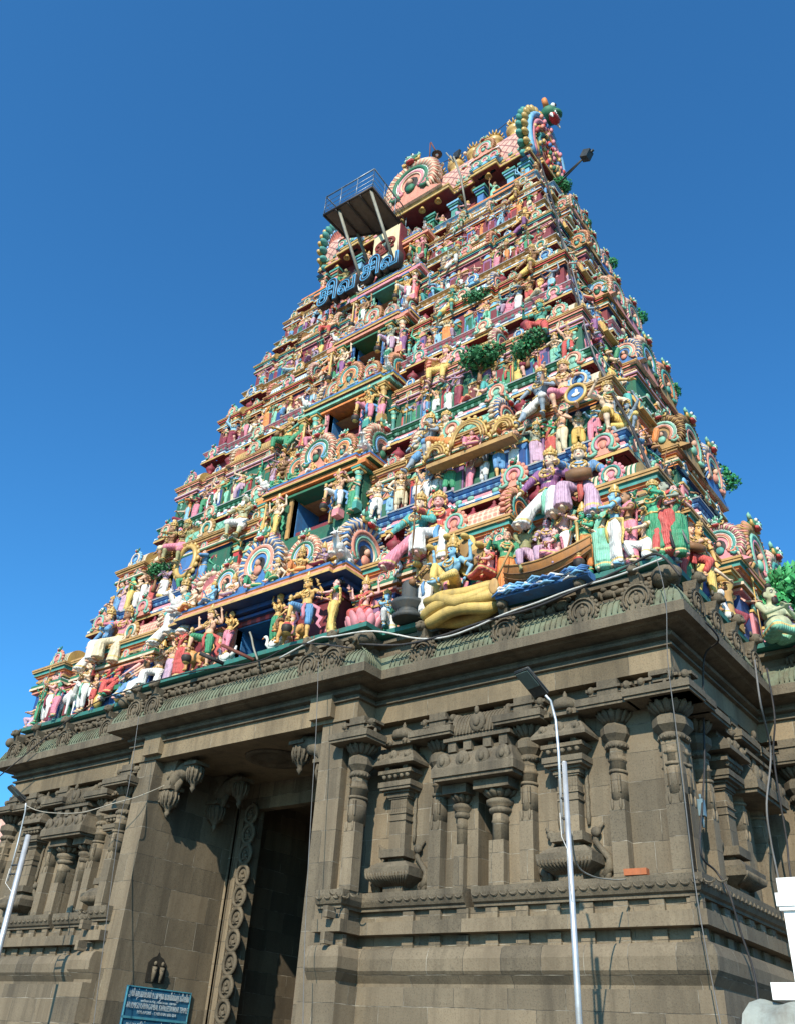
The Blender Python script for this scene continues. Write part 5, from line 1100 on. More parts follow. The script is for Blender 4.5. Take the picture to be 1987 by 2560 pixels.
def lion_mesh():
    mb = MB(); mb.ell((0, 0, .42), (.4, .17, .17), 12, 8); mb.ell((.3, 0, .5), (.2, .2, .22), 10, 8); mb.ell((-.32, 0, .4), (.18, .17, .18), 10, 8)
    mb.ell((.5, 0, .66), (.16, .15, .16), 10, 8); mb.ell((.62, 0, .6), (.1, .09, .08), 8, 6); mb.ell((.6, 0, .5), (.08, .07, .04), 8, 6)
    for s in (-1, 1):
        mb.ell((.46, s*.12, .78), (.04, .04, .05), 6, 5); cap(mb, (.3, s*.13, .42), (.38, s*.14, .2), .09, .06); cap(mb, (.38, s*.14, .2), (.36, s*.14, .05), .055, .05); mb.ell((.42, s*.14, .04), (.09, .06, .04), 7, 5)
        cap(mb, (-.34, s*.12, .4), (-.2, s*.15, .22), .11, .06); cap(mb, (-.2, s*.15, .22), (-.36, s*.15, .12), .055, .045); mb.ell((-.3, s*.15, .04), (.09, .06, .04), 7, 5)
    cap(mb, (-.48, 0, .45), (-.7, 0, .6), .03, .025); cap(mb, (-.7, 0, .6), (-.6, 0, .82), .025, .02); mb.ell((-.58, 0, .86), (.05, .05, .07), 6, 5)
    return remesh(mb, 'body', .016, [M_OBJ])
def animal(kind, at, k, rz, col, label, group=None):
    if kind not in ANI: ANI[kind] = {'cow': lambda: cow_mesh(), 'bull': lambda: cow_mesh(True), 'lion': lion_mesh}[kind]()
    nm = {'cow': 'cow_statue', 'bull': 'lying_bull_statue', 'lion': 'lion_statue'}[kind]
    o = bpy.data.objects.new(nm, None); COL.objects.link(o); o.location = W(*at); o.rotation_euler = (0, 0, rz); o.scale = (k*S,)*3; o.empty_display_size = .2; tag(o, label, 'animal statue', group)
    b = bpy.data.objects.new('body', ANI[kind]); COL.objects.link(b); b.parent = o; b.color = (*col, 1)
    key = kind+'x'
    if key not in ANI:
        mb = MB()
        if kind == 'lion':
            for q in range(22): t = 2*pi*q/22; mb.ell((.44+.03*sin(3*t), .19*cos(t), .62+.2*sin(t)), (.06, .05, .07), 6, 5, 0)
            mb.ell((.69, 0, .5), (.04, .06, .03), 6, 5, 1); [mb.ell((.62, s*.08, .7), (.02, .015, .02), 5, 4, 2) for s in (-1, 1)]; ANI[key] = ('mane', mb.mesh('mane', [P('brown'), P('red'), P('black')], 1.0))
        else:
            z = .30 if kind == 'bull' else .62
            mb.tube([(.47+.03*cos(t), .125*sin(t), z+.17+.08*cos(t)) for t in [2*pi*i/12 for i in range(12)]], .018, 5, 0, closed=True); [mb.ell((.68, s*.065, z+.3), (.02, .015, .022), 5, 4, 1) for s in (-1, 1)]; mb.ell((.8, 0, z+.18), (.03, .04, .025), 6, 5, 1)
            ANI[key] = ('collar', mb.mesh('collar', [M_GOLD, P('black')], 1.0))
    c = bpy.data.objects.new(ANI[key][0], ANI[key][1]); COL.objects.link(c); c.parent = o; return o
# ---- trees of painted plaster
def leaf_tree(at, r, h, rz, label, seed=1, col=(.03, .20, .08), n=900, name='plaster_tree', lean=(0, 0)):
    rq = random.Random(seed); o = bpy.data.objects.new(name, None); COL.objects.link(o); o.location = W(*at); o.rotation_euler = (0, 0, rz); o.empty_display_size = .2; tag(o, label, 'tree')
    tr = MB(); cx, cy = lean
    tr.tube([(0, 0, 0), (.1*h*cx, 0, h*.3), (cx*.5, cy*.5, h*.6)], [.11*h, .075*h, .05*h], 8)
    cl = []
    for q in range(7):
        a = 2*pi*q/7+rq.uniform(-.3, .3); rr = r*rq.uniform(.35, .7); e = (cx+rr*cos(a), cy+rr*sin(a)*.7, h+rq.uniform(-.35, .35)*r); cl.append(e)
        tr.tube([(cx*.5, cy*.5, h*.58), (cx*.8+rr*.4*cos(a), cy+rr*.35*sin(a), h*.82), e], [.04*h, .025*h, .01*h], 6)
    cl.append((cx, cy, h+.35*r)); cl.append((cx, cy, h-.05*r))
    t = tr.build('trunk', [paint('bark_paint', (.26, .13, .06))], o, (0, 0, 0)); t.location = (0, 0, 0)
    cr = MB()
    for q in range(n):
        c = cl[rq.randrange(len(cl))]; d = Vector((rq.gauss(0, 1), rq.gauss(0, 1), rq.gauss(0, 1))).normalized(); rr = r*.5*rq.uniform(.72, 1.04)
        p = Vector(c)+Vector((d.x*rr, d.y*rr*.85, d.z*rr*.75)); s = .055*r*rq.uniform(.7, 1.3)+.03
        u = d.cross(Vector((rq.uniform(-1, 1), rq.uniform(-1, 1), rq.uniform(-1, 1)))).normalized(); w_ = (d+Vector((0, 0, -.3))).cross(u).normalized(); tip = p+w_*s*2.1+d*s*.7
        cr.add([p, p+u*s+w_*s, tip, p-u*s+w_*s], [(0, 1, 2, 3)], 0 if rq.random() < .75 else 1)
    g = paint('leaf_'+str(round(col[1]*100)), col, rough=.5, dirt=.25); g2 = paint('leafb_'+str(round(col[1]*100)), tuple(x*1.7 for x in col), rough=.5, dirt=.2)
    c = cr.build('crown', [g, g2], o, (0, 0, 0)); c.location = (0, 0, 0); return o
# ================================================================ first storey, front, from the photograph
F1 = 18.5; G1 = 'statues along the lowest painted ledge'
def st(pt, v, w, H, pose, skin, cloth, label, rz=0, **k):
    u, _ = spot(pt[0], pt[1], v); k.setdefault('group', G1)
    if k['group'] == G1: H *= 1.06
    return figure(pose, (u, v, w), H, rz, skin, cloth, label=label, **k)
V1 = .95
st(Z5(385, 740), -.6, F1-.1, 3.35, 'guard', 'gold', 'blue', 'golden door guardian in blue shorts leaning on a mace, one foot on a lion', rz=.35, style='short', extra=('mace',), sas='pink', head='tall', name='guardian_statue')
u_, _ = spot(*Z5(320, 870), -.2); animal('lion', (u_+.1, -.45, F1), 1.8, pi+.2, (.62, .32, .10), 'orange lion under the raised foot of the golden door guardian')
st(Z5(225, 740), -.05, F1+.5, 2.7, 'armup', 'gold', 'green', 'small golden dancer with raised arm left of the lion guardian', fem=True, style='dhoti', head='crown', name='dancer_statue')
st(Z5(575, 640), -.05, F1, 3.15, 'offer', 'pink', 'yellow', 'tall woman in yellow sari and green blouse beside the ochre pillar', rz=-.9, fem=True, style='sari', top='green', head='bun', name='woman_statue')
st(Z5(738, 650), V1-.5, F1+.1, 3.1, 'seatbless', 'pink', 'red', 'goddess in coral sari seated on a pink lotus', fem=True, style='sari', top='red', head='tall', extra=('arms',), name='goddess_statue')
st(Z5(890, 730), V1-.2, F1, 2.9, 'kneel', 'blue', 'white', 'blue skinned worshipper kneeling toward the dark stone pedestal', rz=.9, style='dhoti', head='crown', name='worshipper_statue')
st(Z5(1070, 560), V1+.45, F1+.6, 2.7, 'bless', 'slate', 'green', 'slate skinned figure behind the horse faced lute player', style='dhoti', head='lock')
st(Z5(1120, 630), V1-.35, F1, 3.1, 'hip', 'cream', 'white', 'cream lute player in white and blue beside the snake coils', style='long', extra=('veena',), head='short', sas='blue')
st(Z5(1270, 520), V1-.85, F1+.85, 4.0, 'ease', 'blue', 'yellow', 'blue skinned crowned god reclining on the coiled golden snake', rz=-.1, style='dhoti', extra=('arms',), head='tall', sas='pink', name='god_statue')
st(Z5(1500, 520), V1-.7, F1+.9, 3.1, 'lotus', 'pink', 'red', 'small goddess in red sitting at the feet of the reclining god', rz=-.5, fem=True, style='sari', top='red', head='crown', name='goddess_statue')
st(Z5(1610, 520), V1-.2, F1, 3.3, 'bless', 'peach', 'orange', 'archer in orange dhoti and green shirt between snake and boat', rz=.6, style='long', top='green', extra=('bow',), head='short', name='archer_statue')
st(Z6(150, 330), V1-.75, F1+.35, 3.3, 'seat', 'olive', 'lilac', 'olive skinned bearded boatman holding the oar in the boat', rz=.7, style='dhoti', head='topknot', rich=None, name='boatman_statue')
st(Z6(268, 300), V1-.65, F1+.45, 3.1, 'seat', 'lilac', 'lilac', 'violet skinned passenger with topknot seated in the boat', rz=.3, head='lock')
st(Z6(320, 310), V1-.8, F1+.75, 2.9, 'lotus', 'pink', 'pink', 'woman in green blouse and pink sari sitting in the boat', rz=-1.0, fem=True, style='sari', top='green', head='bun', name='woman_statue')
st(Z6(368, 250), V1-.4, F1+.3, 3.3, 'hip', 'pink', 'white', 'pink skinned youth with a bow standing at the stern of the boat', rz=-.4, head='lock', extra=('bow',), name='archer_statue')
st(Z6(490, 340), V1-.35, F1-.05, 3.1, 'pray', 'green', 'orange', 'green skinned mace bearer in orange dhoti just right of the boat', style='dhoti', extra=('mace',), head='tall', name='guardian_statue')
st(Z6(588, 300), V1-.2, F1, 3.35, 'hip', 'cream', 'mint', 'pale faced woman in mint green skirt hugged by the blue god', rz=.4, fem=True, style='sari', top='green', head='bun', name='woman_statue')
st(Z6(672, 270), V1-.15, F1, 3.7, 'offer', 'blue', 'white', 'blue skinned crowned god in white dhoti reaching out to the pale woman', rz=-.9, style='long', head='tall', sas='yellow', name='god_statue')
st(Z6(748, 250), V1, F1, 3.5, 'pray', 'brown', 'pink', 'brown woman in long pink sari standing behind the kneeling monkey', rz=-.5, fem=True, style='sari', top='pink', head='bun', name='woman_statue')
st(Z6(822, 290), V1-.2, F1, 3.1, 'kneel', 'cream', 'white', 'cream monkey figure with gold crown kneeling in white cloth', rz=-.7, head='crown', name='monkey_statue')
st(Z6(900, 250), V1, F1, 3.5, 'flute', 'green', 'green', 'green skinned figure with ruffled gold arch near the right corner', style='long', head='crown')
st(Z6(965, 250), V1+.1, F1, 3.6, 'walk', 'grey', 'red', 'grey skinned woman in red sari at the right front corner', rz=-.4, fem=True, style='sari', top='teal', head='bun', name='woman_statue')
st(Z6(1035, 290), V1+.3, F1, 3.3, 'pray', 'pink', 'green', 'woman in dark green sari turning round the right corner', rz=.8, fem=True, style='sari', top='red', head='bun', name='woman_statue')
# left of the door
st(Z4(1245, 900), -.6, F1-.1, 3.35, 'guard', 'peach', 'green', 'crowned four armed door guardian in gold, left of the lowest doorway', rz=.15, style='short', extra=('mace', 'arms'), sas='red', head='tall', name='guardian_statue')
u_, _ = spot(*Z4(1210, 1030), -.2); animal('lion', (u_, -.45, F1), 1.8, pi, (.62, .30, .10), 'orange lion under the four armed guardian left of the doorway')
st(Z4(1385, 830), -.05, F1+.55, 2.7, 'armup', 'gold', 'pink', 'golden dancer with raised arm standing on a white swan', fem=True, style='dhoti', head='bun', name='dancer_statue')
st(Z4(1110, 920), .1, F1, 3.4, 'hip', 'peach', 'red', 'woman in crimson sari left of the four armed guardian', rz=.3, fem=True, style='sari', top='red', head='bun', name='woman_statue')
st(Z4(1040, 980), V1-.5, F1, 2.9, 'bless', 'peach', 'lilac', 'figure with crown in lilac cloth beside the crimson woman', style='long', head='crown', extra=('bow',))
st(Z4(940, 1040), V1, F1+.2, 3.4, 'seatmace', 'peach', 'white', 'crowned lute player in white seated on a blue mound', rz=.4, style='long', head='tall', extra=('veena',))
st(Z4(850, 1080), V1-.1, F1, 3.2, 'seat', 'peach', 'white', 'bearded sage in white robe seated among the left group', rz=-.5, style='long', head='topknot', rich=None, name='sage_statue')
st(Z4(790, 1120), V1, F1, 3.3, 'seat', 'pink', 'blue', 'pink bearded musician in blue cloth seated left of the robed sage', rz=-.6, style='long', head='topknot', rich=None, extra=('drum',), name='sage_statue')
st(Z4(690, 1110), V1-.1, F1+.5, 3.1, 'seat', 'green', 'red', 'green skinned god in red robe seated on a gold legged throne', rz=0, style='long', top='red', head='tall', extra=('arms',), name='god_statue')
st(Z4(600, 1170), V1, F1+.5, 3.0, 'seatbless', 'pink', 'white', 'pink skinned figure seated in white cloth beside the green god', rz=.4, style='long', head='crown', top='red')
st(Z4(548, 1250), V1-.5, F1, 2.0, 'pray', 'peach', 'red', 'small praying child in red between the bearded man and throne', style='short', head='crown', name='child_statue')
st(Z4(500, 1210), V1-.2, F1, 3.3, 'pray', 'cream', 'white', 'bearded man in white dhoti praying beside the white cow', style='dhoti', head='topknot', sas='mint', name='man_statue')
u_, _ = spot(*Z4(400, 1300), V1); animal('cow', (u_, V1, F1), 2.2, -.3, C['white'], 'white humped cow standing near the left end of the lowest ledge')
st(Z4(330, 1280), V1-.5, F1, 2.4, 'hip', 'green', 'pink', 'small green skinned woman in magenta sari before the white cow', fem=True, style='sari', top='pink', head='bun', name='woman_statue')
st(Z4(302, 1230), V1+.1, F1, 3.5, 'pray', 'pink', 'white', 'tall man with spear in white dhoti and maroon shawl', style='dhoti', head='lock', extra=('staff',), sas='maroon', name='man_statue')
st(Z4(345, 1180), V1+.6, F1+.2, 3.6, 'hip', 'cream', 'maroon', 'cream faced man with dark topknot behind the spear bearer', style='long', head='lock', name='man_statue')
st(Z4(232, 1330), V1, F1, 3.0, 'bless', 'green', 'green', 'green skinned figure with horn near the left end', rz=-.5, style='dhoti', head='crown')
st(Z4(175, 1400), V1, F1, 2.3, 'kneel', 'peach', 'lilac', 'leftmost figure of the lowest ledge kneeling in lilac cloth', rz=-.6, head='crown')
st(Z4(640, 1080), V1+.6, F1+.7, 3.0, 'bless', 'slate', 'blue', 'slate skinned figure standing behind the green god throne', style='dhoti', head='crown')
st(Z4(745, 1060), V1+.5, F1+.3, 3.2, 'flute', 'gold', 'yellow', 'golden flute player standing behind the throne', style='dhoti', head='crown', extra=('flute',))
# giants sitting on the lowest pavilion roofs
G2 = 'giant seated figures on the lowest storey'
def giant(pt, v, wseat, H, pose, skin, cloth, label, rz=0, g=G2, **k):
    u, _ = spot(pt[0], pt[1], v); return figure(pose, (u, v, wseat-.42*H+.03), H, rz, skin, cloth, label=label, group=g, name='giant_statue', **k)
giant(Z5(1050, 200), .55, 23.4, 5.1, 'seatlean', 'cream', 'pink', 'giant in teal shirt and pale pink dhoti seated right of the lowest doorway canopy', rz=.2, style='long', top='teal', head='crown', sas='white')
giant(Z5(1180, 160), .75, 23.5, 5.1, 'seatmace', 'pink', 'white', 'giant in rose shirt with staff seated beside the teal shirted giant', rz=.35, style='long', top='red', head='crown', extra=('staff',), sas='blue')
giant(Z3(520, 1150), .55, 23.3, 5.0, 'seatlean', 'cream', 'white', 'giant in mauve shirt and white dhoti seated above the boat', rz=.15, style='long', top='purple', head='crown', sas='mint')
giant(Z3(715, 1080), .75, 23.4, 5.0, 'seatmace', 'cream', 'lilac', 'giant drummer in blue shirt seated near the right front corner', rz=.25, style='long', top='blue', head='crown', extra=('drum',), sas='red')
giant(Z4(605, 880), .6, 23.3, 4.9, 'seatlean', 'peach', 'white', 'giant in blue shirt with lute seated near the left end', rz=-.2, style='long', top='blue', head='crown')
giant(Z4(715, 820), .8, 23.4, 4.9, 'seatmace', 'brown', 'cream', 'giant in crimson shirt seated right of the blue shirted giant', rz=.1, style='long', top='pink', head='crown')
giant(Z4(1060, 730), .55, 23.4, 4.9, 'seatlean', 'cream', 'white', 'giant in teal sleeves whose crowned head rises left of the door canopy', rz=-.1, style='long', top='teal', head='crown')
giant(Z4(1175, 690), .8, 23.4, 4.9, 'seat', 'peach', 'white', 'giant with gold crown close to the left edge of the door canopy', rz=-.1, style='long', top='white', head='crown')
# ================================================================ second storey front, from the photograph
F2 = LV[1][0]+.165*8.6; V2 = LV[1][2]+.75; G3 = 'statues along the second storey ledge'
T2L = [(Z3(150, 950), 'hip', 'slate', 'white', 'slate blue drummer boy in white and orange', 'short', False), (Z3(235, 920), 'flute', 'gold', 'blue', 'golden man blowing a pipe in blue loincloth', 'short', False), (Z3(330, 910), 'flute', 'peach', 'white', 'peach flute player in white shorts', 'short', False),
 (Z3(455, 860), 'bless', 'grey', 'lilac', 'grey skinned standing god beside a white cow head', 'long', False), (Z3(548, 820), 'offer', 'green', 'red', 'green skinned woman in orange red sari', 'sari', True), (Z3(615, 800), 'hip', 'peach', 'cream', 'plump peach man with hand on hip', 'dhoti', False), (Z3(712, 770), 'armup', 'cream', 'gold', 'fat cream child lifting an arm', 'short', False),
 (Z3(805, 700), 'bend', 'blue', 'pink', 'pale blue man bending forward in pink dhoti', 'dhoti', False), (Z3(915, 700), 'seatbless', 'cream', 'gold', 'large cream child god sitting by the right corner', 'short', False), (Z3(1010, 700), 'squat', 'slate', 'yellow', 'slate monkey crouching on the right corner', 'short', False), (Z3(65, 960), 'bless', 'peach', 'pink', 'seated looking woman beside the golden arch', 'sari', True),
 (Z2(958, 1170), 'walk', 'cream', 'white', 'cream man striding in white shorts right of the second doorway', 'short', False), (Z2(1045, 1190), 'flute', 'blue', 'sky', 'light blue flute player', 'short', False), (Z2(1095, 1160), 'hip', 'cream', 'cream', 'cream man with tall staff', 'short', False), (Z2(1195, 1140), 'bless', 'peach', 'white', 'peach man in white with stick', 'short', False), (Z2(1258, 1110), 'bless', 'slate', 'white', 'dark blue boy in white dhoti', 'dhoti', False), (Z2(1318, 1070), 'walk', 'brown', 'white', 'brown man leaning forward in white shorts', 'short', False), (Z2(1385, 1040), 'bend', 'lilac', 'green', 'purple skinned old man bending in green cloth', 'short', False),
 (Z4(1050, 400), 'lotusbless', 'peach', 'yellow', 'peach youth sitting on a low bench', 'dhoti', False), (Z4(1145, 400), 'seatbless', 'pink', 'green', 'pink child god seated before the blue oval mirror', 'dhoti', False), (Z4(1245, 370), 'flute', 'peach', 'blue', 'piper in yellow turban and blue tunic', 'long', False), (Z4(1000, 500), 'pray', 'lilac', 'white', 'violet skinned man in white and blue striped cloth', 'long', False), (Z4(935, 540), 'offer', 'peach', 'red', 'peach woman in long red sari', 'sari', True), (Z4(885, 560), 'pray', 'peach', 'white', 'peach man in white and green dhoti', 'long', False), (Z4(838, 570), 'pray', 'cream', 'white', 'man in plain white dhoti', 'long', False), (Z4(798, 570), 'hip', 'green', 'yellow', 'green woman in orange yellow sari', 'sari', True), (Z4(762, 590), 'hip', 'pink', 'lilac', 'woman in dusty rose sari', 'sari', True), (Z4(722, 600), 'armup', 'peach', 'blue', 'woman in blue sari stretching her arm', 'sari', True), (Z4(668, 650), 'kneel', 'peach', 'white', 'leftmost figure, a crouching man in white', 'long', False)]
hs = ['short', 'bun', 'topknot', 'crown', 'short', 'lock', 'crown', 'turban']
for q, (pt, pose, sk, cl, lab, sty, fem) in enumerate(T2L):
    big = 1.35 if 'large cream' in lab else 1
    st(pt, V2-(.25 if q % 2 else 0)-(.3 if big > 1 else 0), F2, (2.95+.15*(q % 3))*big, pose, sk, cl, lab+', second storey', rz=(-.5, .4, 0, .7, -.2)[q % 5], style=sty, fem=fem, top=random.Random(q).choice(['red', 'green', 'blue', 'yellow']) if fem else ('blue' if 'tunic' in lab else None), head='bun' if fem else ('turban' if 'turban' in lab else 'crown' if ('god' in lab or 'monkey' in lab) else hs[q % 5]), group=G3, extra=('staff',) if 'staff' in lab or 'stick' in lab else ('flute',) if ('flute' in lab or 'pip' in lab) else ('drum',) if 'drum' in lab else (), rich=False)
USED2 = [spot(t[0][0], t[0][1], V2)[0] for t in T2L]
# ---- named giants higher up
HB = [4.9, 4.55, 4.15, 3.75, 3.2, 2.9]
UP = [(1, Z3(470, 640), 'seatlean', 'slate', 'white', 'giant slate blue god seated on the second storey right of the golden arch', .1), (1, Z3(620, 560), 'seatbless', 'peach', 'pink', 'giant bare chested peach god in pink cloth beside the slate blue giant', .2),
 (1, Z2(1240, 880), 'seatlean', 'slate', 'blue', 'giant blue skinned god seated right of the second doorway', -.1), (1, Z2(1345, 810), 'seatmace', 'cream', 'orange', 'pale giant with long hair beside the golden arch', .2), (1, Z4(1020, 240), 'seatlean', 'brown', 'cream', 'brown giant seated near the left end of the second storey', -.2), (1, Z4(1095, 220), 'seatmace', 'olive', 'pink', 'olive giant behind the brown giant on the left', .1),
 (1, Z2(120, 1330), 'seat', 'sage', 'white', 'pale green bearded giant seated left of the second doorway', .3), (2, Z3(470, 110), 'seatbless', 'teal', 'red', 'giant blue green god in red cloth on the third storey', 0.0), (2, Z2(1335, 400), 'seatmace', 'pink', 'yellow', 'giant pink god leaning forward, third storey right of the doorway', -.2), (2, Z2(395, 830), 'seatmace', 'gold', 'green', 'golden lute playing giant left of the third doorway', .1),
 (2, Z2(545, 480), 'seatlean', 'teal', 'green', 'giant dark teal god stretching a leg, left part of the third storey', .1), (3, Q2(270, 400), 'seatlean', 'brown', 'yellow', 'giant brown god with raised hand on the fourth storey', -.1), (3, Z2(1385, 50), 'seatlean', 'teal', 'yellow', 'giant turquoise god on the fourth storey beside the tree', .15), (3, Z2(700, 170), 'seatlean', 'peach', 'orange', 'orange giant seated left of the fourth doorway', 0.0),
 (4, Q1(760, 1600), 'seatlean', 'gold', 'purple', 'giant orange gold god with outstretched leg near the right corner, fifth storey', -.1), (4, (1135, 660), 'seatlean', 'grey', 'white', 'grey green giant in the middle of the fifth storey', .1), (4, (830, 740), 'seatmace', 'peach', 'red', 'peach giant at the left of the fifth storey', .1), (5, Q1(660, 1230), 'seatlean', 'brown', 'yellow', 'brown giant with raised hand on the sixth storey', -.1), (5, (1150, 575), 'seatlean', 'grey', 'green', 'grey giant with mace in the middle of the sixth storey', 0)]
for i, pt, pose, sk, cl, lab, rz in UP:
    w0, _, v0 = LV[i]; w1, _, v1 = LV[i+1]; a = v1-v0; mt = w0+.66*(w1-w0); giant(pt, v0+.18*a, mt+.25, HB[i], pose, sk, cl, lab, rz, g='giant seated figures on the upper storeys', style='short' if i % 2 else 'dhoti', head='crown' if sk != 'sage' else 'whitebeard', face=i < 4, extra=('veena',) if 'lute' in lab else ('arms',) if i == 4 else ())
# ---- guardians and women beside the upper doorways, figures on the canopies
GU = [None, ('peach', 'white', 'blue', 'cream', 'yellow'), ('gold', 'pink', 'blue', 'rose', 'pink'), ('grey', 'lilac', 'white', 'cream', 'purple'), ('gold', 'white', 'pink', 'brown', 'white'), ('rose', 'green', 'gold', 'peach', 'red')]
for i in range(1, 6):
    w0, _, v0 = LV[i]; w1 = LV[i+1][0]; H = w1-w0; fl = w0+.165*H+.14*H-.02; dw = DW[i]; ch, cv = CANH[i], CANV[i]; hh = (CAN[i]-fl)*.86; oz = ORD[i]
    g = GU[i]
    figure('guard', (dw+.95, cv-.05, fl), hh, .25, g[0], g[1], 'short', head='tall', extra=('mace',), sas=g[2], rich=True, face=i < 4, label='%s door guardian with mace at the right of the %s doorway' % (skn(g[0]), oz), name='guardian_statue', group='door guardians')
    figure('seatbless' if i == 2 else 'bless', (-dw-.95, cv-.0, fl), hh, -.1, g[3], g[4], 'dhoti', head='tall', extra=('mace', 'arms'), sas='green', rich=True, face=i < 4, label='%s four armed door guardian at the left of the %s doorway' % (skn(g[3]), oz), name='guardian_statue', group='door guardians')
    wm = [('green', 'green'), ('pink', 'pink'), ('rose', 'purple'), ('peach', 'red'), ('cream', 'green')][i-1]
    figure('hip', (min(ch-.6, dw+2.1), cv+.15, fl-.1), hh*.86, -.3, 'peach' if i != 1 else 'peach', wm[1], 'sari', True, head='bun', top='green' if i != 3 else 'teal', rich=False, face=i < 4, label='woman in %s sari right of the %s door guardian' % (wm[1], oz), name='woman_statue', group='women beside the doorways')
    figure('hip', (-min(ch-.6, dw+2.1), cv+.15, fl-.1), hh*.86, .3, 'peach', ['yellow', 'red', 'green', 'orange', 'blue'][i-1], 'sari', True, head='bun', top='red', rich=False, face=i < 4, label='woman in %s sari left of the %s doorway' % (['yellow', 'red', 'green', 'orange', 'blue'][i-1], oz), name='woman_statue', group='women beside the doorways')
for i in range(0, 6):
    ch, cv = CANH[i], CANV[i]; w_ = CAN[i]+.76; k = [2.6, 2.0, 1.8, 1.6, 1.45, 1.3][i]; oz = ORD[i]
    rq = random.Random(100+i); n = [7, 5, 4, 4, 3, 3][i]
    for q in range(n):
        u = -ch+1.5+(2*ch-3.6)*q/(n-1); sk = rq.choice(['peach', 'cream', 'pink', 'gold', 'green', 'blue', 'lilac']); cl = rq.choice(list(CL)[:13])
        figure(rq.choice(['lotus', 'lotusbless', 'ease', 'lotusbless']), (u, cv+.35, w_), k*rq.uniform(.9, 1.15), rq.uniform(-.5, .5), sk, cl, 'dhoti', head=rq.choice(['crown', 'tall', 'lock', 'short']), rich=False, face=i < 3, label='small %s figure in %s sitting on the %s door canopy, %s from the right' % (skn(sk), cl, oz, NUMW[n-q]), group='small figures on the door canopies')
    for sx in (-1, 1):
        animal('bull', (sx*(ch-.75), cv+.45, w_), k*.75, -pi/2+sx*.3, C['white'], 'white lying bull on the %s end of the %s door canopy' % ('right' if sx > 0 else 'left', oz), 'white bulls on the canopy corners')
u_, _ = spot(*Z2(620, 970), 1.0)
animal('cow', (-2.1, CANV[0]+.6, CAN[0]+.76), 1.5, .2, C['white'], 'white elephant shaped calf between sitting figures on the lowest canopy')
# ================================================================ remaining rows, storeys three to six, and the right side
SKL = ['peach', 'peach', 'rose', 'gold', 'cream', 'pink', 'green', 'blue', 'slate', 'brown', 'olive', 'lilac', 'teal', 'peach', 'cream']
CLL = ['red', 'white', 'yellow', 'green', 'pink', 'blue', 'purple', 'orange', 'cream', 'teal', 'maroon', 'lilac', 'sky', 'mint']
PNAME = dict(pray='praying', bless='blessing', hip='with hand on hip', armup='with one arm raised', armsup='with raised arms', offer='reaching out', flute='playing a flute', walk='stepping forward', dance='dancing', lotus='sitting cross legged', lotusbless='sitting with raised hand', ease='lounging', kneel='kneeling', squat='crouching', seatbless='seated')
SPOSE = ['pray', 'bless', 'hip', 'armup', 'offer', 'flute', 'walk', 'dance', 'pray', 'hip', 'bless', 'armsup', 'kneel', 'ease', 'seatbless', 'lotusbless']
def auto(i, n, us, v, w, H, side, rq, zs=None):
    oz = ORD[i]
    for q, u in enumerate(us):
        sk = rq.choice(SKL); cl = rq.choice(CLL); pose = rq.choice(SPOSE); fem = rq.random() < .3 and pose in ('pray', 'bless', 'hip', 'armup', 'offer', 'dance'); sty = 'sari' if fem else rq.choice(['dhoti', 'short', 'long', 'dhoti'])
        hd = 'bun' if fem else rq.choice(['crown', 'tall', 'lock', 'short', 'topknot', 'crown', 'turban', 'tall']); vv = v+rq.uniform(-.12, .1); k = H*rq.uniform(.86, 1.12)
        if pose in ('lotusbless', 'ease', 'kneel', 'seatbless'): k *= 1.2
        ex = () if rq.random() < .6 else (rq.choice(['arms', 'staff', 'bow', 'trident']),)
        if pose in ('lotusbless', 'ease', 'kneel', 'seatbless') and ex and ex[0] != 'arms': ex = ()
        if pose == 'flute': ex = ('flute',)
        at = (u, vv, w) if side == 'front' else (v+rq.uniform(-.1, .12), u, w)
        rank = NUMW[min(36, len(us)-q if side == 'front' else q+1)]
        lab = '%s %s in %s %s, %s storey %s, %s from %s' % (skn(sk), 'woman' if fem else 'man', cl, PNAME[pose], oz, 'front' if side == 'front' else 'side', rank, 'right' if side == 'front' else 'corner')
        figure(pose, at, k, rq.uniform(-.7, .7)+(0 if side == 'front' else pi/2), sk, cl, sty, fem, head=hd, extra=ex, top=rq.choice(CLL) if fem or rq.random() < .15 else None, rich=False if i > 2 else False, face=i < 3, sas=rq.choice(CLL) if rq.random() < .3 else None, label=lab, group='statues along the %s storey, %s' % (oz, 'front' if side == 'front' else 'right side'), name='woman_statue' if fem else 'painted_statue')
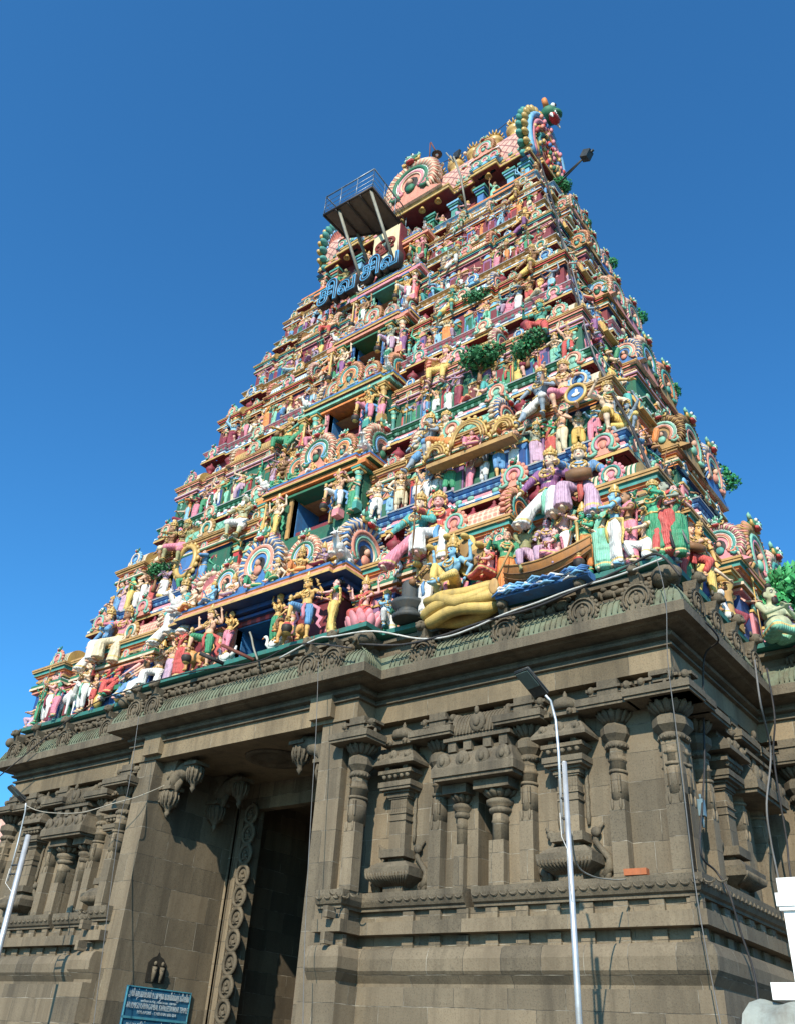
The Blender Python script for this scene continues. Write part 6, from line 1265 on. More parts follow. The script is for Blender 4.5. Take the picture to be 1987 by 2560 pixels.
for i in range(0, 7):
    w0, h0, v0 = LV[i]
    if i < 6: w1, h1, v1 = LV[i+1]; H = w1-w0; a = v1-v0; fl = F1 if i == 0 else w0+.165*H; hgt = [3.2, 3.05, 2.95, 2.75, 2.45, 2.25][i]; cb = CANH[i]-.2
    else: a = 1; fl = LV[6][0]+1.5; hgt = 2.1; cb = 1.0
    v = v0+.33*a+.1 if i else 1.2; rq = random.Random(900+i); hw = hwv(v)-.5 if i < 6 else 12.0
    if 2 <= i < 6:
        n = [0, 0, 15, 14, 12, 11][i]; us = [cb+.4+(hw-cb-.4)*(q+.5)/n for q in range(n)]; us = [-x for x in us[::-1]]+us
        auto(i, n, us, v, fl, hgt, 'front', rq)
    elif i == 1:
        us = [u for u in [cb+.5+(hw-cb-.5)*(q+.5)/13 for q in range(13)]+[-(cb+.5+(hw-cb-.5)*(q+.5)/13) for q in range(13)] if all(abs(u-x) > .8 for x in USED2)]
        us.sort(); auto(i, 0, us, v+.35, fl, hgt*.95, 'front', rq)
    elif i == 6:
        us = [-11.3, -8.6, -5.5, -3.0, 0, 3.0, 5.5, 8.6, 11.4]; auto(i, 0, us, v0+.95, fl, 2.5, 'front', rq)
    # right side
    n = [11, 13, 12, 11, 9, 8, 5][i]; vs0 = v+.3; vs1 = VC+(VC-vs0)*.6; us = [vs0+(vs1-vs0)*(q+.3)/n for q in range(n)]
    sb = (VC-v)*.34
    hside = hwv(v)-.05 if i < 6 else 12.6
    auto(i, n, [u for u in us], hside if i else 23.3, fl, hgt*1.05, 'side', rq)
    if 0 < i < 6:   # giants on the right side
        for q, t in enumerate((.25, .6)):
            sk = rq.choice(['gold', 'cream', 'peach', 'teal', 'slate', 'brown']); cl = rq.choice(CLL); u = v+(VC-sb-v)*t
            figure('seatlean' if q else 'seatmace', (hside-.1, u, w0+.66*(w1-w0)+.1-.42*HB[i]), HB[i]*.95, pi/2, sk, cl, 'dhoti', head='crown', label='giant %s god in %s, right side of the %s storey, %s from corner' % (skn(sk), cl, ORD[i], NUMW[q+1]), group='giant seated figures on the right side', name='giant_statue', face=False)
# right side of the lowest storey: big praying sages and their tree
SG = 'seated sages on the right side of the lowest storey'
for k, (px, py, sk, cl, lab) in enumerate([(1540, 700, 'sage', 'mint', 'huge pale green bearded sage praying cross legged, right side of the lowest storey'), (1640, 740, 'lilac', 'pink', 'huge lilac bearded sage sitting behind the pale green one')]):
    figure('lotus', (25.3+.1*k, 10.6+2.3*k, 18.0), 5.4, .9, sk, cl, 'dhoti', fat=(k == 0), head='topknot', rich=None, label=lab, group=SG, name='sage_statue')
for k, (v, pose, sk, cl, lab) in enumerate([(4.2, 'dance', 'peach', 'red', 'drummer in red cloth on the right side, near the front corner'), (5.6, 'bless', 'gold', 'yellow', 'gold crowned god with a tall spear, right side of the lowest ledge'), (7.4, 'kneel', 'brown', 'white', 'brown man in white kneeling beside the ochre pillar')]):
    figure(pose, (23.7, v, 18.5), 4.0 if k == 1 else 3.4, pi/2-.6, sk, cl, 'dhoti', head='tall' if k == 1 else 'lock', extra=('staff',) if k == 1 else ('drum',) if k == 0 else (), label=lab, group=G1, name='painted_statue')
place('pillar', PM[0], TIERS[0], (23.6, 9.3, 18.48), 0, (.9*S, .9*S, 3.2*S))
leaf_tree((25.0, 15.2, 17.0), 2.7, 5.2, 0, 'large bright green plaster tree behind the seated sages', 5, (.05, .30, .10), 2600)
# trees: (storey, px, py, v, radius, trunk height, text)
for k, (px, py, v, r, h, lab) in enumerate([(Z2(1570, 370)[0], Z2(1570, 370)[1], 5.4, 1.7, 1.9, 'dark green plaster tree with twisted trunk on the third storey front'), (Z3(405, 290)[0], Z3(405, 290)[1], 5.6, 1.35, 1.6, 'dark plaster tree beside the standing man, third storey near the right'), (1197, 745, 7.4, 1.15, 1.3, 'small dark plaster tree at the centre right of the fourth storey'), (Z4(955, 440)[0], Z4(955, 440)[1], 3.3, 1.0, 1.6, 'small green plaster tree at the left part of the second storey')]):
    u, w = spot(px, py, v); leaf_tree((u, v, w-h), r, h, 0, lab, 20+k, (.025, .14, .05), 1100)
for k, (px, py, uu, r, h, lab) in enumerate([(1782, 1205, 20.6, 1.5, 2.8, 'bushy green plaster tree on the right side of the second storey'), (1660, 980, 18.9, 1.3, 2.4, 'bushy green plaster tree on the right side of the third storey'), (1575, 800, 17.3, 1.3, 2.2, 'green plaster tree on the right side of the fourth storey'), (1508, 665, 15.8, 1.15, 1.9, 'round green plaster tree on the right side of the fifth storey'), (1455, 570, 14.5, .8, 1.5, 'small green plaster tree on the right side of the sixth storey'), (1403, 465, 13.2, 1.0, 1.5, 'dark plaster bush under the roof eave on the right side')]):
    a, b = px-993.5, py-1280.0; d = [_R[0][q]*a+_R[1][q]*b+_R[2][q]*_F for q in range(3)]; t = (uu-34.9)/d[0]; leaf_tree((uu, d[1]*t-30.24, d[2]*t-h), r, h, 0, lab, 40+k, (.03, .20, .07), 1300)
# ---- objects on the lowest ledge
u_, _ = spot(*Z5(1370, 660), V1-.3); mb = MB()
for k, (r, w, th) in enumerate([(1.75, 17.95, .36), (1.95, 18.55, .40), (1.8, 19.1, .36)]):
    mb.tube([(r*cos(t)*1.15, r*.28*sin(t), w-18.5+.12*sin(3*t+k)) for t in [2*pi*j/28 for j in range(28)]], th, 10, 0, closed=True)
mb.tube([(-2.1, -.3, .7), (-1.0, -.6, .5), (.2, -.6, -.1), (1.4, -.5, .1), (2.2, -.1, .7)], [.3, .38, .4, .36, .25], 10, 0)
mb.tube([(-1.6, .5, 1.3), (-2.1, .6, 2.4), (-1.6, .6, 3.4), (-1.0, .5, 3.9)], [.4, .36, .36, .4], 10, 0)
o = empty('snake_couch', 'coiled golden snake with spread hood under the reclining blue god', 'snake statue', None, W(u_-.05, V1-.7, 18.35)); o.scale = (.86, .9, .8); snk = paint('snake_skin_paint', (.60, .42, .13), scales=((.50, .34, .10), 30, 'scale'), bump=.08)
b = mb.build('coiled_body', [snk], o, (0, 0, 0)); b.location = (0, 0, 0)
mb = MB(); hoods = [(-.9, 3.9, 0), (-1.7, 3.6, .35), (-.1, 3.6, -.35), (-2.2, 2.9, .8), (.5, 2.9, -.8)]
for x, z, t in hoods:
    x *= 1.15; z = z*1.02+.25
    R = Matrix.Rotation(-t, 3, 'Y'); mb.ell((x, .25+abs(t)*.1, z), (.78, .14, 1.15), 12, 9, 0, R); mb.ell((x, .1+abs(t)*.1, z-.1), (.5, .08, .85), 10, 8, 1, R); q = R @ Vector((0, 0, .85)); mb.ell((x+q.x, -.05, z+q.z), (.24, .34, .2), 8, 6, 0)
b = mb.build('hood', [snk, paint('hood_brown', (.30, .17, .06))], o, (0, 0, 0)); b.location = (0, 0, 0)
# boat, oar, water
ub, _ = spot(*Z6(275, 450), V1-.6); o = empty('wooden_boat', 'brown and ochre plaster boat carrying four figures', 'boat', None, W(ub, V1-.75, 18.5), 0); o.scale = (.80, .85, .72)
mb = MB(); n = 12; vs = []
for j in range(n+1):
    t = j/n*2-1; x = 2.75*t; wd = .72*(1-abs(t)**2.6)+.05; kz = .95*abs(t)**2.4+(.25 if t > 0 else 0)*t; 
    for a in range(7): ph = pi*a/6; vs.append((x, -wd*cos(ph), kz+.95-.95*(sin(ph)**.7)))
fs = [(j*7+a, j*7+a+1, (j+1)*7+a+1, (j+1)*7+a) for j in range(n) for a in range(6)]
mb.add(vs, fs, 0, True); mb.tube([vs[j*7] for j in range(n+1)], .07, 6, 1); mb.tube([vs[j*7+6] for j in range(n+1)], .07, 6, 1); mb.tube([Vector(vs[j*7+1])*1.0+Vector((0, -.02, 0)) for j in range(n+1)], .05, 5, 2); mb.tube([Vector(vs[j*7+2])+Vector((0, -.02, -.02)) for j in range(n+1)], .04, 5, 2); mb.add([vs[j*7] for j in range(n+1)]+[vs[j*7+6] for j in range(n+1)], [(j, j+1, n+2+j, n+1+j) for j in range(n)], 2)
b = mb.build('hull', [paint('boat_paint', (.40, .17, .05), dirt=.6), P('ochre'), P('brown')], o, (0, 0, 0)); b.location = (0, 0, 0)
mb = MB(); mb.tube([(-1.7, -.75, 2.6), (-2.6, -1.0, .3)], .07, 6, 0); mb.ell((-2.75, -1.05, -.15), (.32, .08, .55), 10, 8, 0); b = mb.build('oar', [P('ochre')], o, (0, 0, 0)); b.location = (0, 0, 0)
mb = MB(); rq = random.Random(9)
mb.box(-2.8, 2.8, -.7, .3, -.5, .0, 2)
for j in range(90): x = rq.uniform(-2.7, 2.7); y = rq.uniform(-.9, -.6); z = rq.uniform(-.5, .02); mb.tube([(x-.42, y, z+.05*rq.random()), (x, y-.05, z+.14+.08*rq.random()), (x+.42, y, z+.04)], [.03, .10, .03], 6, rq.choice([0, 0, 1, 2]))
b = mb.build('carved_waves', [P('sky'), P('white'), P('blue')], o, (0, 0, 0)); b.location = (0, -.05, -.45*S)
# sail behind the boat
mb = MB(); mb.add([(2.2, .35, 1.0), (.9, .55, 4.6), (3.2, .5, 2.2)], [(0, 1, 2)], 0); mb.add([(2.2, .4, 1.0), (.9, .6, 4.6), (3.2, .55, 2.2)], [(0, 2, 1)], 0); b = mb.build('sail', [P('white')], o, (0, 0, 0)); b.location = (0, 0, 0)
# stone pedestal (linga), lotus seat, swans, throne, golden arch, oval mirror
ul, _ = spot(*Z5(1015, 730), V1-.5); mb = MB(); mb.lathe(0, 0, [(.75, 0), (.8, .2), (.55, .35), (.55, .55), (.85, .75), (.85, .95), (.4, 1.0), (.42, 1.9), (.3, 2.15), (.05, 2.25)], 18); o = mb.build('dark_pedestal', [paint('slate_paint', (.05, .06, .065))], None, (ul, V1-.5, 18.5)); tag(o, 'dark grey round shrine pedestal with domed post beside the kneeling worshipper', 'pedestal')
def lotus_seat(u, v, w, k, col, lab):
    mb = MB(); 
    for r, z, n in ((1.0, .35, 12), (.85, .65, 10)):
        for j in range(n): a = 2*pi*j/n; R = Matrix.Rotation(a, 3, 'Z') @ Matrix.Rotation(.5, 3, 'Y'); mb.ell((r*.8*cos(a), r*.8*sin(a), z), (.16, .26, .5), 8, 6, 0, R)
    mb.lathe(0, 0, [(.5, 0), (.8, .5), (.8, .75)], 14, 0); o = mb.build('lotus_seat', [P(col)], None, (u, v, w), 0, k); tag(o, lab, 'lotus seat')
ug, _ = spot(*Z5(738, 650), V1-.5); lotus_seat(ug+.25, V1-.4, 18.45, 1.0, 'pink', 'pink lotus flower seat under the coral goddess')
def swan(u, v, w, k, rz, lab):
    mb = MB(); mb.ell((0, 0, .4), (.55, .3, .32), 12, 9, 0); mb.tube([(.4, 0, .5), (.75, 0, .75), (.7, 0, 1.1), (.85, 0, 1.35)], [.2, .13, .11, .12], 8, 0); mb.ell((.95, 0, 1.38), (.2, .12, .12), 8, 6, 0); mb.tube([(1.08, 0, 1.36), (1.3, 0, 1.28)], [.06, .03], 6, 1)
    for s in (-1, 1): mb.ell((-.15, s*.26, .55), (.5, .1, .28), 8, 6, 0)
    mb.tube([(-.4, 0, .5), (-.8, 0, .9), (-.9, 0, 1.3)], [.2, .14, .06], 6, 0); o = mb.build('swan_statue', [P('white'), P('orange')], None, (u, v, w), rz, k); tag(o, lab, 'swan statue')
us_, _ = spot(*Z4(1370, 1010), .0); swan(us_, -.1, 18.5, .8, pi, 'white swan under the dancer left of the doorway'); us_, _ = spot(*Z5(205, 880), -.1); swan(us_, -.1, 18.5, .75, pi, 'white swan under the dancer right of the doorway')
ut, _ = spot(*Z4(690, 1200), V1); mb = MB(); mb.box(-1.3, 1.3, -.5, .5, .9, 1.2, 0); [mb.lathe(sx*1.1, -.35, [(.12, 0), (.3, .25), (.3, .6), (.15, .9)], 10, 1) for sx in (-1, 1)]; mb.box(-1.3, 1.3, .4, .55, 1.2, 3.4, 0); o = mb.build('gilded_throne', [P('green'), M_GOLD], None, (ut-.3, V1+.15, 18.5)); tag(o, 'green and gold throne under the green god in red', 'throne')
ua, _ = spot(*Z2(1500, 850), 2.9); mb = MB(); mb.box(-2.9, 2.9, -.2, .5, .12, .38, 1)
for cx, r in ((-2.3, .7), (0, 1.25), (2.3, .7)):
    for k in range(3): mb.tube([(cx+(r-.15*k)*cos(a), -.2-.06*k, .5+r*.3+(r-.15*k)*1.25*sin(a)) for a in [pi*j/12 for j in range(13)]], .07, 6, k % 2)
    for j in range(11): a = pi*j/10; mb.ell((cx+(r+.12)*cos(a), -.12, .5+r*.3+(r+.12)*1.25*sin(a)), (.13, .13, .15), 6, 5, 0)
o = mb.build('golden_arch', [M_GOLD, P('ochre')], None, (ua+.2, 2.75, 29.2)); tag(o, 'wavy golden triple arch balcony on the second storey', 'arch')
figure('ease', (ua+.2, 2.85, 29.7), 2.4, .3, 'pink', 'pink', 'sari', True, head='bun', top='pink', label='woman in pink reclining under the wavy golden arch', group=G3, name='woman_statue', rich=False)
uo, _ = spot(*Z4(1135, 360), 3.5); mb = MB(); mb.tube([(1.0*cos(a), -.1, 1.25*sin(a)) for a in [2*pi*j/24 for j in range(24)]], .2, 7, 0, closed=True); mb.ell((0, 0, 0), (1.0, .06, 1.2), 20, 10, 1)
for j in range(18): a = 2*pi*j/18; mb.ell((1.22*cos(a), -.05, 1.48*sin(a)), (.2, .15, .22), 6, 5, 0)
o = mb.build('oval_mirror', [M_GOLD, P('blue')], None, (uo, 3.55, 30.0)); tag(o, 'blue oval mirror in a frilled golden frame on the second storey', 'mirror')
um, wm_ = spot(*Q2(735, 1670), 3.2); mb = MB(); mb.tube([(.95*cos(a), -.1, .95*sin(a)) for a in [2*pi*j/24 for j in range(24)]], .16, 7, 0, closed=True); mb.ell((0, 0, 0), (.95, .08, .95), 20, 10, 1); mb.ell((0, -.12, -.1), (.42, .08, .2), 8, 6, 2); mb.ell((.1, -.12, .2), (.16, .08, .28), 8, 6, 2)
o = mb.build('round_plaque', [M_GOLD, P('blue'), P('white')], None, (um, 2.9, wm_), 0, .62); tag(o, 'round blue plaque with a white rider in a gold ring', 'plaque')
# ================================================================ street lamps, signs, platform, wires
M_STEEL = paint('brushed_steel', (.60, .60, .60), rough=.42, metal=.55, dirt=.15, bump=.1); M_LAMPB = paint('lamp_housing', (.035, .04, .04), rough=.4); M_GLASS = paint('lamp_glass', (.10, .15, .14), rough=.12, spec=.7, dirt=.1)
def street_lamp(foot, fat, top, arm, hd, lab, rz):
    """foot, top of the thick pole, list of thin arm points, head position (drafting units)"""
    o = empty('street_lamp', lab, 'street lamp', 'street lamps before the temple', W(*foot)); F_ = Vector(foot)
    mb = MB(); T_ = Vector(top)-F_; mb.tube([(0, 0, 0), T_*.5, T_], [.10*fat, .088*fat, .078*fat], 12); mb.ell(tuple(T_), (.078*fat, .078*fat, .03), 10, 4); b = mb.build('pole', [M_STEEL], o, (0, 0, 0)); b.location = (0, 0, 0)
    mb = MB(); A = [Vector(p)-F_ for p in arm]; mb.tube(A, .043, 8); b = mb.build('arm', [M_STEEL], o, (0, 0, 0)); b.location = (0, 0, 0)
    for q in (.08, .32):
        p = A[0].lerp(A[1], q+.1); c = T_*(1-0.10-.0) ; t = (p.z)/T_.z if T_.z else 1; pc = T_*min(1, t); mb = MB(); mb.tube([p, pc], .05, 6); b = mb.build('clamp', [M_LAMPB], o, (0, 0, 0)); b.location = (0, 0, 0)
    H = Vector(hd)-F_; R = Matrix.Translation(H) @ Matrix.Rotation(rz, 4, 'Z') @ Matrix.Rotation(radians(-32), 4, 'X')
    mb = MB(); mb.box(-.30, .30, -.62, .46, -.03, .10); mb.box(-.22, .22, .15, .46, .10, .17); mb.tube([(-.30, -.62, .04), (.30, -.62, .04)], .035, 6); mb.tube([(.30, -.62, .04), (.30, .44, .04)], .022, 6); mb.tube([(-.30, -.62, .04), (-.30, .44, .04)], .022, 6); mb.xf(R); h = mb.build('lamp_head', [M_LAMPB], o, (0, 0, 0)); h.location = (0, 0, 0)
    mb = MB(); mb.box(-.26, .26, -.57, .08, -.06, -.03); mb.xf(R); g = mb.build('lens', [M_GLASS], h, (0, 0, 0)); g.location = (0, 0, 0)
    mb = MB(); mb.tube([A[0]+Vector((-.03, -.06, .6)), A[0]+Vector((.02, -.1, -.1)), T_*.78+Vector((0, -.12, 0)), T_*.66+Vector((.05, -.11, 0))], .014, 5); b = mb.build('cable', [P('white')], o, (0, 0, 0)); b.location = (0, 0, 0)
    return o
def at(px, py, v): u, w = spot(px, py, v); return (u, v, w)
VL = -6.0
A0 = at(1405, 2085, VL); A1 = at(1395, 1880, VL); A2 = at(1388, 1800, VL); A3 = at(1375, 1752, VL-.1)
pt = at(1409, 1905, VL+.05); pb_ = at(1447, 2560, VL+.05); k = (-3.56-pt[2])/(pb_[2]-pt[2]); ft = (pt[0]+(pb_[0]-pt[0])*k, VL+.05, -3.56)
street_lamp(ft, 1.0, pt, [A0, A1, A2, A3, at(1362, 1738, VL-.25)], at(1330, 1712, VL-.45), 'silver street lamp with a black flat head before the right wing', -.25)
VL2 = -4.6
A0 = at(20, 2203, VL2); A1 = at(45, 2110, VL2); A2 = at(64, 2030, VL2)
pt = at(72, 2088, VL2+.05); pb_ = at(0, 2368, VL2+.05); k = (-3.56-pt[2])/(pb_[2]-pt[2]); ft = (pt[0]+(pb_[0]-pt[0])*k, VL2+.05, -3.56)
street_lamp(ft, 1.7, pt, [A0, A1, A2, at(66, 2008, VL2-.2)], at(44, 1987, VL2-.45), 'silver street lamp at the far left with double tubes and slanted head', -.25)
# ---- blue sign board on the jamb reveal: it hangs on the reveal, turned slightly out
import_font = bpy.data.fonts
def text(body_, size, mat, par, loc, rot, name='lettering', ext=.004, ax='CENTER', sx=1.0, font=None):
    cu = bpy.data.curves.new(name, 'FONT'); cu.body = body_; cu.size = size; cu.align_x = ax; cu.align_y = 'CENTER'; cu.extrude = ext; cu.resolution_u = 3; cu.offset = -size*.012
    o = bpy.data.objects.new('t', cu); COL.objects.link(o); dg = bpy.context.evaluated_depsgraph_get(); me = bpy.data.meshes.new_from_object(o.evaluated_get(dg)); bpy.data.objects.remove(o); bpy.data.curves.remove(cu); me.name = name
    me.materials.clear(); me.materials.append(mat); t = bpy.data.objects.new(name, me); COL.objects.link(t); t.parent = par; t.location = loc; t.rotation_euler = rot; t.scale = (sx, 1, 1); return t, me
def fit(t, me, width):
    xs = [v.co.x for v in me.vertices]; w_ = max(xs)-min(xs) if xs else 1; t.scale.x = width/w_
# the reveal runs along +v at u = -6.3 ; board spans v 0.9 .. 3.6
def onX(px, py, u):
    a, b = px-993.5, py-1280.0; d = [_R[0][q]*a+_R[1][q]*b+_R[2][q]*_F for q in range(3)]; t = (u-34.9)/d[0]; return (u, d[1]*t-30.24, d[2]*t)
c1 = onX(321, 2462, -6.2); c2 = onX(480, 2478, -6.2); bw_ = (c2[1]-c1[1]); zt = c1[2]
sb_ = empty('temple_signboard', 'blue temple signboard with white Tamil and English lettering beside the entrance', 'signboard', None, W(-6.22, (c1[1]+c2[1])/2, zt), pi/2)
BW = bw_*S; BH1 = .62*1.0
M_SB = paint('signboard_blue', (.02, .11, .20), rough=.45, dirt=.2); M_SF = paint('signboard_frame', (.07, .28, .36), rough=.5, dirt=.3); M_ST = paint('sign_lettering', (.52, .58, .60), rough=.6, dirt=.3)
mb = MB(); k = 1/S; hw_ = BW*k/2; HB1 = 1.38; HB2 = 2.9
mb.box(-hw_, hw_, -.02, .06, -HB1, 0, 0); mb.box(-hw_, hw_, -.02, .06, -HB2, -HB1, 0); p = mb.build('panel', [M_SB], sb_, (0, 0, 0)); p.location = (0, 0, 0)
mb = MB(); 
for a, b, c, d in ((-hw_, hw_, -.05, .0), (-hw_, hw_, -HB1-.05, -HB1+.05), (-hw_, hw_, -HB2, -HB2+.05)): mb.box(a, b, -.07, -.02, c, d)
for x in (-hw_, hw_-.05): mb.box(x, x+.05, -.065, -.02, -HB2, 0)
p = mb.build('frame', [M_SF], sb_, (0, 0, 0)); p.location = (0, 0, 0)
rows = [('அ/மி கற்பகாம்பாள் உடனுறை கபாலீஸ்வரர் கோயில்', .36, -.33, .94), ('மயிலாப்பூர், சென்னை - 600 004', .12, -.62, .55), ('ARULMIGU KARPAGAMBAL KAPALEESWARAR TEMPLE', .30, -.86, .95), ('MYLAPORE - CHENNAI 600 004', .17, -1.13, .6), ('ஆலய தூய்மை ஆண்டவன் சசவை'.replace('சசவை', 'சேவை'), .36, -1.72, .88), ('KEEP TEMPLE CLEAN', .34, -2.12, .9)]
for tx, sz, z, wf in rows:
    t, me = text(tx, sz*S*1.25, M_ST, sb_, (0, -.075*S, z*S), (pi/2, 0, 0), 'lettering', .002); fit(t, me, BW*wf)
# ---- niche with two stone worshippers above the board (part of the tower)
NC = onX(393, 2418, -6.28)
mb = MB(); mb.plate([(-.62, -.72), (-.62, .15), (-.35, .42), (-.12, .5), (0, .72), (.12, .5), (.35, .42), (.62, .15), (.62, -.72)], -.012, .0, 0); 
for x in (-.22, .26): mb.tube([(x, -.1, -.7), (x, -.14, -.3), (x, -.14, .0)], [.07, .12, .13], 8, 1); mb.ell((x, -.14, .16), (.09, .09, .11), 8, 6, 1); mb.tube([(x-.12, -.14, -.02), (x-.05, -.24, -.15), (x+.05, -.26, -.08)], .04, 5, 1)
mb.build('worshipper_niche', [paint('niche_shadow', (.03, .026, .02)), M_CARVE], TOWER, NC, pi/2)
# ---- viewing platform high on the left of the tower
PF = empty('railed_platform', 'dark steel platform with railings jutting out near the tower top, braced by long struts', 'platform', None)
M_PF = paint('platform_steel', (.06, .05, .05), rough=.6, metal=.3); M_RL = paint('railing_steel', (.22, .27, .32), rough=.4, metal=.5); M_BR = paint('brace_steel', (.26, .25, .20), rough=.5)
# corners of the deck read on the photograph: front-left, front-right, back-right, back-left
from mathutils import geometry
PW = 66.3
def onZ(px, py, w):
    a, b = px-993.5, py-1280.0; d = [_R[0][q]*a+_R[1][q]*b+_R[2][q]*_F for q in range(3)]; t = w/d[2]; return Vector((d[0]*t+34.9, d[1]*t-30.24, w))
DK = [onZ(810, 538, PW), onZ(932, 468, PW), onZ(1012, 573, PW), onZ(866, 594, PW)]
mb = MB(); mb.add([tuple(p) for p in DK]+[(p.x, p.y, p.z+.18) for p in DK], [(0, 3, 2, 1), (4, 5, 6, 7), (0, 1, 5, 4), (1, 2, 6, 5), (2, 3, 7, 6), (3, 0, 4, 7)]); mb.build('deck', [paint('deck_boards', (.14, .12, .10), rough=.8)], PF).location = (0, 0, 1.6)
mb = MB()
for a, b in ((0, 1), (1, 2), (2, 3), (3, 0)): mb.tube([DK[a], DK[b]], .14, 4)
mb.build('deck_frame', [M_PF], PF).location = (0, 0, 1.6)
for q in range(1, 4):
    mb = MB(); a = DK[0].lerp(DK[1], q/4)-Vector((0, 0, .14)); b = DK[3].lerp(DK[2], q/4)-Vector((0, 0, .14)); mb.tube([a, b], .1, 4); mb.build('joist', [M_PF], PF).location = (0, 0, 1.6)
RH = 2.6; UPV = Vector((0, 0, 1))
for a, b, n in ((3, 0, 1), (0, 1, 3), (1, 2, 3)):
    mb = MB(); mb.tube([DK[a]+UPV*RH, DK[b]+UPV*RH], .07, 5)
    for h in (.5, 1.1, 1.75): mb.tube([DK[a]+UPV*h, DK[b]+UPV*h], .03, 4)
    for q in range(n+1): p = DK[a].lerp(DK[b], q/n); mb.tube([p, p+UPV*RH], .055, 4)
    mb.build('railing', [M_RL], PF).location = (0, 0, 1.6)
for (px, py), (qx, qy), v in (((848, 525), (906, 710), 8.9), ((927, 475), (987, 660), 9.2), ((893, 580), (920, 655), 10.6), ((1000, 580), (975, 560), 10.6)):
    a = onZ(px, py, PW); b = Vector(at(qx, qy, v)); mb = MB(); mb.tube([a, b], .16, 4); mb.build('brace', [M_BR], PF).location = (0, 0, 1.6)
# ---- neon Tamil words and the cream board
M_NEON = paint('sign_blue_rim', (.09, .32, .55), rough=.35, dirt=.1); M_NB = paint('sign_box_dark', (.03, .025, .03), rough=.6); M_NI = paint('sign_inner_blue', (.06, .22, .42), rough=.4)
def glyph_si(k=1.0):   # tamil SI: upper hook, vertical, loop below, vowel sign on top
    return [[(.05, .62), (.75, .62), (.75, .45), (.05, .45)], [(.40, .95), (.40, .05), (.2, -.2), (-.1, -.35), (-.35, -.2), (-.3, .02), (-.05, .1), (.35, .12)], [(.05, .62), (.05, .95), (.6, .95), (.85, .85), (.95, .95), (1.0, .8), (.95, .45)], [(.55, .62), (.6, 1.15), (.85, 1.35), (1.1, 1.2), (1.12, .9)]]
def glyph_va():
    return [[(.1, .15), (.28, .3), (.42, .15), (.28, .0), (.1, .1), (.0, .4), (.12, .8), (.45, .98), (.75, .8), (.85, .4), (.8, .05)], [(.8, .05), (1.25, .05)], [(1.25, 1.0), (1.25, .05)]]
def smoothp(p, n=5):
    out = []; P3 = [Vector((a, b, 0)) for a, b in p]
    for i in range(len(P3)-1):
        p0 = P3[max(0, i-1)]; p1 = P3[i]; p2 = P3[i+1]; p3 = P3[min(len(P3)-1, i+2)]
        for j in range(n): t = j/n; out.append(.5*((2*p1)+(-p0+p2)*t+(2*p0-5*p1+4*p2-p3)*t*t+(-p0+3*p1-3*p2+p3)*t**3))
    out.append(P3[-1]); return out
def glyph_mesh(ch, size, ext, bev, nm, mats, fill=True):
    cu = bpy.data.curves.new(nm, 'FONT'); cu.body = ch; cu.size = size; cu.extrude = ext; cu.bevel_depth = bev; cu.bevel_resolution = 1; cu.resolution_u = 4; cu.fill_mode = 'BOTH' if fill else 'NONE'; cu.offset = size*.012
    o = bpy.data.objects.new('t', cu); COL.objects.link(o); dg = bpy.context.evaluated_depsgraph_get(); me = bpy.data.meshes.new_from_object(o.evaluated_get(dg)); bpy.data.objects.remove(o); bpy.data.curves.remove(cu); me.name = nm; me.materials.clear()
    for m in mats: me.materials.append(m)
    return me
def word(px0, py0, px1, py1, v, lab):
    a = at(px0, py0, v); b = at(px1, py1, v); wd = (b[0]-a[0])*S
    o = empty('tamil_letter_sign', lab, 'sign', None, W(a[0], v, a[2]))
    x = 0.0; sz = wd*.62
    for ch in ('\u0b9a\u0bbf', '\u0bb5'):
        dark = glyph_mesh(ch, sz, .11, sz*.035, 'letter', [M_NB]); rim = glyph_mesh(ch, sz, 0, sz*.022, 'neon_rim', [M_NEON], False)
        xs = [q.co.x for q in dark.vertices]; w0_ = max(xs)-min(xs); k = wd*(.52 if len(ch) > 1 else .46)/w0_
        l = bpy.data.objects.new('letter', dark); COL.objects.link(l); l.parent = o; l.rotation_euler = (pi/2, 0, 0); l.location = (x-min(xs)*k, 0, 0); l.scale = (k, k*1.25, 1)
        r_ = bpy.data.objects.new('neon_rim', rim); COL.objects.link(r_); r_.parent = l; r_.location = (0, 0, .11+sz*.04)
        x += wd*.54
    return o
word(905, 712, 998, 690, 8.3, 'right one of two blue Tamil letter signs, hanging below the cream board')
word(797, 775, 890, 755, 8.3, 'left one of two blue Tamil letter signs, near the tower edge')
a = at(930, 668, 9.3); b = at(995, 655, 9.3); tz = at(995, 575, 9.3)
OB = empty('om_board', 'cream board with a red brown Tamil Om letter beneath the steel platform', 'sign', None, W((a[0]+b[0])/2+.0, 9.2, (a[2]+tz[2])/2))
hw_ = (b[0]-a[0])/2*.95; hh_ = (tz[2]-b[2])/2
mb = MB(); mb.box(-hw_, hw_, 0, .3, -hh_, hh_); p = mb.build('panel', [paint('cream_board', (.70, .60, .38), rough=.6, dirt=.3)], OB, (0, 0, 0)); p.location = (0, 0, 0)
mb = MB(); mb.box(hw_, hw_+.12, -.03, .9, -hh_, hh_); mb.box(-hw_, hw_, .3, .9, -hh_, hh_); p = mb.build('box_side', [P('maroon')], OB, (0, 0, 0)); p.location = (0, 0, 0)
me = glyph_mesh('\u0bd0', hh_*2*S*.8, .02, .012, 'om_letter', [paint('sign_red_brown', (.20, .03, .025))]); xs = [q.co.x for q in me.vertices]; ys = [q.co.y for q in me.vertices]; k = min(hw_*2*S*.8/(max(xs)-min(xs)), hh_*2*S*.8/(max(ys)-min(ys)))
p = bpy.data.objects.new('om_letter', me); COL.objects.link(p); p.parent = OB; p.rotation_euler = (pi/2, 0, 0); p.scale = (k, k, 1); p.location = (-(max(xs)+min(xs))/2*k, -.03, -(max(ys)+min(ys))/2*k)
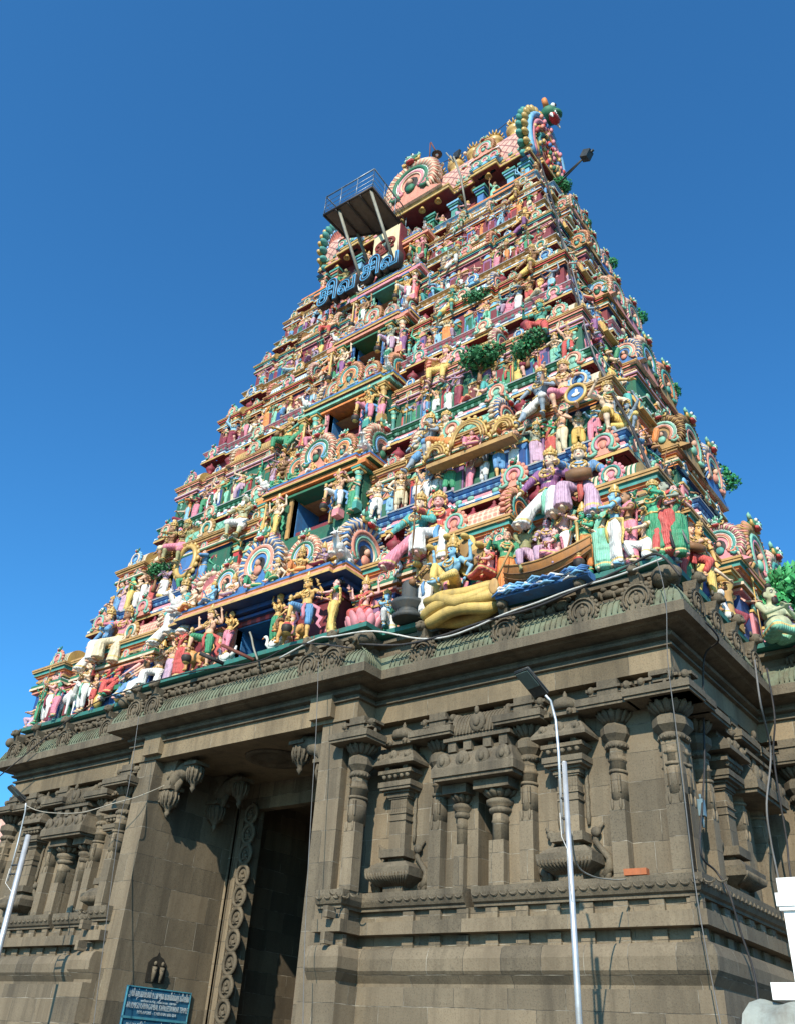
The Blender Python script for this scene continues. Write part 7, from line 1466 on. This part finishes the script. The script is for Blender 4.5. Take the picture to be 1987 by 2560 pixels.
# ---- lamps and poles along the summit
def wire(name, pts, r, mat, lab, cat, grp=None, sm=True):
    mb = MB(); P3 = [Vector(p) for p in pts]
    if sm and len(P3) > 2:
        o_ = []
        for i in range(len(P3)-1):
            p0 = P3[max(0, i-1)]; p1 = P3[i]; p2 = P3[i+1]; p3 = P3[min(len(P3)-1, i+2)]
            for j in range(6): t = j/6; o_.append(.5*((2*p1)+(-p0+p2)*t+(2*p0-5*p1+4*p2-p3)*t*t+(-p0+3*p1-3*p2+p3)*t**3))
        P3 = o_+[P3[-1]]
    mb.tube(P3, r, 5); o = mb.build(name, [mat]); tag(o, lab, cat, grp); return o
M_RUST = paint('rusty_rod', (.16, .05, .035), rough=.8); M_CAB = paint('black_cable', (.03, .03, .033), rough=.7); M_CABG = paint('grey_cable', (.16, .16, .16), rough=.7); M_WIRE = paint('dusty_wire', (.34, .31, .25)); M_PVC = paint('white_conduit', (.55, .54, .50), rough=.5, dirt=.5)
o = empty('pendant_lamp', 'round lamp hanging from a bent rusty rod above the roof gable', 'lamp', None); v_ = 13.0
mb = MB(); mb.tube([at(1072, 400, v_), at(1074, 358, v_), at(1076, 356, v_), at(1089, 380, v_)], .07, 5); mb.build('rod', [M_RUST], o).location = (0, 0, 1.6)
c_ = at(1091, 386, v_); mb = MB(); mb.lathe(c_[0], c_[1], [(.12, c_[2]+.35), (.5, c_[2]+.05), (.55, c_[2]), (.3, c_[2]-.05)], 12); mb.ell((c_[0], c_[1], c_[2]-.1), (.16, .16, .16), 8, 6, 1); mb.build('shade', [M_LAMPB, P('white')], o).location = (0, 0, 1.6)
o = empty('floodlight', 'square black floodlight on a leaning pole in front of the roof', 'floodlight', 'floodlights of the tower'); v_ = 9.4
mb = MB(); mb.tube([at(1164, 520, v_), at(1150, 440, v_), at(1133, 392, v_)], .1, 5); mb.tube([at(1133, 405, v_), at(1114, 382, v_)], .07, 5); mb.build('pole', [M_BR], o).location = (0, 0, 1.6)
c_ = Vector(at(1139, 388, v_)); mb = MB(); mb.box(-.45, .45, -.1, .15, -.4, .4); mb.xf(Matrix.Translation(c_) @ Matrix.Rotation(-.3, 4, 'Z') @ Matrix.Rotation(.4, 4, 'Y')); mb.build('lamp_head', [M_LAMPB], o).location = (0, 0, 1.6)
o = empty('floodlight', 'black floodlight on two long rods jutting from the right edge of the tower top', 'floodlight', 'floodlights of the tower'); uu = 14.0
tip = Vector(onX(1465, 388, 16.5)); mb = MB()
for q in ((1392, 455, 12.9), (1388, 468, 12.9)): mb.tube([onX(q[0], q[1], q[2]), tip], .07, 5)
mb.build('rod', [M_LAMPB], o).location = (0, 0, 1.6); mb = MB(); mb.box(-.35, .35, -.35, .35, -.4, .4); mb.tube([(0, 0, 0), (.5, 0, .5)], .12, 5); mb.xf(Matrix.Translation(tip) @ Matrix.Rotation(.5, 4, 'Y')); mb.build('lamp_head', [M_LAMPB], o).location = (0, 0, 1.6)
L0 = Vector(at(1085, 415, 14.0)); L1 = Vector(at(1293, 285, 14.6)); mid = (L0+L1)/2-Vector((0, 0, .9))
ls = wire('light_string', [L0, L0.lerp(L1, .3)-Vector((0, 0, .7)), mid, L0.lerp(L1, .75)-Vector((0, 0, .6)), L1], .035, M_CAB, 'thin string of round bulbs hanging between the roof gables', 'light string')
for q in (.1, .38, .62, .9):
    mb = MB(); p = L0.lerp(L1, q)-Vector((0, 0, 3.6*q*(1-q)+.25)); mb.ell(tuple(p), (.2, .2, .2), 8, 6); b = mb.build('bulb', [P('cream')], ls); b.location = (0, 0, 0)
# ---- cables
wire('tower_cable', [Vector((13.2, 11.6, 66)), Vector((15.4, 9.4, 56)), Vector((17.6, 7.0, 44)), Vector((19.9, 4.6, 34)), Vector((22.6, 2.3, 26)), Vector((24.3, .6, 18.6))], .07, M_CAB, 'black cable running down the front right corner of the painted tower', 'cable')
wire('tower_cable', [Vector((13.6, 11.2, 62)), Vector((17.4, 7.6, 46)), Vector((19.4, 5.0, 36)), Vector((22.2, 3.0, 27)), Vector((24.8, .9, 18.8))], .05, M_CABG, 'grey cable beside the black one on the tower corner', 'cable')
wire('white_conduit', [at(700, 1645, -1.7), at(790, 1598, -1.75), at(835, 1591, -1.6), at(935, 1578, -1.2), at(1040, 1596, -.35), at(1110, 1593, -.3), at(1180, 1570, -.3), at(1260, 1535, -.3), at(1345, 1505, -.3), at(1430, 1473, -.3), at(1540, 1440, -.3), at(1655, 1396, -.3)], .05, M_PVC, 'white plastic conduit sagging along the top of the stone cornice', 'pipe')
wire('ledge_cable', [at(900, 1610, -1.0), at(1000, 1612, -.4), at(1100, 1590, -.3), at(1200, 1556, -.3), at(1330, 1520, -.3), at(1450, 1470, -.3), at(1560, 1420, -.3), at(1640, 1385, -.3), at(1700, 1440, -.3)], .06, M_CAB, 'black cable running beside the white conduit on the cornice', 'cable')
wire('ledge_cable', [at(0, 1940, -.4), at(200, 1780, -.5), at(330, 1722, -1.8), at(480, 1680, -1.8), at(640, 1655, -1.8), at(745, 1610, -1.8), at(880, 1620, -1.8)], .04, M_CAB, 'thin black cable along the cornice above the entrance', 'cable')
for n_, pts, r_, m_, lb in (('hanging_cable', [onX(1762, 1555, 24.9), onX(1795, 1600, 24.9), onX(1760, 1640, 24.0), onX(1757, 1760, 23.6), onX(1760, 1900, 23.5), onX(1755, 2000, 23.5), onX(1750, 2130, 23.5), onX(1790, 2180, 23.6), onX(1820, 2230, 24.0), onX(1850, 2330, 24.1), onX(1885, 2440, 24.3), onX(1898, 2570, 24.5)], .04, M_CAB, 'black cable dropping from the right cornice corner down the wall'),
 ('hanging_cable', [onX(1885, 1650, 24.9), onX(1900, 1760, 24.9), onX(1925, 1880, 24.4), onX(1915, 2010, 24.3), onX(1925, 2100, 24.2), onX(1945, 2200, 24.2), onX(1990, 2420, 24.3)], .042, M_CABG, 'grey cable bundle hanging near the right edge of the stone wall'),
 ('hanging_cable', [onX(1915, 1670, 25.0), onX(1935, 1790, 25.0), onX(1932, 1880, 24.6), onX(1945, 1980, 24.5), onX(1965, 2100, 24.4), onX(1975, 2190, 24.4), onX(2010, 2350, 24.5)], .042, M_CAB, 'dark cable at the far right of the side wall')):
    wire(n_, pts, r_, m_, lb, 'cable', 'cables hanging on the right corner')
for k_, (pts, lb) in enumerate([([at(1640, 1395, -.6), at(1663, 1500, -.6), at(1668, 1650, -.6), at(1690, 1830, -.4), at(1712, 2010, -.3), at(1735, 2200, -.3), at(1765, 2380, -.5), at(1812, 2620, -.9)], 'thin string of tiny lights hanging down the right corner pillar'), ([at(797, 1655, -1.9), at(795, 1720, -1.9), at(790, 1850, -1.9), at(783, 1960, -1.9), at(765, 2300, -1.9), at(757, 2620, -1.9)], 'thin string of tiny lights hanging beside the right entrance jamb'), ([at(348, 1790, -2.0), at(335, 1885, -2.0), at(320, 1980, -2.0), at(300, 2060, -1.9), at(255, 2400, -1.8), at(228, 2620, -1.8)], 'thin string of tiny lights hanging on the left entrance jamb')]):
    wire('fairy_light_string', pts, .017, M_CABG, lb, 'light string', 'strings of tiny lights on the stone base')
wire('lamp_wire', [at(62, 2012, -4.7), at(110, 2030, -4.0), at(200, 2032, -2.5), at(280, 2010, -1.5), at(350, 1990, -.6), at(425, 1958, 1.0)], .028, M_WIRE, 'pale wire slung from the left street lamp to the entrance bracket', 'wire')
wire('lamp_wire', [at(1428, 2080, -5.8), at(1440, 2160, -4.8), at(1478, 2190, -3.0), at(1530, 2199, -.8), at(1563, 2198, .3)], .028, M_WIRE, 'pale wire from the right street lamp to the ledge near the brick', 'wire')
wire('rusty_bar', [at(556, 1613, -2.6), at(635, 1650, -1.6)], .1, M_RUST, 'rusty bar sticking out over the ledge left of the lowest doorway', 'bar', 'rusty bars by the lowest doorway'); wire('rusty_bar', [at(500, 1633, -2.8), at(560, 1660, -1.6)], .12, M_CAB, 'thick dark bar sticking out in front of the orange lion on the left', 'bar', 'rusty bars by the lowest doorway')
wire('dry_branch', [at(645, 1650, -1.4), at(635, 1620, -1.5), at(630, 1595, -1.5), at(625, 1580, -1.6)], .06, M_BR, 'dry bare twig standing in front of the lowest doorway', 'branch')
# ---- brick, junction box, white parapet pier, corrugated roof, far building
mb = MB(); mb.box(-.42, .42, -.15, .15, 0, .22); b = mb.build('loose_brick', [paint('brick_red', (.38, .12, .05), rough=.9)], None, (spot(1590, 2192, .95)[0], .98, 6.225), .05); tag(b, 'loose orange brick lying on the scalloped stone ledge', 'brick')
c_ = onX(1752, 2020, 23.4); o = empty('junction_box', 'small blue grey electric box on the cable of the corner pillar', 'electric box', None, W(*c_)); mb = MB(); mb.box(-.1, .12, -.14, .14, -.3, .3); mb.tube([(0, 0, -.3), (0, 0, -.7)], .05, 5); mb.tube([(0, 0, .3), (0, 0, .5)], .05, 5); b = mb.build('case', [paint('box_blue_grey', (.14, .22, .26), rough=.4)], o, (0, 0, 0)); b.location = (0, 0, 0)
M_LIME = paint('limewashed_plaster', (.86, .85, .82), rough=.8, dirt=.05, bump=.15)
vp = -9.0; p0 = at(1938, 2195, vp); p1 = at(1930, 2455, vp); X0 = p0[0]; Zt_ = p0[2]; Zb_ = at(1925, 2460, vp)[2]
o = empty('white_parapet_pier', 'bright white plastered pier with stepped cap at the lower right edge', 'wall', None, W(X0, vp, Zb_))
hz = Zt_-Zb_; mb = MB(); mb.box(-.0, 3.2, 0, 1.6, hz*.86, hz, 0); mb.box(-.06, 3.2, -.06, 1.6, hz*.72, hz*.86-.02, 0); mb.box(-.02, 3.2, -.03, 1.6, hz*.68, hz*.72, 0); mb.box(.04, 3.2, .04, 1.6, .0, hz*.68, 0); b = mb.build('shaft', [M_LIME], o, (0, 0, 0)); b.location = (0, 0, 0)
mb = MB(); mb.box(-.42, 3.2, -.12, 1.8, -.30, 0.02); b = mb.build('base_slab', [M_LIME], o, (0, 0, 0)); b.location = (0, 0, 0)
mb = MB(); mb.box(.3, 3.2, .1, 1.6, -6, -.28); b = mb.build('lower_wall', [M_LIME], o, (0, 0, 0)); b.location = (0, 0, 0)
mb = MB(); n = 40; vs = []; prof = [(.3, .0), (-.05, -.10), (-.3, -.32), (-.42, -.7), (-.45, -1.6)]
for y, z in prof:
    for j in range(n+1): x = -.75+4.2*j/n; vs.append((x+ .35*(y-.3), y+.03*sin(j*2*pi/8), z+.045*cos(j*2*pi/8)))
mb.add(vs, [(i*(n+1)+j, (i+1)*(n+1)+j, (i+1)*(n+1)+j+1, i*(n+1)+j+1) for i in range(len(prof)-1) for j in range(n)], 0, True)
o = mb.build('corrugated_awning', [paint('awning_sheet', (.27, .29, .26), rough=.6, dirt=.6)], None, (X0, vp-.2, Zb_-.31)); tag(o, 'pale grey corrugated sheet awning below the white pier', 'awning')
vb = 30.0
o = empty('far_building', 'pink and orange house with green railing seen at the far left', 'house', None, W(*at(-60, 2300, vb)))
q0 = at(-60, 2300, vb); q1 = at(52, 2018, vb); w_ = q1[0]-q0[0]; h_ = q1[2]-q0[2]
mb = MB(); mb.box(-14, w_, 0, 10, -h_*2, h_, 0); mb.box(-14, w_+.1, -.3, 0, h_*.93, h_, 1); b = mb.build('wall', [paint('pink_house', (.70, .42, .34), dirt=.3), P('white')], o, (0, 0, 0)); b.location = (0, 0, 0)
mb = MB(); mb.box(-14, w_*.55, -1.2, 0, h_*.30, h_*.62, 0); b = mb.build('sloping_awning', [paint('orange_awning', (.55, .14, .06))], o, (0, 0, 0)); b.location = (0, 0, 0)
mb = MB(); mb.box(-14, w_*.5, -1.3, -.1, -h_*.2, h_*.25, 0); b = mb.build('balcony', [paint('pale_green_wall', (.5, .62, .38))], o, (0, 0, 0)); b.location = (0, 0, 0)
